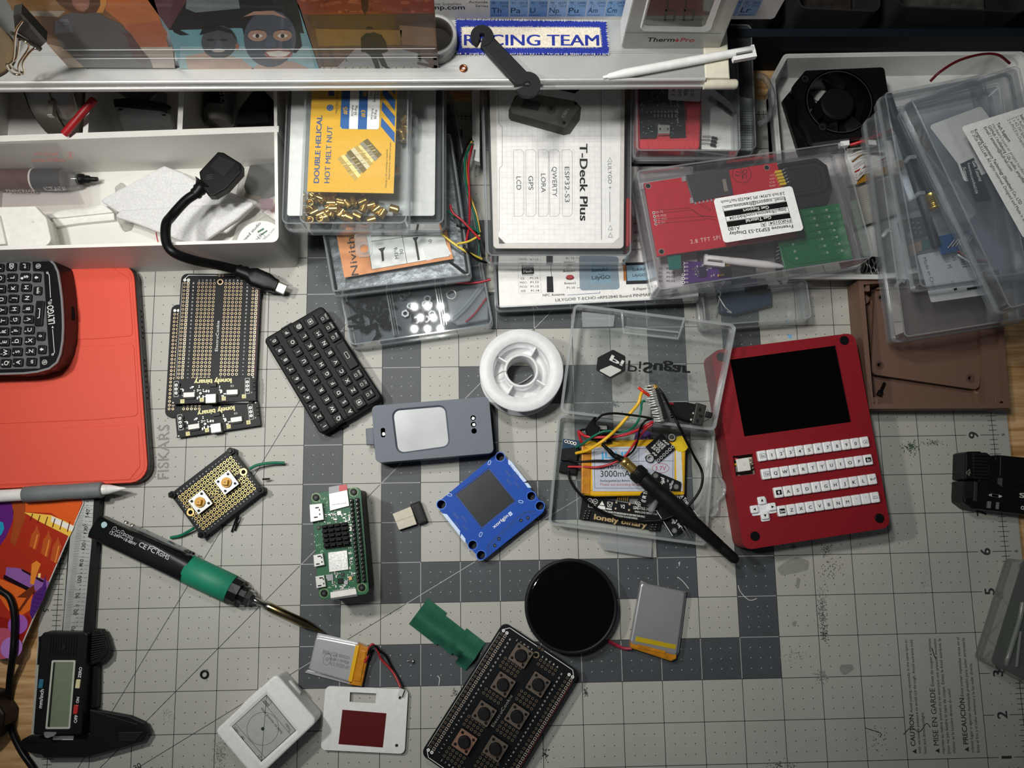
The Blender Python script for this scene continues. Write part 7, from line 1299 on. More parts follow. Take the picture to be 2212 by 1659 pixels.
# ------------------------------------------------------------------ red handheld computer
def handheld():
    f = e1; t = T('handheld_computer', 'red handheld computer with black screen and rows of white keys', 'handheld', 22, 0.1, o=f(225, 1608), xd=f(1270, 1452)); zt = 22; R_ = M('#80121c', .5, var=.05, sc_=1200., bump=.12); z = zt + .03
    P = rpoly(t.P(f, [(222, 1622), (1275, 1458), (1015, 62), (-15, 192)]), 5.5); scr = t.P(f, [(226, 806), (994, 702), (882, 154), (123, 256)]); cut = t.P(f, [(165, 1090), (308, 1075), (285, 930), (143, 947)])
    b = t.mb(); b.prism(P, zt - 2, zt, R_, holes=[scr, cut]); b.wall(P, inset(P, 2), 1, zt - 1.9, R_); b.prism(P, .15, 1.05, R_); b.build('case')
    b = t.mb(); b.prism(inset(scr, -.4), zt - 3, zt - 1.2, M('#040405', .18, coat=0, spec=.3)); b.build('screen', label='black screen')
    WK, KI = M('#e9e9ea', .35, sub=.1), M('#111111', .6); kz = zt + 2.6
    rows = [(['Esc'] + list('1234567890') + ['⌫'], (355, 945), (1090, 845)), (['Tab'] + list('QWERTYUIOP') + ['fn'], (383, 1075), (1115, 973)), (['⇧'] + list('ASDFGHJKL') + ['↵'], (473, 1207), (1145, 1112)), (['Sym'] + list('ZXCVBNM') + ['<', '>', 'space'], (498, 1340), (1165, 1243))]
    sh = dict(zip('1234567890QWERTYUIOPASDFGHJK', "!@#$%^&*()[]{}()|\\~-'_|\"+*=?^"))
    for ks, p0, p1 in rows:
        for i, c_ in enumerate(ks):
            k = i / (len(ks) - 1); X, Y = t.l(*f(p0[0] + (p1[0] - p0[0]) * k, p0[1] + (p1[1] - p0[1]) * k), kz)
            def ex(b, z, X=X, Y=Y, c_=c_):
                if c_ in ('fn', 'Sym', '⇧'): b.poly(rrect(X, Y, 3.6, 3.0, .5), z, KI); b.txt(c_ if c_ != '⇧' else '↑', X, Y, 2. if c_ == 'fn' else 1.5, 0, z + .03, WINK, bold=.03, maxw=3.) if c_ != '⇧' else b.poly([(X - 1, Y), (X, Y + 1.1), (X + 1, Y), (X + .4, Y), (X + .4, Y - 1), (X - .4, Y - 1), (X - .4, Y)], z + .03, WINK)
                elif c_ in ('Esc', 'Tab'): b.outline(rrect(X + .3, Y, 4, 2.8, .4), .2, z, KI); b.txt(c_, X + .3, Y, 1.4, 0, z, KI, bold=.02, maxw=3.)
                elif c_ == '⌫': b.outline([(X - 1.6, Y), (X - .6, Y + 1.1), (X + 1.6, Y + 1.1), (X + 1.6, Y - 1.1), (X - .6, Y - 1.1)], .2, z, KI); b.txt('x', X + .5, Y, 1.3, 0, z, KI, bold=.03)
                elif c_ == '↵': b.path([(X + 1.6, Y + 1.1), (X + 1.6, Y), (X - 1.4, Y)], .35, z, KI); b.path([(X - .6, Y + .8), (X - 1.4, Y), (X - .6, Y - .8)], .35, z, KI)
                elif c_ == 'space': b.txt('space', X, Y + .8, .9, 0, z, KI, maxw=3.); b.path([(X - 1.5, Y), (X - 1.5, Y - .5), (X + 1.5, Y - .5), (X + 1.5, Y)], .25, z, KI)
                elif c_ in '<>': b.txt(c_, X, Y + .9, 1.2, 0, z, KI); b.txt(',' if c_ == '<' else '.', X, Y - .8, 1.2, 0, z, KI, bold=.02)
                else: b.txt(c_, X, Y - .2, 2.1, 0, z, KI, bold=.025); b.txt(sh[c_], X + 1.6, Y + 1.1, .9, 0, z, KI) if c_ in sh else None
            key(t, X, Y, 5.55, 6.7, zt - 1.5, kz, WK, '', KI, 0, extra=ex, r=.8, ch=.7)
    b = t.mb(); C = [t.l(*f(x, y), zt) for x, y in ((362, 1330),)][0]; b.prism(rrect(*C, 5.6, 14.6, .8), zt - .5, zt + .9, WK, .3); b.prism(rrect(*C, 15.4, 6.2, .8), zt - .5, zt + .85, WK, .3); b.build('pad_cross')
    for x, y, a in ((353, 1265, pi / 2), (300, 1328, pi), (427, 1310, 0), (375, 1372, -pi / 2)):
        X, Y = t.l(*f(x, y), kz)
        def ex(b, z, X=X, Y=Y, a=a): b.poly([(X + cos(a + k) * 1.1, Y + sin(a + k) * 1.1) for k in (0, 2.2, -2.2)], z, KI)
        key(t, X, Y, 5.0, 4.9, zt + .8, kz, WK, '', KI, 0, extra=ex, r=.9, ch=.7, name='arrow_key')
    for x, y in ((940, 118), (58, 235), (300, 1520), (1192, 1392)):
        X, Y = t.l(*f(x, y)); b = t.mb(); b.cyl(X, Y, zt, zt + 1., 2.9, M('#0f0f10', .35), 24, ch=.4); b.box(X - 1.3, Y - .3, X + 1.3, Y + .3, zt + 1., zt + 1.02, HOLE); b.box(X - .3, Y - 1.3, X + .3, Y + 1.3, zt + 1., zt + 1.03, HOLE); b.build('screw')
    b = t.mb(); c0 = t.l(*f(222, 1008), zt); b.prism(rrect(*c0, 8.2, 8.2, .4), zt - 6, zt - .4, M('#d7d6cf', .45), .4); b.prism(rrect(c0[0] + .4, c0[1] - .3, 1.6, .3), zt - .4, zt - .38, M('#a9a9a2', .5)); b.build('connector', label='white wire connector')
    for i, c_ in enumerate(('#b0202a', '#141414', '#d0a820', '#d8cfb4', '#d8cfb4', '#5a4a2a')): 
        xx, yy = (150, 965 + i * 20) if i < 3 else (285, 960 + (i - 3) * 30); t.mb().tube(t.P3(f, [(xx - 3, yy, zt - 5), (xx + 14 if i < 3 else xx - 14, yy + 2, zt - 2.4), (xx + 30 if i < 3 else xx - 30, yy + 3, zt - 3)]), .7, M(c_, .4), 6).build('wire')
    b = t.mb(); b.prism(inset(P, 2.2), 8, 9, M('#c9c4b4', .5)); b.build('inner_board')
handheld()
# ------------------------------------------------------------------ brown printed case, plate, screw
def browncase():
    f = b4; BR = M('#6b5145', .55, var=.05, sc_=700., bump=.08); t = T('printed_enclosure', 'open brown printed enclosure tray lying at the right end of the mat', 'enclosure', 18, 0.1, o=f(1080, 1437), xd=f(2092, 1432)); zt = 18
    out = t.P(f, [(1080, 1437), (2092, 1432), (2010, 440), (1003, 515)]); n1 = inset(out, 3.2); W_ = out[1][0]
    slot = t.P(f, [(1965, 1258), (2008, 1250), (1978, 890), (1938, 890)], 6)
    b = t.mb(); b.prism(out, .15, 2.2, BR); b.wall(out, n1, 2.1, zt, BR)
    wl = [Vector(p) for p in ccw(out)]
    b.prism(t.P(f, [(1840, 1435), (1925, 1435), (1870, 870), (1800, 870)], 6), 2.1, 5.2, BR) ; b.prism(t.P(f, [(1925, 1435), (2090, 1432), (2045, 870), (1880, 870)], 14), 2.1, 13.5, BR)
    for x, y in ((1042, 553), (1102, 1397), (2030, 1398)): X, Y = t.l(*f(x, y), 16); b.prism(rrect(X, Y, 8, 8, 1), 2.1, 16, BR, .3); b.ring(X, Y, 1.9, 1.3, 16.03, M('#5b4439', .5), HOLE, 16)
    X, Y = t.l(*f(1045, 650), 8); b.cyl(X, Y, 2.1, 8, 3.4, BR, 20); b.ring(X, Y, 1.8, 1., 8.03, M('#8a7266', .5), HOLE, 14); X, Y = t.l(*f(1852, 1305), 5); b.ring(X, Y, 2., 1.2, 5.25, M('#8d7568', .5), M('#5a443a', .5), 16)
    # stepped ledges along the left wall
    b.prism(t.P(f, [(1040, 750), (1052, 750), (1040, 610), (1030, 610)], 14), 2.1, 14, BR); b.prism(t.P(f, [(1068, 1390), (1085, 1390), (1062, 975), (1045, 975)], 14), 2.1, 14, BR); b.prism(t.P(f, [(1150, 560), (1900, 530), (1900, 545), (1150, 575)], 14), 2.1, 12, BR); b.prism(t.P(f, [(1400, 985), (1580, 1000), (1580, 930), (1400, 930)], 3), 2.1, 3, M('#5b4238', .55))
    b.build('tray'); b = t.mb(); b.prism(rpoly(slot, .5), 13.5, 13.7, M('#c3c3bb', .5)); b.build('ruler_slot', label='pale slot in the right rail')
    b = t.mb(); q0, q1 = (*t.l(*f(1000, 1030), 9), 9), (*t.l(*f(1018, 1110), 9), 9); X = out[0][0]; b.axis((min(p[0] for p in out) + (W_ * 0) - .1, t.l(*f(1000, 1030), 9)[1], 10), (min(p[0] for p in out) - .1, t.l(*f(1015, 1105), 9)[1], 10), [(0, 1), (.8, 2.2), (8, 2.2), (8.8, 1)], M('#3a2a24', .6), 12); 
    t2 = T('printed_plate', 'loose brown rounded plate with screw holes lying inside the brown enclosure', 'plate', 9, 6, o=f(1100, 1180), xd=f(1850, 1295)); pl = [(1098, 1170), (1160, 1195), (1840, 1293), (1882, 1250), (1885, 860), (1700, 600), (1200, 575), (1120, 590)]
    P = rpoly(t2.P(f, [(1096, 1188), (1870, 1302), (1886, 870), (1700, 560), (1122, 575)]), [4, 4, 1, 1, 4]); hs = [circ(*t2.l(*f(x, y)), 1.6, 16) for x, y in ((1168, 640), (1155, 1125), (1806, 1220))]; b = t2.mb(); b.prism(P, 6.2, 9, BR, holes=hs)
    for h_ in hs: c = [sum(p[i] for p in h_) / len(h_) for i in (0, 1)]; b.ring(*c, 3., 1.65, 9.03, M('#58423a', .5), None, 18)
    t2.one(b)
    t3 = T('black_screw', 'black cap screw lying on the floor of the brown enclosure', 'screw', 4, 2.2, o=f(1158, 1325), xd=f(1190, 1250)); p0, p1 = (*t3.l(*f(1156, 1328), 4), 4), (*t3.l(*f(1192, 1248), 3.5), 3.4); L_ = (Vector(p1) - Vector(p0)).length; t3.one(t3.mb().axis(p0, p1, [(-1.5, 1.8), (1.8, 1.8), (1.9, 1.0), (L_ - .5, 1.), (L_, .6)], BLACK, 16))
browncase()
def knife():
    f = g4; K = M('#101011', .38, coat=.15); t = T('utility_knife', 'black folding utility tool with ridged slider at the right edge of the mat', 'knife', 15, 0.1, o=f(220, 1290), xd=f(1600, 1560)); zt = 15
    b = t.mb(); b.prism(rpoly(t.P(f, [(235, 1295), (440, 1450), (640, 1462), (1650, 1580), (2600, 1680), (2600, 380), (1650, 295), (1000, 232), (830, 250), (540, 810), (240, 815), (225, 1190)]), .8), .3, zt, K, 1.2); b.build('body')
    b = t.mb(); b.prism(rpoly(t.P(f, [(245, 790), (420, 775), (560, 760), (980, 740), (985, 400), (840, 260), (740, 185), (620, 180), (590, 155), (330, 158), (262, 195)]), 1), .3, zt + .6, K, .8)
    for i in range(8): y = 225 + i * 74; b.axis((*t.l(*f(450, y), zt + 1), zt + .8), (*t.l(*f(860 - abs(i - 4) * 12, y + 20), zt + 1), zt + .8), [(0, .9), (12 * 3.2 if 0 else 9.5, .9)], M('#1b1b1c', .25, coat=.3), 8)
    p = t.l(*f(900, 550), zt + 1); b.cyl(*p, zt, zt + 1.2, 3.6, K, 24, ch=.5)
    tr = t.P(f, [(270, 632), (365, 548), (355, 705)], zt + .6); b.outline(tr, .3, zt + .65, M('#8d8b82', .5)); b.poly(t.P(f, [(310, 632), (375, 595), (385, 660), (340, 665)], zt + .6), zt + .66, M('#5a5954', .5)); b.build('slider')
    b = t.mb(); b.prism(rpoly(t.P(f, [(222, 1200), (450, 1215), (470, 825), (240, 830)], zt + .4), .6), zt, zt + .5, M('#1a1a1b', .45), .2); b.prism(t.P(f, [(450, 1260), (525, 1290), (545, 850), (470, 830)], zt + .8), zt, zt + .8, M('#4a4a4a', .3, .7), .2); b.build('head_plate')
    b = t.mb(); b.prism(t.P(f, [(980, 880), (1080, 950), (1090, 755), (990, 750)], zt), zt, zt + .3, M('#55575a', .4, .4)); b.build('blade_window', label='grey blade window'); z = zt + .03
    b = t.mb(); W_ = M('#c9c7bb', .5); b.poly(t.P(f, [(780, 1132), (840, 1100), (835, 1165)]), z, W_); b.poly(t.P(f, [(1088, 1162), (1035, 1130), (1032, 1195)]), z, W_); [b.poly(rrect(*t.l(*f(855 + i * 30, 1138 + i * 4)), 1.8, 1.6), z, W_) for i in range(6)]
    b.text('S', t.l(*f(1478, 1190)), t.l(*f(1590, 1198)), z, W_, h=3.1, bold=.06); X, Y = t.l(*f(1545, 1420)); b.ring(X, Y, 1.3, .7, z, W_, None, 6); b.build('printed_marks', label='printed arrow and maker lettering')
    b = t.mb(); [b.box(*(Vector(t.l(*f(765 + i * 36, 1350 + i * 4))) - Vector((.5, 2.2))), *(Vector(t.l(*f(765 + i * 36, 1350 + i * 4))) + Vector((.5, 2.2))), zt, zt + .9, M('#9a9a98', .3, .6) if i in (0, 1, 5, 6) else K) for i in range(8)]; b.build('thumb_wheel'); b = t.mb()
    for x, y in ((300, 1330), (490, 1325)): pass
    for x in (1,): b.path(t.P(f, [(940, 275), (940, 370)], zt), .25, z, M('#4a4a4a', .4)); b.path(t.P(f, [(1050, 275), (1040, 700)], zt), .3, z, M('#5a5a5a', .4))
    b.build('seam_lines')
knife()
def rightbox():
    f = g5; t = T('clear_parts_box', 'clear parts box with green circuit boards at the lower right edge', 'box', 18, 0.1, o=f(178, 1345), xd=f(604, 1570)); zt = 18; C = CLR('#e2e4e2', .1, .6, '#c9ccc8', .12); CE = CLR('#dcdedb', .25, .75, '#ccd0cb', .15)
    P = rpoly(t.P(f, [(172, 1370), (1300, 1960), (1700, 640), (590, 30)]), 3); b = t.mb(); b.tray(P, .2, 9, 1.3, C); b.build('base'); b = t.mb(); b.tray(P, 9.1, zt, 1.3, C, False)
    b.tube(t.P3(f, [(590, 600, 18), (540, 850, 18), (400, 1300, 18), (372, 1400, 17)]), 1.4, CE, 8); b.tube(t.P3(f, [(560, 970, 18), (510, 1420, 18)]), .9, CE, 8, 0); b.build('lid')
    G = M('#3e6a44', .5, var=.1)
    t1 = T('small_green_board', 'green circuit board along the left wall of the clear parts box', 'circuit board', 5, 1.6, o=f(330, 1190), xd=f(430, 1210)); b = t1.mb(); b.prism(t1.P(f, [(340, 1200), (520, 1260), (640, 640), (455, 590)]), 2, 5, G); [b.outline(t1.P(f, [(395 + i * 28 - 20, 1180 - i * 130), (450 + i * 28 - 20, 1190 - i * 130), (480 + i * 28 - 20, 1110 - i * 130), (420 + i * 28 - 20, 1095 - i * 130)]), .3, 5.03, M('#8fb391', .5)) for i in range(4)]; t1.one(b)
    t2 = T('pin_header_board', 'dark green board with bright pins in the clear parts box at the right edge', 'circuit board', 5, 1.6, o=f(560, 1390), xd=f(700, 1420)); b = t2.mb(); b.prism(t2.P(f, [(560, 1380), (900, 1480), (1020, 880), (690, 820)]), 2, 5, M('#24483a', .5)); rr = random.Random(6); [b.cyl(*t2.l(*f(580 + rr.uniform(0, 280), rr.uniform(960, 1380))), 5, 7.5, .5, SILV, 6) for _ in range(26)]; t2.one(b)
rightbox()
# ================================================================== stacked clear boxes at the back
def cbox(name, label, f, pts, zt, zb, r=4, split=.45, C=None, t=1.2, xd=None, taper=.6, lidname='lid'):
    T_ = T(name, label, 'box', zt, zb, o=f(*pts[0]), xd=f(*pts[1])); C = C or CLR('#fbfcfc', .025, .4, '#dfe4e7', .03); CE = CLR('#f3f5f6', .12, .5, '#e4e8ea', .08)
    P = rpoly(T_.P(f, pts), r, 6); zs = zb + (zt - zb) * split
    b = T_.mb(); b.tray(inset(P, .5), zb + .1, zs - .1, t, C, True, taper); b.wall(P, inset(P, 1.4), zs - 1.6, zs - .1, CE); b.build('base')
    b = T_.mb(); b.tray(inset(P, .3), zs, zt, t, C, False, taper); b.wall(P, inset(P, 1.4), zs, zs + 1.5, CE); b.wall(inset(P, taper + .3), inset(P, taper + 1.2), zt, zt + .25, CE); b.build(lidname)
    return T_, P, C, CE
# hardware organiser, the lowest of the left stack
def hardware():
    t, P, C, CE = cbox('hardware_box', 'wide clear hardware box with black screws, at the bottom of the left stack', ID, [(754, 750), (1068, 704), (978, 188), (650, 225)], 18, 0.05, 5)
    b = t.mb()
    for xa, ya, xb, yb in ((852, 726, 762, 215), (955, 705, 868, 200)):
        for k in range(3): b.line(t.l(xa + k * 5, ya - k, 15), t.l(xb + k * 5, yb, 15), .5, 17.0, CE)
        p, q = Vector(t.l(xa, ya, 15)), Vector(t.l(xb, yb, 15)); d = (q - p).normalized(); n = Vector((-d.y, d.x)) * .5; b.prism([p - n, q - n, q + n, p + n], 1.5, 16, CE)
    for k in range(4): pa, pb = t.l(745 - k * 22, 620 - k * 105, 15), t.l(1035 - k * 19, 575 - k * 105, 15); b.line(pa, pb, .6, 17.02, CE)
    b.build('dividers'); t.mb().prism(inset(P, 3.2), 1.4, 3., M('#39434e', .5, var=.25, sc_=60.)).build('foam_liner', label='dark blue grey liner')  # liner colour lifted to stand in for grey and blue glints
    # screws and nuts inside
    rnd = random.Random(21); proto = {}
    sp = []
    for i in range(34): sp.append((rnd.uniform(770, 838), rnd.uniform(640, 720), 's'))
    for i in range(22): sp.append((rnd.uniform(866, 935), rnd.uniform(620, 700), rnd.choice('sn')))
    out = []
    for i, (x, y, k) in enumerate(sp):
        p = U(x, y, 6); a = rnd.uniform(0, 6.28); z = 5.2 + rnd.random() * 3
        if k not in proto:
            nm = 'black_screw' if k == 's' else 'hex_nut'; q = T(nm, 'small black screw loose in the clear hardware box' if k == 's' else 'small dark hex nut loose in the clear hardware box', 'screw' if k == 's' else 'nut', 5, z - 1.8, org=(p.x, p.y, 0), ang=a, group='black screws in the hardware box' if k == 's' else 'hex nuts in the hardware box'); b = q.mb(); m = M('#15171a', .35, .5)
            if k == 's': b.axis((0, 0, z), (9, 0, z), [(0, 1.7), (1.8, 1.7), (1.9, .95), (8.5, .95), (9, .5)], m, 10)
            else: b.prism(circ(0, 0, 2.7, 6), z - 1.2, z + 1, M('#4a4d50', .3, .8), holes=[circ(0, 0, 1.4, 10)])
            q.one(b); proto[k] = q.r; proto[k + 'z'] = z
        else:
            c = proto[k].copy(); col.objects.link(c); c.location = (p.x * S, p.y * S, (z - 1.8) * S); c.rotation_euler = (0, 0, a)
    p = U(975, 635, 8); q = T('metal_washer', 'bright metal washer in the right compartment of the hardware box', 'washer', 8, 4, org=(p.x, p.y, 0)); q.one(q.mb().lathe(0, 0, [(2.2, 6.5), (4, 6.5), (4, 7.6), (2.2, 7.6)], STEEL, 24))
    q = T('plastic_tube_bag', 'small clear bag of thin tubes in the right compartment of the hardware box', 'bag', 10, 4, o=b2(1380, 800), xd=b2(1600, 560)); b = q.mb(); CB = CLR('#e8ecef', .2, .8, '#d8dde2', .06, .6)
    b.prism(rpoly(q.P(b2, [(1370, 800), (1420, 835), (1640, 790), (1640, 640), (1590, 530), (1340, 620)], 9), 1), 4, 8.2, CB, .8); b.build('bag_film')
    for i in range(2): q.mb().tube(q.P3(b2, [(1375 + i * 14, 790 + i * 14, 10), (1480 + i * 14, 690 + i * 14, 10), (1595 + i * 12, 545 + i * 14, 10)]), .9, CB, 8).build('clear_tube')
    q.mb().tube(q.P3(b2, [(1480, 815, 10), (1550, 750, 10), (1630, 640, 10)]), .7, M('#8c2432', .4), 8).build('red_strip', label='red strip')
hardware()
def nivithi():
    t, P, C, CE = cbox('screw_box', 'clear screw box with orange and white label card under the two upper cases', ID, [(716, 634), (1020, 596), (976, 285), (662, 325)], 36, 18.3, 3); z = 34.4
    b = t.mb(); OG = M('#d58a4c', .5, var=.06); b.prism(t.P(b2, [(610, 497), (1392, 362), (1318, 60), (540, 120)], z), z - .4, z, OG); z += .03; b.poly(t.P(b2, [(806, 440), (1365, 345), (1300, 80), (760, 150)], z), z, PAPER)
    b.line(t.l(*b2(800, 238), z), t.l(*b2(1400, 160), z), .3, z + .02, INK); b.line(t.l(*b2(1060, 395), z), t.l(*b2(1015, 150), z), .3, z + .02, INK); b.outline(t.P(b2, [(806, 440), (1365, 345), (1300, 80), (760, 150)], z), .25, z + .02, INK)
    b.text('Nivithi', t.l(*b2(712, 478), z), t.l(*b2(672, 178), z), z + .03, M('#3a2a20', .5), h=4.6, sp=1.05, bold=.01); b.text('M3*6', t.l(*b2(1000, 360), z), t.l(*b2(988, 278), z), z + .03, INK, h=2.4, bold=.015); b.text('30', t.l(*b2(1035, 330), z), t.l(*b2(1030, 292), z), z + .03, INK, h=2.4); b.text('NO.', t.l(*b2(1325, 185), z), t.l(*b2(1315, 130), z), z + .03, INK, h=2.2); b.text('50', t.l(*b2(1240, 260), z), t.l(*b2(1236, 222), z), z + .03, INK, h=2.2)
    for pts in ([(852, 290), (905, 278), (890, 308), (896, 376), (880, 382), (872, 312)], [(1098, 212), (1142, 203), (1128, 232), (1152, 368), (1136, 374), (1114, 238)]): b.poly(t.P(b2, pts, z), z + .03, M('#2a2a28', .5))
    b.poly(t.P(b2, [(1168, 270), (1320, 220), (1378, 330), (1200, 375)], z), z + .04, M('#d5d5d3', .4)); b.build('label_card', label='orange and white label card')
    t.mb().prism(inset(P, 3), 19.6, 30, M('#55595d', .3, .5, var=.5, sc_=160., bump=.5), .5).build('contents', label='dark packed screws')  # light mottling in the colour imitates glints and glare on the screws
    b = t.mb(); CL = CLR('#f0f2f3', .1, .6, '#e2e6e8', .08); 
nivithi()
def papercase():
    t, P, C, CE = cbox('document_case', 'clear case lined with white paper, second from the top of the left stack', ID, [(605, 487), (962, 487), (962, 140), (618, 140)], 58, 36.4, 5); z = 56.5
    b = t.mb(); b.prism(rpoly(t.P(ID, [(620, 466), (939, 466), (942, 150), (632, 150)], z), 1.5), z - .5, z, M('#d9d9d7', .5)); b.build('paper_sheet', label='white paper sheet under the lid'); t.mb().prism(inset(P, 3), 37.8, 50, M('#2a3038', .5, var=.2, sc_=50.), .5).build('contents', label='dark contents')
papercase()
def helical():
    t, P, C, CE = cbox('insert_box', 'clear box of brass inserts with yellow label, top of the left stack', ID, [(643, 486), (882, 486), (887, 140), (658, 140)], 80, 58.5, 5, C=CLR('#fbfcfc', .02, .4, '#dfe4e7', .03)); z = 79.0; f = a2
    b = t.mb(); YL = M('#d8a81e', .32, var=.04, coat=.3); BLU = M('#1c5a9c', .4); b.prism(t.P(f, [(210, 1372), (830, 1385), (862, 480), (252, 480)], z), 78.2, z - .3, YL); z = 78.75; BT = M('#3a4f80', .45)
    tx = lambda s_, p0, p1, h, m=BT, bo=.04: b.text(s_, t.l(*f(*p0), z), t.l(*f(*p1), z), z, m, h=h, bold=bo)
    tx('DOUBLE HELICAL', (294, 1312), (318, 828), 3.2); tx('HOT MELT NUT', (370, 1312), (392, 905), 3.2)
    tb = rpoly(t.P(f, [(445, 925), (728, 930), (742, 480), (465, 480)], z), 1.6); b.poly(tb, z, PAPER); b.poly(t.P(f, [(447, 905), (460, 922), (510, 924), (526, 480), (468, 480)], z), z + .03, BLU); b.poly(t.P(f, [(573, 926), (638, 928), (654, 480), (592, 480)], z), z + .03, BLU); b.outline(tb, .2, z + .05, M('#8f8f3a', .5))
    z += .06
    for s_, p0, p1, h, m in (('#5', (497, 820), (498, 766), 2.6, YL), ('#3', (624, 840), (628, 790), 2.6, YL), ('#2', (634, 690), (638, 644), 2.6, YL), ('M3*4*4', (543, 830), (548, 755), 1.5, INK), ('50 Pcs', (566, 825), (570, 758), 1.5, INK), ('M3*6*4', (682, 855), (690, 780), 1.5, INK), ('50 Pcs', (706, 855), (712, 788), 1.5, INK), ('M3', (678, 685), (681, 655), 1.4, INK), ('Soldering Tip', (700, 732), (706, 618), 1.4, INK), ('1 Pcs', (724, 700), (727, 652), 1.4, INK), ('Heavy Duty · Quick Heat', (424, 815), (438, 622), 1.2, M('#7a6420', .5)), ('Notice: a 3D soldering is required.', (780, 1345), (788, 1068), 1., M('#6a5a20', .5)), ('Keep away from children and pets.', (802, 1285), (812, 1018), 1., M('#6a5a20', .5))): tx(s_, p0, p1, h, m, .02)
    for i in range(5):
        y = 1025 - i * 115; b.poly(t.P(f, [(838, y), (838 + i * 3, y - 75), (742 + i * 6, y - 185), (738 + i * 6, y - 120)], z), z - .04, BLU)
    b.poly(t.P(f, [(362, 688), (404, 688), (406, 648), (364, 648)], z), z, M('#14355c', .4)); b.ring(*t.l(*f(374, 772), z), 2., 1.2, z, BLU, None, 18); b.poly(circ(*t.l(*f(374, 772), z), 1.0, 10), z, BLU); b.poly(t.P(f, [(285, 595), (335, 630), (340, 480), (285, 480)], z), z - .04, BLU)
    # the drawing of a brass insert on the label
    g = [M(c, .35, .3) for c in ('#b59a4c', '#e3d08a', '#8e8672', '#6b5c2a', '#cfc4a0')]
    L1 = lambda k: [(435 + (650 - 435) * k, 1145 + (1000 - 1145) * k), (545 + (738 - 545) * k, 1290 + (1100 - 1290) * k)]
    ks = [0, .12, .22, .3, .44, .56, .66, .74, .86, 1]
    for i in range(9):
        p, q = L1(ks[i]), L1(ks[i + 1]); w_ = (0 if i in (2, 6) else 1) * 8; b.poly(t.P(f, [(p[0][0] - w_, p[0][1] - w_), (q[0][0] - w_, q[0][1] - w_), (q[1][0] + w_, q[1][1] + w_), (p[1][0] + w_, p[1][1] + w_)], z), z - .02, g[i % 5])
        for k in range(6): u = (k + .5) / 6; a_, c_ = [(p[0][j] * (1 - u) + p[1][j] * u) for j in (0, 1)], [(q[0][j] * (1 - u) + q[1][j] * u) for j in (0, 1)]; b.line(t.l(*f(*a_), z), t.l(*f(*[c_[0], c_[1] + 14]), z), .35, z, g[(i + k) % 5])
    b.poly(circ(*t.l(*f(700, 1052), z), 6.6, 24, 4.6), z + .01, g[3]) if 0 else None
    b.build('label_card', label='yellow and blue printed label')
    b = t.mb(); q = rpoly(t.P(b2, [(690, 330), (720, 350), (790, 345), (812, 310), (800, 175), (680, 180)], 62), 2); cx, cy = t.l(*b2(752, 290), 62); b.prism(q, 60, 62, CE, holes=[circ(cx, cy, 2.6, 18)]); b.wall(circ(cx, cy, 3.6, 20), circ(cx, cy, 2.7, 20), 62, 62.8, CE); b.build('front_latch')
    b = t.mb(); b.prism(rpoly(t.P(a2, [(950, 1040), (1000, 1060), (1005, 840), (960, 800)], 66), 1.5), 62, 66, CE, .5); b.build('side_latch')
    b = t.mb(); pa = t.P(a2, [(848, 1020), (930, 1015), (935, 730), (858, 728)], 70); b.path(pa + pa[:1], .5, 72, CE); b.prism(t.P(a2, [(850, 1020), (858, 1020), (866, 480), (858, 480)], 70), 60, 76, CE); b.build('divider')
    # brass inserts
    rnd = random.Random(31); BS = M('#c8a862', .22, .85, var=.1); z0 = 59.9
    q = T('brass_insert', 'small knurled brass insert loose in the clear box under the yellow label', 'insert', 66, z0, org=(0, 0, 0), group='brass inserts in the top box'); b = q.mb(); n = 16
    b.lathe(0, 0, [(1.5, z0 + .1), (2.5, z0 + .1)] + [(2.5 if k % 2 else 2.15, z0 + .3 + k * .5) for k in range(10)] + [(2.4, z0 + 5.4), (1.5, z0 + 5.4)], BS, n); q.one(b); pr = q.r
    spots = [(240, 1400), (228, 1448), (222, 1500), (228, 1570), (298, 1560)] + [(rnd.uniform(290, 500), rnd.uniform(1400, 1560)) for _ in range(26)] + [(rnd.uniform(500, 640), rnd.uniform(1400, 1500)) for _ in range(8)] + [(735, 1490), (740, 1530), (735, 1560), (870, 1515), (600, 1560), (705, 1570)] + [(rnd.uniform(865, 925), rnd.uniform(830, 1000)) for _ in range(12)] + [(865, 1220)]
    for i, (x, y) in enumerate(spots):
        o = pr if i == 0 else pr.copy()
        if i: col.objects.link(o)
        p = U(*a2(x, y), 66 if i < 5 else 63); up = i < 5
        o.location = (p.x * S, p.y * S, (z0 + .1 + (0 if up else 2.6 + rnd.random() * 3)) * S); o.rotation_euler = (0, 0, 0) if up else (pi / 2, rnd.uniform(-.2, .2), rnd.uniform(0, 6.28))
helical()
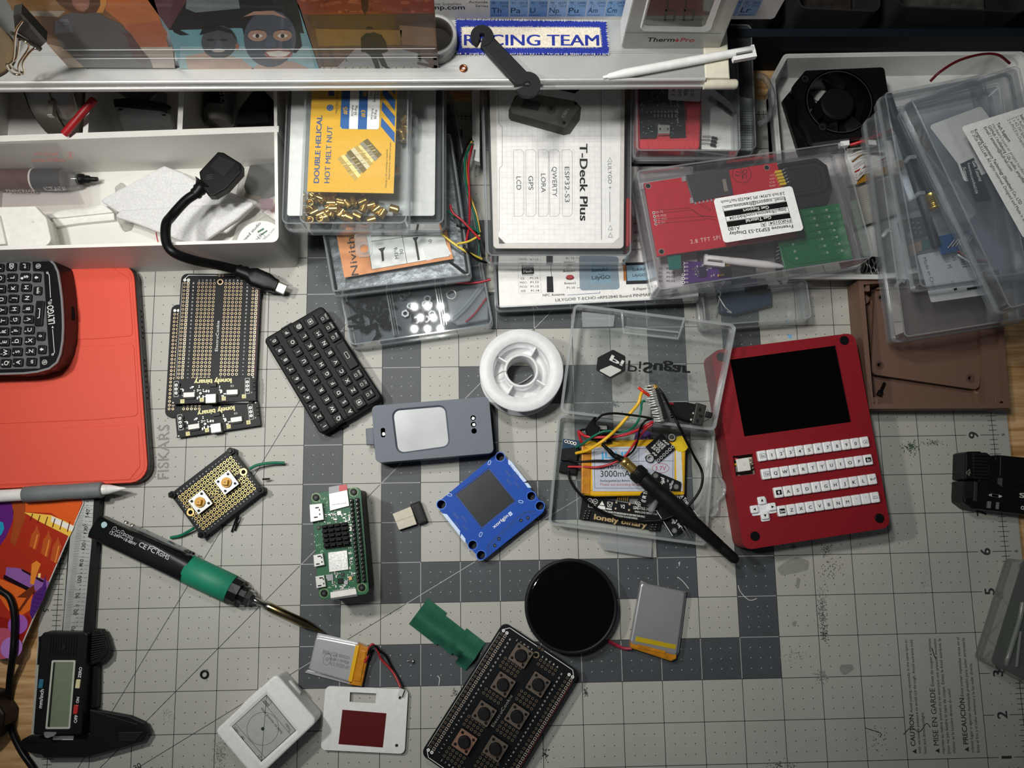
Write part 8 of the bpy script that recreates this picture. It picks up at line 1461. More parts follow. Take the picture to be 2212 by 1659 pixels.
def wires():
    f = zf(900, 170, 180 / 563); mk = lambda n, lab, c_, pts, r=.75: (lambda t: t.one(t.mb().tube([(*U(*f(x, y), z)[:2], z) for x, y, z in pts], r, M(c_, .4), 8)))(T(n, lab, 'wire', 40, min(p[2] for p in pts) - r))
    mk('hookup_wire', 'longest black wire curving down between the left stack and the tall white box', '#101010', [(372, 405, 25), (330, 470, 26), (300, 560, 26), (288, 650, 26), (284, 730, 25)])
    mk('hookup_wire', 'long yellow wire curving down beside the tall white box', '#d8b04a', [(372, 425, 25), (338, 510, 27), (333, 640, 27), (360, 790, 27), (402, 910, 26), (428, 1040, 26)])
    mk('hookup_wire', 'long green wire alongside the long yellow one', '#12604c', [(366, 440, 26), (328, 540, 29), (327, 650, 29), (350, 790, 29), (392, 920, 28), (420, 1045, 28)])
    mk('hookup_wire', 'long red wire hanging nearly straight between the stacks', '#a41d2a', [(374, 455, 28), (350, 590, 31), (355, 740, 32), (358, 900, 33), (352, 1010, 36), (333, 1108, 40)])
    mk('hookup_wire', 'short green wire crossing the corner of the screw box', '#12604c', [(208, 895, 40), (260, 930, 40), (340, 985, 38), (425, 1042, 34)])
    mk('hookup_wire', 'short red wire crossing the green one at the screw box corner', '#a41d2a', [(226, 852, 42), (245, 905, 42), (320, 970, 41.5), (428, 1085, 37)])
    mk('hookup_wire', 'yellow wire with bent end lying over the orange label corner', '#d8c04a', [(168, 1048, 38.5), (230, 1098, 38.5), (330, 1165, 38), (440, 1218, 30)])
    mk('hookup_wire', 'short yellow wire sticking out beside the tall white box', '#d8c04a', [(273, 1116, 42), (350, 1100, 40), (425, 1060, 36)])
    mk('hookup_wire', 'shortest black wire under the crossing red wire', '#101010', [(268, 990, 38), (330, 1012, 37), (410, 1040, 33)])
    mk('hookup_wire', 'black wire curving past the right end of the screw box', '#101010', [(318, 1132, 40), (355, 1180, 39), (415, 1225, 32), (470, 1243, 22.3)])
    mk('hookup_wire', 'short red wire lying over the hardware box lid', '#a41d2a', [(238, 1376, 19.2), (330, 1381, 19.2), (420, 1376, 19.2), (500, 1356, 20)])
    mk('hookup_wire', 'dark green wire end hanging under the crossed wires', '#0f4a3c', [(372, 1000, 30), (420, 1100, 29), (413, 1245, 27)])
wires()
def techo():
    t, P, C, CE = cbox('board_kit_box', 'flat clear kit box with a pin map sheet under the tall white labelled box', ID, [(1069, 668), (1522, 645), (1512, 318), (1056, 330)], 22, 0.05, 4, split=.6, C=CLR('#fcfcfc', .015, .35, '#e0e4e7', .03)); f = b3; z = 20.4
    t.mb().prism(inset(P, 2), 1.5, 12, M('#16181b', .5), .6).build('tray_insert', label='black insert'); b = t.mb(); b.prism(rpoly(t.P(f, [(262, 712), (1690, 640), (1650, -300), (225, -300)], z), 1.2), z - .5, z, M('#f0efec', .5)); z += .03
    tx = lambda s_, p0, p1, h, m=INK, bo=.012: b.text(s_, t.l(*f(*p0), z), t.l(*f(*p1), z), z, m, h=h, bold=bo)
    tx('LILYGO® T-ECHO nRF52840 Board PINMAP', (664, 668), (1345, 628), 2.0, INK, .03); tx('NFC Antenna', (573, 632), (730, 624), 1.7); tx('E-Paper', (1222, 588), (1318, 582), 1.7); tx('RST', (742, 430), (778, 428), 1.5); tx('Button1', (720, 458), (802, 455), 1.5); tx('Button2', (728, 545), (810, 542), 1.5); tx('P1.10', (745, 578), (803, 576), 1.5)
    for i, (a_, c_) in enumerate((('CS', 'P1.15'), ('MISO', 'P1.13'), ('MOSI', 'P1.12'), ('SCK', 'P1.14'))): y = 510 + i * 30; tx(a_, (416 - (8 if i in (1, 2) else 0), y), (440 + (20 if i in (1, 2) else 12 if i else 0), y - 1), 1.4); tx(c_, (482 + i * 2, y - 2), (540 + i * 2, y - 4), 1.4)
    b.outline(t.P(f, [(400, 612), (562, 606), (552, 400), (392, 400)], z), .2, z, M('#b5b5b2', .5)); b.poly(t.P(f, [(422, 472), (510, 470), (508, 425), (420, 427)], z), z, INK); [b.poly(rrect(*t.l(*f(428 + i * 9, y), z), .35, .9), z, INK) for i in range(9) for y in (422, 477)]
    z += .03; tx('Flash', (435, 460), (498, 457), 1.8, WINK); b.poly(t.P(f, [(602, 602), (650, 602), (645, 488), (600, 488)], z), z, INK); b.line(t.l(*f(636, 490), z), t.l(*f(626, 395), z), .3, z, INK); b.poly(circ(*t.l(*f(768, 498), z), 2.8, 18, 1.5), z, M('#7c2026', .5)); b.poly(circ(*t.l(*f(767, 490), z), 2.4, 18, 1.3), z + .02, M('#b83a40', .5))
    b.poly(rpoly(t.P(f, [(838, 590), (1125, 580), (1108, 385), (832, 390)], z), 2.2), z, M('#8798a4', .5)); b.poly(rpoly(t.P(f, [(912, 540), (1065, 535), (1055, 380), (905, 385)], z), .5), z + .02, M('#7f9fb2', .5)); z += .04
    tx('SoftRF', (922, 455), (1048, 448), 2.3, M('#22303c', .5), .02); tx('and', (968, 478), (1012, 476), 1.2, M('#5a6a78', .5)); tx('LilyGO', (925, 510), (1055, 504), 2.5, M('#22303c', .5), .02)
    b.poly(t.P(f, [(1170, 545), (1330, 540), (1320, 385), (1165, 390)], z), z - .04, INK); b.poly(t.P(f, [(1178, 520), (1325, 515), (1318, 405), (1172, 410)], z), z, M('#8fb0c2', .5)); b.poly(t.P(f, [(1152, 520), (1172, 518), (1168, 408), (1148, 410)], z), z, M('#b5702c', .5)); tx('SoftRF', (1212, 450), (1310, 446), 1.9, M('#22303c', .5), .02); tx('LilyGO', (1216, 490), (1310, 486), 1.9, M('#22303c', .5), .02)
    for x, y in ((815, 418), (830, 570)): b.line(t.l(*f(x - 15, y), z), t.l(*f(x + 8, y), z), .3, z, M('#7a2a2a', .5))
    b.path(t.P(f, [(748, 622), (982, 607), (980, 595)], z), .3, z, M('#2a4a8a', .5))
    for i, s_ in enumerate(('P0.26', 'P0.28', 'P0.02', 'P0.03')): y = 440 + i * 30; tx(s_, (1460, y), (1518, y - 2), 1.5); tx(('SCK', 'DC', 'RST', 'BUSY')[i], (1405, y), (1432, y - 1), 1.5)
    for i in range(7): tx(('EN  P0.12', 'VCC', 'GND', 'P0.11', 'SDA', 'SCL', 'GPS TX')[i], (1215 + i * 4, 305 - i * 62), (1300 + i * 4 - (30 if i else 0), 302 - i * 62), 1.5)
    b.build('pin_map_sheet', label='white printed pin map sheet')
techo()
def tdeck():
    t, P, C, CE = cbox('handheld_kit_box', 'tall clear box with white grid card and bold sideways lettering in the middle', ID, [(1049, 556), (1366, 556), (1368, 140), (1037, 140)], 52, 22.6, 5, split=.5, C=CLR('#fcfcfc', .015, .35, '#e2e6e8', .03)); z = 50.3
    t.mb().prism(inset(P, 4), 24.2, 44, M('#45484b', .5, var=.3, sc_=60.), 1).build('inner_tray', label='grey inner tray'); b = t.mb(); fr = rpoly(t.P(ID, [(1066, 536), (1347, 536), (1350, 150), (1056, 150)], z), 2.5); b.prism(fr, z - 2, z - .3, M('#cfccc6', .5)); cd_ = t.P(ID, [(1092, 525), (1325, 525), (1338, 512), (1342, 150), (1070, 150), (1078, 512)], z); b.prism(cd_, z - .3, z, M('#ecebe9', .5)); z += .03; b.poly(t.P(ID, [(1078, 526), (1091, 526), (1077, 511)], z), z, M('#555555', .5))
    GL, GK, GT = M('#c9c9c9', .5), M('#8a8a8a', .5), M('#55585a', .5)
    for i in range(22): x = 1085 + i * 11.2; b.line(t.l(x, 520, z), t.l(x - 3, 160, z), .1, z, GL)
    for i in range(32): y = 518 - i * 11.2; b.line(t.l(1080, y, z), t.l(1298, y, z), .1, z, GL)
    z += .02; tx = lambda f, s_, p0, p1, h, m=INK, bo=.0: b.text(s_, t.l(*f(*p0), z), t.l(*f(*p1), z), z, m, h=h, bold=bo)
    tx(a3, 'T-Deck Plus', (174, 1030), (176, 1582), 5., INK, .04); tx(a3, 'LILYGO +', (376, 1172), (378, 1355), 2.4, GT)
    for x, y0, n in ((1728, 1265, 'LCD'), (1815, 1260, 'GPS'), (1905, 1245, 'LORA'), (1985, 1195, 'QWERTY'), (2075, 1195, 'ESP32-S3')):
        ln = {'LCD': 96, 'GPS': 102, 'LORA': 135, 'QWERTY': 215, 'ESP32-S3': 255}[n]; tx(a2, n, (x - 18, y0), (x - 16, y0 + ln), 3.0, GT, .005); q = t.P(a2, [(x - 34, 1550), (x + 18, 1550), (x + 36, 1530), (x + 36, 1092), (x + 16, 1072), (x - 38, 1075)], z); b.path(q + q[:1], .22, z, GK)
    b.path(t.P(a2, [(1575, 480), (1585, 885), (1610, 912), (1610, 1185), (1588, 1208), (1588, 1660)], z), .25, z, GK); b.path(t.P(a3, [(325, 480), (330, 1720)], z), .3, z, GT); b.path(t.P(a3, [(388, 1375), (390, 1590)], z), .3, z, GT)
    for x, y in ((390, 1145), (392, 1632), (394, 1685)): q = t.P(a3, [(x - 16, y + 16), (x + 16, y + 16), (x, y - 16)], z); b.path(q + q[:1], .22, z, GT)
    b.ring(*t.l(*a3(408, 628), z), 1.3, 1.1, z, GT, None, 16); b.txt('R', *t.l(*a3(408, 628), z), 1.3, -pi / 2, z, GT)
    dv = lambda pts, h, o: b.poly(t.P(a2, pts, z), z + .02 * o, M(h, .45))
    dv([(1655, 790), (1700, 690), (1760, 660), (2130, 725), (2175, 770), (2165, 860), (2095, 960), (2050, 970), (1672, 865), (1655, 845)], '#4f4d48', 1); dv([(1665, 770), (1715, 690), (1780, 665), (2120, 728), (2165, 770), (2060, 915), (1680, 810)], '#77746c', 2); dv([(1740, 770), (1770, 705), (1890, 735), (1865, 795)], '#3b3a36', 3); dv([(1995, 830), (2050, 745), (2135, 765), (2120, 830), (2060, 905), (2010, 890)], '#6a675f', 3); dv([(1890, 480), (2175, 480), (2170, 640), (2130, 670), (1900, 620)], '#141414', 2)
    for x, y in ((1960, 778), (2135, 742), (2052, 880)): b.poly(circ(*t.l(*a2(x, y), z), 1.1, 12), z + .08, M('#1c1b19', .5))
    b.poly(circ(*t.l(*a2(1960, 785), z), 3.2, 18), z + .05, M('#5a5750', .4)); b.poly(circ(*t.l(*a2(1960, 778), z), 1.4, 12), z + .09, M('#24231f', .4)); z += .08; tx(a2, 'T-DECK', (2072, 772), (2030, 840), 2., M('#c9c7c0', .5), .01)
    b.build('printed_card', label='white printed grid card')
    b = t.mb(); b.prism(rpoly(t.P(ID, [(1349, 545), (1362, 530), (1362, 440), (1350, 430)], 40), 1.5), 26, 46, M('#a01a20', .4), 1); b.build('red_edge', label='red item showing at the right side')
    t = T('white_lined_case', 'thin clear case with white card peeking out left of the tall white labelled box', 'case', 21, 18.2, o=(1021, 345), xd=(1040, 345)); b = t.mb(); b.prism(rpoly(t.P(ID, [(1021, 345), (1036, 349), (1036, 150), (1019, 150)], 21), [3, 0, 0, 0]), 19.4, 20.4, PAPER); b.build('white_card'); t.mb().prism(rpoly(t.P(ID, [(1019, 350), (1037, 355), (1037, 148), (1017, 148)], 21), [3.5, 0, 0, 0]), 18.4, 19.3, CE).build('case_shell')
tdeck()
def breadboards():
    t, P, C, CE = cbox('breadboard_box', 'clear box with white breadboards beneath the red foam box', ID, [(1380, 328), (1637, 327), (1626, 50), (1378, 50)], 40, 22.7, 5, C=CLR('#eef0f2', .05, .45, '#c9ced2', .05)); f = a3
    b = t.mb(); b.prism(t.P(f, [(1225, 1075), (1415, 1078), (1412, 700), (1330, 690), (1200, 560)], 34), 24.5, 33, M('#dfdeda', .5), .4)
    for i in range(16):
        for j in range(14):
            x, y = 1240 + j * 12.5, 800 + i * 17
            if (i % 6) < 5 and x < 1405: b.poly(rrect(*t.l(*f(x, y), 33), .7, .7), 33.03, M('#55534e', .5))
    b.build('breadboard', label='white breadboard'); t.mb().prism(t.P(f, [(1225, 690), (1405, 640), (1400, 220), (1225, 220)], 32), 24.5, 31, M('#1c1d20', .5, var=.6, sc_=300.), .5).build('dark_part', label='dark speckled part')
    b = t.mb(); b.tube([(*t.l(*f(x, y), 30), 30) for x, y in ((1448, 545), (1500, 560), (1545, 640), (1555, 730), (1520, 850), (1460, 890))], 2., CE, 10); b.build('handle', label='clear handle loop')
    t, P, C, CE = cbox('circuit_foam_box', 'clear box with a dark circuit board on red foam, right of the tall white box', ID, [(1372, 329), (1603, 329), (1597, 120), (1370, 120)], 60, 40.4, 3.5)
    b = t.mb(); b.prism(rpoly(t.P(f, [(565, 1080), (1030, 1080), (1040, 760), (1010, 480), (570, 480)], 50), 2.5), 42, 52, M('#c8313c', .75, var=.15, sc_=700., bump=.8), 1.2); b.build('red_foam', label='red packing foam'); b = t.mb(); b.prism(t.P(f, [(1050, 1060), (1300, 1065), (1310, 760), (1050, 560)], 46), 41.8, 44, PAPER)
    b.build('white_card', label='white card'); b = t.mb()
    for d in (0, 1, 2): q = t.P(f, [(1110 + d * 55, 760 + d * 40 - 80), (1290, 860 + d * 10 - 60), (1290, 880 + d * 10 - 60), (1100 + d * 55, 785 + d * 40 - 80)], 47); b.prism(q, 45, 46.5, M('#9a9a98', .5) if d == 0 else M('#3c3c3e', .5))
    for x, y in ((1120, 985), (1115, 1010), (1110, 1035)): b.tube([(*t.l(*f(x - 70, y - 10), 46), 46), (*t.l(*f(x - 20, y - 6), 46), 46.5), (*t.l(*f(x + 10, y), 46), 46)], .25, STEEL, 5); b.axis((*t.l(*f(x, y), 46), 46), (*t.l(*f(x + 35, y + 8), 46), 46), [(0, .9), (3.4, .9)], DARK, 8)
    b.build('loose_parts', label='loose strips and diodes')
    t = T('dark_module', 'dark circuit module with silver usb socket on red foam in a clear box', 'circuit board', 54, 52.1, o=f(610, 985), xd=f(930, 980)); z = 54; b = t.mb(); b.prism(t.P(f, [(610, 988), (720, 986), (725, 960), (820, 960), (825, 984), (932, 980), (905, 480), (590, 480)]), 52.2, z, M('#22262c', .4)); rnd = random.Random(14)
    for _ in range(120): x, y = rnd.uniform(610, 900), rnd.uniform(640, 960); b.poly(rrect(*t.l(*f(x, y)), rnd.uniform(.3, .9), rnd.uniform(.25, .5), a=rnd.choice([0, 1.57])), z + .03, M('#b8bcc0', .4) if rnd.random() < .7 else M('#50565c', .4))
    for i in range(7): x = 710 + i * 25; b.ring(*t.l(*f(x, 800)), .7, .4, z + .04, SILV, HOLE, 10); b.txt('3V3 IO1 IO2 IO3 IO4 GND RST'.split()[i], *t.l(*f(x, 830)), .9, pi / 2, z + .04, WINK)
    b.text('LoRa 1.4 gpm', t.l(*f(880, 880)), t.l(*f(875, 780)), z + .04, WINK, h=1.)
    b.build('circuit_board'); b = t.mb(); b.prism(t.P(f, [(735, 960), (820, 958), (820, 898), (735, 895)], z + 2), z, z + 2.6, SILV, .3); [b.poly(rrect(*t.l(*f(750 + i * 55, 925), z + 2.6), .8, 1.6), z + 2.63, DARK) for i in (0, 1)]; b.build('usb_socket')
    b = t.mb(); q = rpoly(t.P(f, [(808, 715), (1040, 728), (1042, 620), (1010, 480), (815, 480)], z + .5), 1.6); b.prism(q, z + .1, z + .4, PAPER); [b.text(s_, t.l(*f(855 + i * 45, 690), z + .5), t.l(*f(858 + i * 45, 640), z + .5), z + .44, INK, h=2.) for i, s_ in enumerate(('2.8', '240', '薄鞋', '批次'))]; b.build('white_sticker')
breadboards()
def freenove():
    f = e5; zt = 52; t, P, C, CE = cbox('display_kit_box', 'clear display kit box with red board and upside down white sticker', f, [(238, 1305), (2098, 1022), (1835, 15), (42, 262)], zt, 22.8, 4, split=.35, C=CLR('#fbfafb', .025, .4, '#e0e2e6', .03)); z = zt + .35
    b = t.mb(); b.prism(rpoly(t.P(f, [(715, 512), (805, 888), (1487, 778), (1385, 400)], z), 2.2), zt + .05, z, M('#eeedeb', .5)); z += .03
    tx = lambda s_, p0, p1, h, m=INK, bo=.012: b.text(s_, t.l(*f(*p0), z), t.l(*f(*p1), z), z, m, h=h, bold=bo)
    tx('2.8 Inch ILI9341 IPS 240x320 NoTouch', (1320, 452), (778, 528), 2.0)
    for (x0, y0, x1, y1), fl, s_, p0, p1 in (((1325, 490, 790, 575), 0, 'Email: support@freenove.com', (1325, 498), (805, 575)), ((1340, 535, 802, 620), 1, 'Get Support', (1185, 570), (965, 600)), ((1352, 585, 815, 662), 0, 'http://freenove.com/fnk0104', (1330, 592), (850, 665)), ((1365, 632, 825, 708), 1, 'Get Tutorial', (1205, 655), (990, 690))):
        q = t.P(f, [(x0, y0), (x1, y1), (x1 + 12, y1 + 44), (x0 + 12, y0 + 44)], z)
        if fl: b.poly(q, z, INK)
        else: b.outline(q, .25, z, INK)
        b.text(s_, t.l(*f(*p0), z), t.l(*f(*p1), z), z + .03, WINK if fl else INK, h=2.1, bold=.025 if fl else .01)
    tx('FNK0104', (1372, 682), (1195, 706), 2.2, INK, .01); tx('A', (1155, 716), (1128, 720), 2.2); tx('A1B0', (940, 745), (838, 758), 2.2); tx('Freenove ESP32-S3 Display', (1392, 730), (848, 798), 2.3, INK, .02)
    for q in ([(1380, 672), (1182, 700), (1190, 742), (1388, 716)], [(1162, 702), (1118, 708), (1124, 750), (1168, 744)]): b.outline(t.P(f, q, z), .25, z, INK)
    b.line(t.l(*f(940, 738), z), t.l(*f(832, 752), z), .3, z, INK); b.build('sticker', label='white printed sticker, upside down')
    for x, y in ((790, 195), (1110, 150)): t.mb().prism(t.P(f, [(x - 25, y + 40), (x + 15, y + 10), (x + 28, y - 40), (x - 20, y - 30)], 40), 34, 44, CE, .5).build('hinge_clip')
    b = t.mb(); b.prism(t.P(f, [(355, 1330), (860, 1250), (855, 1215), (370, 1290)], 38), 30, 41, CE, .6); b.build('front_latch')
    # contents, each its own thing
    def inner(name, label, cat, pts, z0, h, m, fn=None, ch=.2, r=0):
        q = T(name, label, cat, z0 + h, z0, o=f(*pts[0]), xd=f(*pts[1])); b = q.mb(); b.prism(rpoly(q.P(f, pts), r) if r else q.P(f, pts), z0, z0 + h, m, ch)
        if fn: fn(q, b, z0 + h + .03)
        q.one(b)
    RB = M('#b81d2c', .4, coat=.2)
    def red(q, b, z):
        for x, y in ((158, 402), (1170, 245), (272, 962)): X, Y = q.l(*f(x, y)); b.ring(X, Y, 1.9, 1.5, z, M('#8a8a86', .4), HOLE, 18)
        b.prism(q.P(f, [(540, 545), (878, 480), (838, 262), (470, 318), (500, 420)]), z, z + 1.6, M('#57585a', .35, .6), .2); b.poly(q.P(f, [(808, 450), (842, 445), (818, 340), (790, 348)], z + 1.6), z + 1.65, M('#b5b0a0', .3, .6))
        for x, y in ((460, 345), (530, 530)): b.prism(rrect(*q.l(*f(x, y)), 2.4, 3.6), z, z + 1, SILV)
        for i in range(6): b.prism(rrect(*q.l(*f(560 + i * 34, 548 - i * 6)), 1., 2.), z, z + .8, SILV)
        DR = M('#7d1420', .4)
        for p in ([(225, 610), (515, 590), (590, 655), (740, 665)], [(225, 640), (540, 605), (640, 680), (740, 690)], [(225, 690), (620, 660), (720, 668)], [(225, 725), (650, 688)], [(600, 560), (690, 620)], [(630, 555), (700, 610)]): b.path(q.P(f, p), .4, z, DR)
        for i, s_ in enumerate(('SD_CS', 'SD_MOSI', 'SD_MISO', 'SD_SCK')): b.ring(*q.l(*f(207 + i * 6, 630 + i * 32)), 1., .5, z, M('#d8c8c0', .4), HOLE, 10); b.text(s_, q.l(*f(226 + i * 6, 636 + i * 31)), q.l(*f(286 + i * 7 + (20 if i in (1, 2) else 0), 628 + i * 31)), z, M('#e0b8b0', .5), h=1.5)
        b.text('2.8 TFT SPI', q.l(*f(522, 895)), q.l(*f(776, 858)), z, M('#e6c9c4', .5), h=2.8, sp=1.2); X, Y = q.l(*f(957, 300)); b.ring(X, Y, 6.2, 5.9, z, INK, None, 30); b.line(q.l(*f(948, 248)), q.l(*f(967, 352)), .3, z, INK); b.txt('13', *q.l(*f(924, 300)), 3., pi / 2 + 2.9, z, INK); b.txt('QC', *q.l(*f(985, 298)), 3., pi / 2 + 2.9, z, INK)
        for i, s_ in enumerate(('VCC', 'GND', 'CS', 'RESET')): b.text(s_, q.l(*f(1195, 320 + i * 30)), q.l(*f(1240 + (10 if i == 3 else 0), 314 + i * 30)), z, M('#e0b8b0', .5), h=1.2)
        for i in range(5): X, Y = q.l(*f(1262 + i * 10, 290 + i * 26)); b.box(X - 2, Y - .9, X + 2, Y + .9, z, z + 2.4, M('#d8b92a', .4), .3); b.tube([(X + 1.5, Y, z + 1.6), (X + 4, Y + .8, z + 3), (X + 6, Y + 1.6, z + 2)], .25, STEEL, 5)
    inner('display_board', 'red display circuit board in the clear display kit box', 'circuit board', [(235, 1003), (1425, 832), (1255, 200), (122, 378)], 38, 2, RB, red)
    def spk(q, b, z):
        c = q.l(*f(1470, 350)); ed = lambda k: rrect(c[0], c[1], 40 * k, 25 * k, 9 * k, 6, a=.0); b.wall(ed(.9), ed(.82), z, z + .9, M('#17191c', .45)); b.prism(ed(.78), z, z + .3, M('#24272b', .5)); b.wall(ed(.66), ed(.6), z, z + .8, M('#17191c', .45)); b.prism(ed(.5), z, z + 1., M('#1c1f23', .5), .5)
    inner('speaker', 'black oblong speaker in the clear display kit box', 'speaker', [(1330, 610), (1700, 555), (1735, 420), (1690, 225), (1600, 158), (1250, 212)], 31, 6, M('#202327', .5), spk, .8, 3)
    def grn(q, b, z):
        rr = random.Random(12)
        for i in range(7):
            for j in range(2):
                x, y = 1545 + j * 125 + i * 22, 625 + i * 58 - j * 16; 
                for d in (0, 30): X, Y = q.l(*f(x + d - 20, y - d * .12)); b.ring(X, Y, 1., .7, z, M('#4f8f62', .4), M('#20482f', .5) if d == 0 else SILV, 12)
            X, Y = q.l(*f(1775 + i * 17, 600 + i * 58)); b.ring(X, Y, 1., .6, z, M('#4f8f62', .4), M('#20482f', .5), 12)
        for k in range(3): X, Y = q.l(*f(1395 + k * 15, 900 + k * 60)); b.ring(X, Y, 1., .6, z, M('#4f8f62', .4), SILV, 12)
        for p in ([(1300, 930), (1350, 1040), (1420, 1075), (1800, 1020)], [(1330, 900), (1500, 860), (1780, 820)], [(1440, 670), (1760, 625)], [(1460, 740), (1780, 690)], [(1480, 800), (1800, 750)]): b.path(q.P(f, p), .35, z, M('#11401f', .4))
        for i in range(4): b.tube([(*q.l(*f(1285 - i * 2, 915 + i * 32)), z - .5), (*q.l(*f(1255 - i * 2, 930 + i * 32)), z)], .3, SILV, 5, 0)
    inner('green_board', 'green circuit board with soldered points in the clear display kit box', 'circuit board', [(1327, 1112), (1908, 1022), (1787, 548), (1425, 602), (1262, 845)], 33, 1.6, M('#14633a', .4, coat=.2), grn)
    def pur(q, b, z):
        smt(b, q, random.Random(9), *q.l(*f(560, 1205)), *q.l(*f(740, 1065)), z, 26); b.prism(q.P(f, [(590, 1185), (655, 1180), (650, 1090), (585, 1095)]), z, z + 1, M('#2b2440', .4), .1)
        for i in range(6): X, Y = q.l(*f(458, 1060 + i * 33)); b.ring(X, Y, 1.1, .5, z, WINK, HOLE, 12); b.text('SCK SDI CS INT GND VIN'.split()[i], q.l(*f(474, 1066 + i * 33)), q.l(*f(500, 1065 + i * 33)), z, WINK, h=1.2)
        b.prism(q.P(f, [(770, 1185), (862, 1180), (855, 1060), (760, 1075)]), z, z + 1.6, M('#1c1b1c', .4), .2); b.prism(q.P(f, [(780, 1110), (850, 1100), (845, 1080), (775, 1085)]), z + 1.6, z + 3, GOLD, .2); b.prism(q.P(f, [(745, 1185), (800, 1175), (798, 1160), (745, 1165)]), z + 1.6, z + 2.6, GOLD, .2)
    inner('purple_board', 'purple circuit board with gold contacts in the clear display kit box', 'circuit board', [(456, 1237), (866, 1190), (856, 1060), (446, 1040)], 25, 1.6, M('#4a2a6e', .4), pur)
    inner('teal_tape', 'small teal tape flag sticking out under the red display board', 'tape', [(340, 1120), (442, 1105), (436, 990), (320, 1000)], 36.5, .4, M('#12655a', .5), None, 0)
freenove()
stylus('stylus', 'white plastic stylus lying inside the clear display kit box', 'stylus', (1330, 1092), (640, 1015), 29.5, 30, e5, -1)
def accessory():
    t, P, C, CE = cbox('accessory_box', 'clear box holding a dark blue part, in front of the white tray', ID, [(1520, 708), (1757, 690), (1745, 600), (1512, 625)], 21, 0.05, 4); f = b4
    t.mb().prism(rpoly(t.P(f, [(20, 745), (120, 760), (385, 690), (380, 570), (0, 590)], 8), 1.5), 1.6, 8, M('#22364c', .45), 1).build('blue_part', label='dark blue part'); t.mb().prism(rpoly(t.P(f, [(210, 600), (330, 605), (358, 545), (185, 560)], 12), .8), 8.1, 14, BLACK, .8).build('black_hook', label='black hook')
    b = t.mb(); b.tube(t.P3(f, [(0, 630, 9), (50, 710, 9.5), (95, 748, 9), (60, 740, 9)]), .5, M('#c9c9c6', .3, .5), 6); b.tube(t.P3(f, [(20, 590, 9), (0, 680, 9), (-30, 760, 9)]), .5, M('#c9c9c6', .3, .5), 6); b.build('white_wires', label='thin white wires')
accessory()
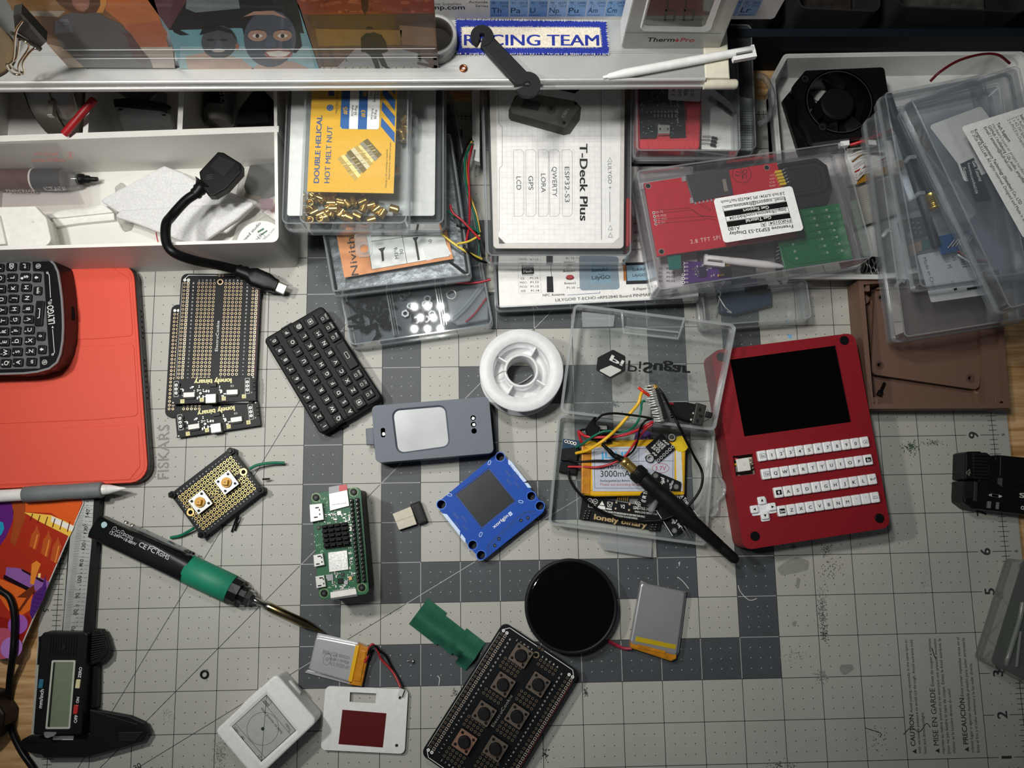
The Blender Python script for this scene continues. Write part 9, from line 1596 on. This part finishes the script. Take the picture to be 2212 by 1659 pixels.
def tray():
    t = T('storage_tray', 'translucent white storage tray holding the fan and wires at the back right', 'tray', 22, 0.05, o=(1705, 597), xd=(2000, 597)); WT = M('#d6d6d2', .4, var=.03, sub=.15); P = rpoly(t.P(ID, [(1705, 597), (2330, 600), (2215, 112), (1697, 121), (1669, 172)]), [2, 6, 8, 3, 3]); b = t.mb(); b.tray(P, .1, 22, 1.6, WT, True, 3.5); b.wall(inset(P, -1.6), inset(P, .2), 20.5, 22, WT); b.build('tray_shell')
    f = g7
    fan = T('cooling_fan', 'square black cooling fan lying in the white tray', 'fan', 27, 2, o=f(555, 825), xd=f(1030, 765)); b = fan.mb(); K = M('#0d0d0e', .4); c = fan.l(*f(770, 505)); R_ = hypot(*(Vector(fan.l(*f(770, 505))) - Vector(fan.l(*f(520, 480))))); q = fan.P(f, [(555, 828), (1015, 770), (1150, 430), (1120, 235), (505, 262), (412, 372)])
    b.prism(rpoly(q, 2.5), 23, 27, K, .4, holes=None) if 0 else b.prism(rpoly(q, 2.5), 22, 27, K, holes=[circ(*c, R_, 48)]); b.prism(rpoly(q, 2.5), 2.2, 6, K, holes=[circ(*c, R_, 48)]); b.wall(circ(*c, R_ + 1.6, 48), circ(*c, R_, 48), 6, 27, K); b.wall(circ(*c, R_ + .5, 48), circ(*c, R_, 48), 27, 27.2, M('#3a3a3a', .3)); b.build('frame')
    for x, y in ((635, 705), (500, 330)): X, Y = fan.l(*f(x, y)); b = fan.mb(); b.cyl(X, Y, 6, 27.6, 3.4, K, 20); b.ring(X, Y, 2.2, 1.6, 27.63, M('#2c2c2d', .3), HOLE, 16); b.build('mounting_post')
    b = fan.mb(); b.cyl(*c, 5, 25.5, R_ * .53, M('#111112', .5), 40, ch=1.2); b.cyl(*c, 25.5, 25.6, .8, M('#1a1a1b', .4), 10); b.build('hub')
    for i in range(7):
        a = 2 * pi * i / 7 + .3; b = fan.mb(); V_ = []
        for j in range(5):
            for k in range(4): u = a + j * .17; r = R_ * (.5 + .45 * k / 3); z = 9 + j * 3.3; V_.append((c[0] + r * cos(u), c[1] + r * sin(u), z))
        F_ = [(j * 4 + k, j * 4 + k + 1, j * 4 + k + 5, j * 4 + k + 4) for j in range(4) for k in range(3)]; b.add(V_, F_, M('#141415', .25, coat=.3), True); b.add([(x, y, z - .9) for x, y, z in V_], [q_[::-1] for q_ in F_], K, True); b.build('blade')
    b = fan.mb(); b.prism(fan.P(f, [(720, 690), (768, 705), (765, 680), (720, 685)], 8), 6, 8, M('#c9a01e', .5)); b.build('yellow_tag', label='yellow tag')
    for lab, c_, pts, r in (('red and black fan wire arching over the back of the white tray', '#5a0e12', [(1480, 345, 24), (1560, 270, 30), (1700, 185, 32), (1880, 135, 30), (2010, 140, 28), (2100, 205, 22)], .9), ('thick red wire under the fan in the white tray', '#b01a22', [(850, 845, 20), (960, 810, 24), (1080, 765, 26), (1200, 720, 24)], 1.2), ('bright red wire end at the lower edge of the fan', '#c02028', [(945, 750, 24), (1000, 755, 24), (1060, 735, 22)], 1.1), ('black wire alongside the thick red wire in the white tray', '#141414', [(855, 860, 19), (950, 835, 22), (1060, 795, 23), (1190, 755, 22)], .9)):
        w_ = T('fan_wire', lab, 'wire', 26, 4); w_.one(w_.mb().tube([(*U(*f(x, y), z)[:2], z) for x, y, z in pts], r, M(c_, .4), 8))
    w_ = T('wire_connector', 'small white wire connector at the lower edge of the fan', 'connector', 24, 19, o=f(785, 850), xd=f(850, 840)); b = w_.mb(); b.prism(w_.P(f, [(785, 852), (852, 842), (848, 772), (778, 780)]), 19.5, 24, WHITE, .3); [b.prism(rrect(*w_.l(*f(800 + i * 18, 795), 24), .9, .9), 24, 24.4, M('#8a8a86', .5)) for i in range(3)]; w_.one(b)
    f = a4
    for lab, c_, pts in (('upper thin white wire looping across the white tray', '#c9c7c0', [(850, 1215, 16), (930, 1180, 17), (1040, 1165, 17), (1140, 1150, 16)]), ('middle thin white wire looping across the white tray', '#d5d3cc', [(900, 1385, 15), (960, 1290, 16), (1050, 1220, 17), (1150, 1195, 16)]), ('lower thin white wire looping across the white tray', '#bdbbb4', [(905, 1405, 14), (980, 1330, 15), (1070, 1270, 16), (1160, 1245, 15)]), ('brown thin wire among the white ones in the tray', '#7a5a2a', [(870, 1260, 18), (950, 1205, 18), (1060, 1195, 18), (1120, 1205, 18)]), ('red thin wire between ribbon cable and white wires', '#b0202a', [(890, 1340, 14), (970, 1300, 14), (1050, 1270, 14), (1140, 1225, 13)])): w_ = T('thin_wire', lab, 'wire', 18, 8); w_.one(w_.mb().tube([(*U(*f(x, y), z)[:2], z) for x, y, z in pts], .6, M(c_, .4), 8))
    w_ = T('flex_cable', 'amber flexible flat cable above the ribbon in the white tray', 'cable', 13, 12, o=f(910, 1430), xd=f(1160, 1330)); w_.one(w_.mb().prism(w_.P(f, [(905, 1435), (1300, 1290), (1290, 1230), (930, 1370)]), 12, 12.4, M('#a5731a', .35)))
    w_ = T('ribbon_cable', 'grey ribbon cable lying across the white tray', 'cable', 9, 7, o=f(900, 1640), xd=f(1180, 1560)); b = w_.mb(); b.prism(w_.P(f, [(880, 1780), (1400, 1600), (1300, 1330), (860, 1470)]), 7, 8, M('#a7a39a', .5)); A_, B_ = [(880, 1780), (860, 1470)], [(1400, 1600), (1300, 1330)]
    for i in range(22): k = (i + .5) / 22; p = [A_[0][j] * (1 - k) + A_[1][j] * k for j in (0, 1)]; q = [B_[0][j] * (1 - k) + B_[1][j] * k for j in (0, 1)]; b.line(w_.l(*f(*p)), w_.l(*f(*q)), .35, 8.03, M('#7d796f', .5))
    w_.one(b)
    w_ = T('white_box', 'flat white box lying in the tray under the wires', 'box', 7, 2.2, o=(1830, 420), xd=(2000, 400)); w_.one(w_.mb().prism(w_.P(ID, [(1835, 400), (2000, 380), (1990, 300), (1830, 320)]), 2.3, 7, M('#e6e5e2', .5), .5))
    f = e5; rr = random.Random(17)
    for i in range(7):
        x, y = 1975 + i * 24, 1010 + i * 12; w_ = T('metal_lead', 'bare bent metal lead heaped in the front corner of the white tray', 'metal lead', 8, 4, group='metal leads in the tray corner'); w_.one(w_.mb().tube([(*U(*f(x + rr.uniform(-15, 15), y + dy), z)[:2], z) for dy, z in ((-30, 6 + i * .5), (20, 7.5 + i * .6), (60, 8 + i * .5), (110, 9 + i * .4))], .55, STEEL, 6))
    w_ = T('black_chip', 'black part under the metal leads in the front corner of the white tray', 'part', 4, 2, o=f(1990, 1150), xd=f(2170, 1130)); w_.one(w_.mb().prism(w_.P(f, [(1980, 1140), (2180, 1120), (2170, 1010), (1990, 1000)]), 2.3, 4.6, BLACK, .4))
tray()
def rightstack():
    f = e6; CB = CLR('#fafbfc', .03, .42, '#dfe7ee', .04)
    t, P, C, CE = cbox('antenna_kit_box', 'largest clear kit box with a barcode sticker, lowest of the right stack', f, [(238, 1588), (985, 1470), (800, 120), (62, 290)], 46, 22.7, 4, C=CB); z = 40
    b = t.mb(); b.prism(rpoly(t.P(f, [(400, 1378), (742, 1330), (700, 1240), (640, 1050), (320, 1110)], z), 1.2), z - .4, z, M('#e3e2df', .5)); z += .03; tx = lambda s_, p0, p1, h, bo=.0: b.text(s_, t.l(*f(*p0), z), t.l(*f(*p1), z), z, INK, h=h, bold=bo)
    tx('CC1101 M', (452, 1062), (492, 1185), 3.4); tx('V5', (512, 1115), (525, 1145), 2.6); tx('Made in China', (350, 1125), (412, 1310), 2.4); tx('or', (512, 1258), (522, 1285), 2.6); tx('1', (525, 1300), (530, 1312), 2.4)
    for i in range(9): y = 1065 + i * 14; b.line(t.l(*f(552 + i * 3, y), z), t.l(*f(640 + i * 3, y - 14), z), .7 if i % 3 else 1.4, z, INK)
    b.line(t.l(*f(602, 1303), z), t.l(*f(695, 1288), z), 1.6, z, INK); b.build('barcode_sticker', label='white sticker with barcode and lettering')
    for x, y in ((150, 985), (225, 1270)): t.mb().tube(t.P3(f, [(x - 30, y + 20, 44), (x, y - 15, 46.6), (x + 22, y - 12, 46.8)]), 1.3, CE, 8).build('hinge_clip')
    b = t.mb(); b.prism(t.P(f, [(205, 690), (250, 610), (310, 780), (240, 810)], 42), 34, 43, CE, .6); b.build('side_latch')
    t2, P2, C2, CE2 = cbox('module_box', 'clear box with a gold tipped antenna, middle of the right stack', f, [(332, 1302), (960, 1215), (700, 70), (122, 180)], 62, 46.4, 3.5, C=CB)
    for x, y in ((285, 560), (335, 765)):
        b = t2.mb(); b.tube(t2.P3(f, [(x - 35, y + 20, 60), (x - 10, y - 5, 62.6), (x + 25, y - 10, 62.8)]), 1.3, CE2, 8); b.build('hinge_clip')
    t = T('whip_antenna', 'black antenna with gold threaded end inside the clear right stack', 'antenna', 56, 47.7); q0, q1, q2 = U(*f(215, 330), 53), U(*f(400, 770), 53), U(*f(425, 850), 53); L_ = (q1 - q0).length; b = t.mb(); b.axis(q0, q1, [(0, 4.6), (L_ * .45, 4.8), (L_ * .8, 3.6), (L_, 3.8)], M('#20262c', .5), 18); b.build('whip')
    b = t.mb(); L2 = (q2 - q1).length; b.axis(q1, q2, [(-1, 4.4), (4, 4.4), (4.1, 3.4), (7, 3.4), (7.1, 4.2), (9, 4.2), (9.1, 2.6), (L2, 2.4)], M('#c8a850', .25, .85), 12); b.build('gold_connector', label='gold threaded connector')
    t = T('black_rod', 'long dark rod beside the antenna inside the clear right stack', 'rod', 52, 47.6); q0, q1 = U(*f(150, 200), 50.5), U(*f(430, 1060), 50.5); t.one(t.mb().axis(q0, q1, [(0, 2.8), ((q1 - q0).length, 2.8)], M('#1d252d', .5), 14))
    t = T('blue_module', 'blue circuit module with metal pins in the middle of the right stack', 'circuit board', 51, 47.7, o=f(470, 1100), xd=f(660, 1060)); b = t.mb(); b.prism(t.P(f, [(470, 1102), (665, 1055), (630, 960), (440, 1000)]), 48, 49.6, M('#1c4a78', .4)); [b.tube([(*t.l(*f(500 + i * 22, 1065 - i * 5)), 50), (*t.l(*f(520 + i * 22, 1030 - i * 5)), 53.5)], .45, STEEL, 6, 0) for i in range(6)]; t.one(b)
    t = T('black_pin_module', 'black pin module by the left wall of the clear right stack', 'circuit board', 34, 24.2, o=f(250, 1020), xd=f(330, 1000)); b = t.mb(); b.prism(t.P(f, [(262, 1022), (405, 985), (370, 880), (235, 905)]), 27, 33, M('#15181b', .5), .4); [b.cyl(*t.l(*f(258 + (i % 3) * 30 + (i // 3) * 8, 930 + (i // 3) * 28), 33), 33, 35, .5, SILV, 6) for i in range(9)]; t.one(b)
    t = T('twisted_leads', 'red black and white leads curving from the blue module', 'wire', 52, 48); 
    for c_, o in (('#b03038', 0), ('#1a1a1a', 10), ('#d5d5d2', 20)): t.mb().tube([(*U(*f(x, y + o), 51.5)[:2], 51.5) for x, y in ((550, 1085), (590, 1110), (640, 1135), (720, 1140))], .6, M(c_, .4), 6).build('lead')
    t = T('green_chip_box', 'tan and green component under the black pin module in the right stack', 'part', 30, 24.2, o=f(280, 1090), xd=f(340, 1060)); b = t.mb(); b.prism(t.P(f, [(300, 1105), (340, 1085), (335, 1030), (280, 1050)], 28), 24.4, 30, M('#a5805c', .5), .4); b.prism(t.P(f, [(340, 1085), (400, 1065), (392, 1015), (335, 1030)], 28), 24.4, 29, M('#1d5a48', .5), .3); t.one(b)
    # top case with the long white label
    t3, P3_, C3, CE3 = cbox('audio_kit_box', 'clear kit box with a long white support label, top of the right stack', f, [(842, 1425), (1180, 1330), (905, 15), (268, 215)], 82, 62.6, 4, C=CB); z = 82.3
    b = t3.mb(); b.prism(rpoly(t3.P(f, [(905, 905), (1100, 850), (1000, 240), (575, 375)], z), [1, 1, 1, 2.4]) if 0 else rpoly(t3.P(f, [(572, 378), (925, 1010), (1080, 980), (1010, 240)], z), 1.8), 82.05, z, M('#e4e4e2', .5)); z += .03
    tx = lambda s_, p0, p1, h, m=INK, bo=.0: b.text(s_, t3.l(*f(*p0), z), t3.l(*f(*p1), z), z, m, h=h, bold=bo); GT = M('#4a4a4a', .5)
    tx('Tech Support', (768, 362), (838, 468), 2.3, INK, .02); tx('Hardware issues or project hurdles?', (742, 368), (925, 655), 2.1, GT); tx('GitHub / nulllaborg / i2s_audio_amplifier', (720, 376), (925, 705), 2.1, INK, .01); tx('Email / amazon@null-lab.com', (697, 384), (852, 632), 2.1, INK, .01); tx('Kongxiang Laboratory Technology (Shenzhen) Co., LTD', (642, 398), (902, 822), 2.1, INK, .015); tx('© 2026 NULLLAB. All rights reserved. Designed and Made in Shenzhen', (620, 405), (960, 980), 2.1, INK, .02)
    tx('2 x PH2.0 to Dupont', (832, 340), (925, 495), 2.1, GT); tx('2 x 4Ω 3W Speaker', (855, 330), (940, 470), 2.1, GT); tx('2 x Audio Amplifier', (878, 322), (965, 465), 2.1, GT); tx('Instructions', (902, 315), (955, 400), 2.1, INK, .02); b.build('support_label', label='white printed support label')
    b = t3.mb(); b.prism(rpoly(t3.P(f, [(560, 580), (600, 690), (760, 620), (745, 330), (690, 255), (395, 365)], 66), 2), 64, 64.6, M('#d2d2ce', .5)); b.build('inner_card', label='plain white inner card'); b = t3.mb(); b.prism(rpoly(t3.P(f, [(545, 930), (600, 925), (640, 880), (520, 690), (470, 730), (455, 760)], 70), 1.2), 66, 74, CE3, .8); b.build('front_latch')
    t = T('printed_kit_card', 'dark printed card with web address lettering under the top right case', 'card', 64.9, 63.8, o=f(585, 590), xd=f(690, 780)); b = t.mb(); z = 64.9
    t.zb = 63.8; b.prism(t.P(f, [(565, 590), (640, 555), (700, 690), (740, 790), (650, 800)], z), 64.65, z, M('#3a3f46', .5)); b.text('Get Tutorial', t.l(*f(630, 575), z), t.l(*f(672, 690), z), z + .03, WINK, h=2.2, bold=.01); b.text('freenove.com/fnk0104', t.l(*f(603, 585), z), t.l(*f(650, 760), z), z + .03, WINK, h=2.); b.text('Support', t.l(*f(578, 610), z), t.l(*f(598, 690), z), z + .03, WINK, h=2.); t.one(b)
rightstack()
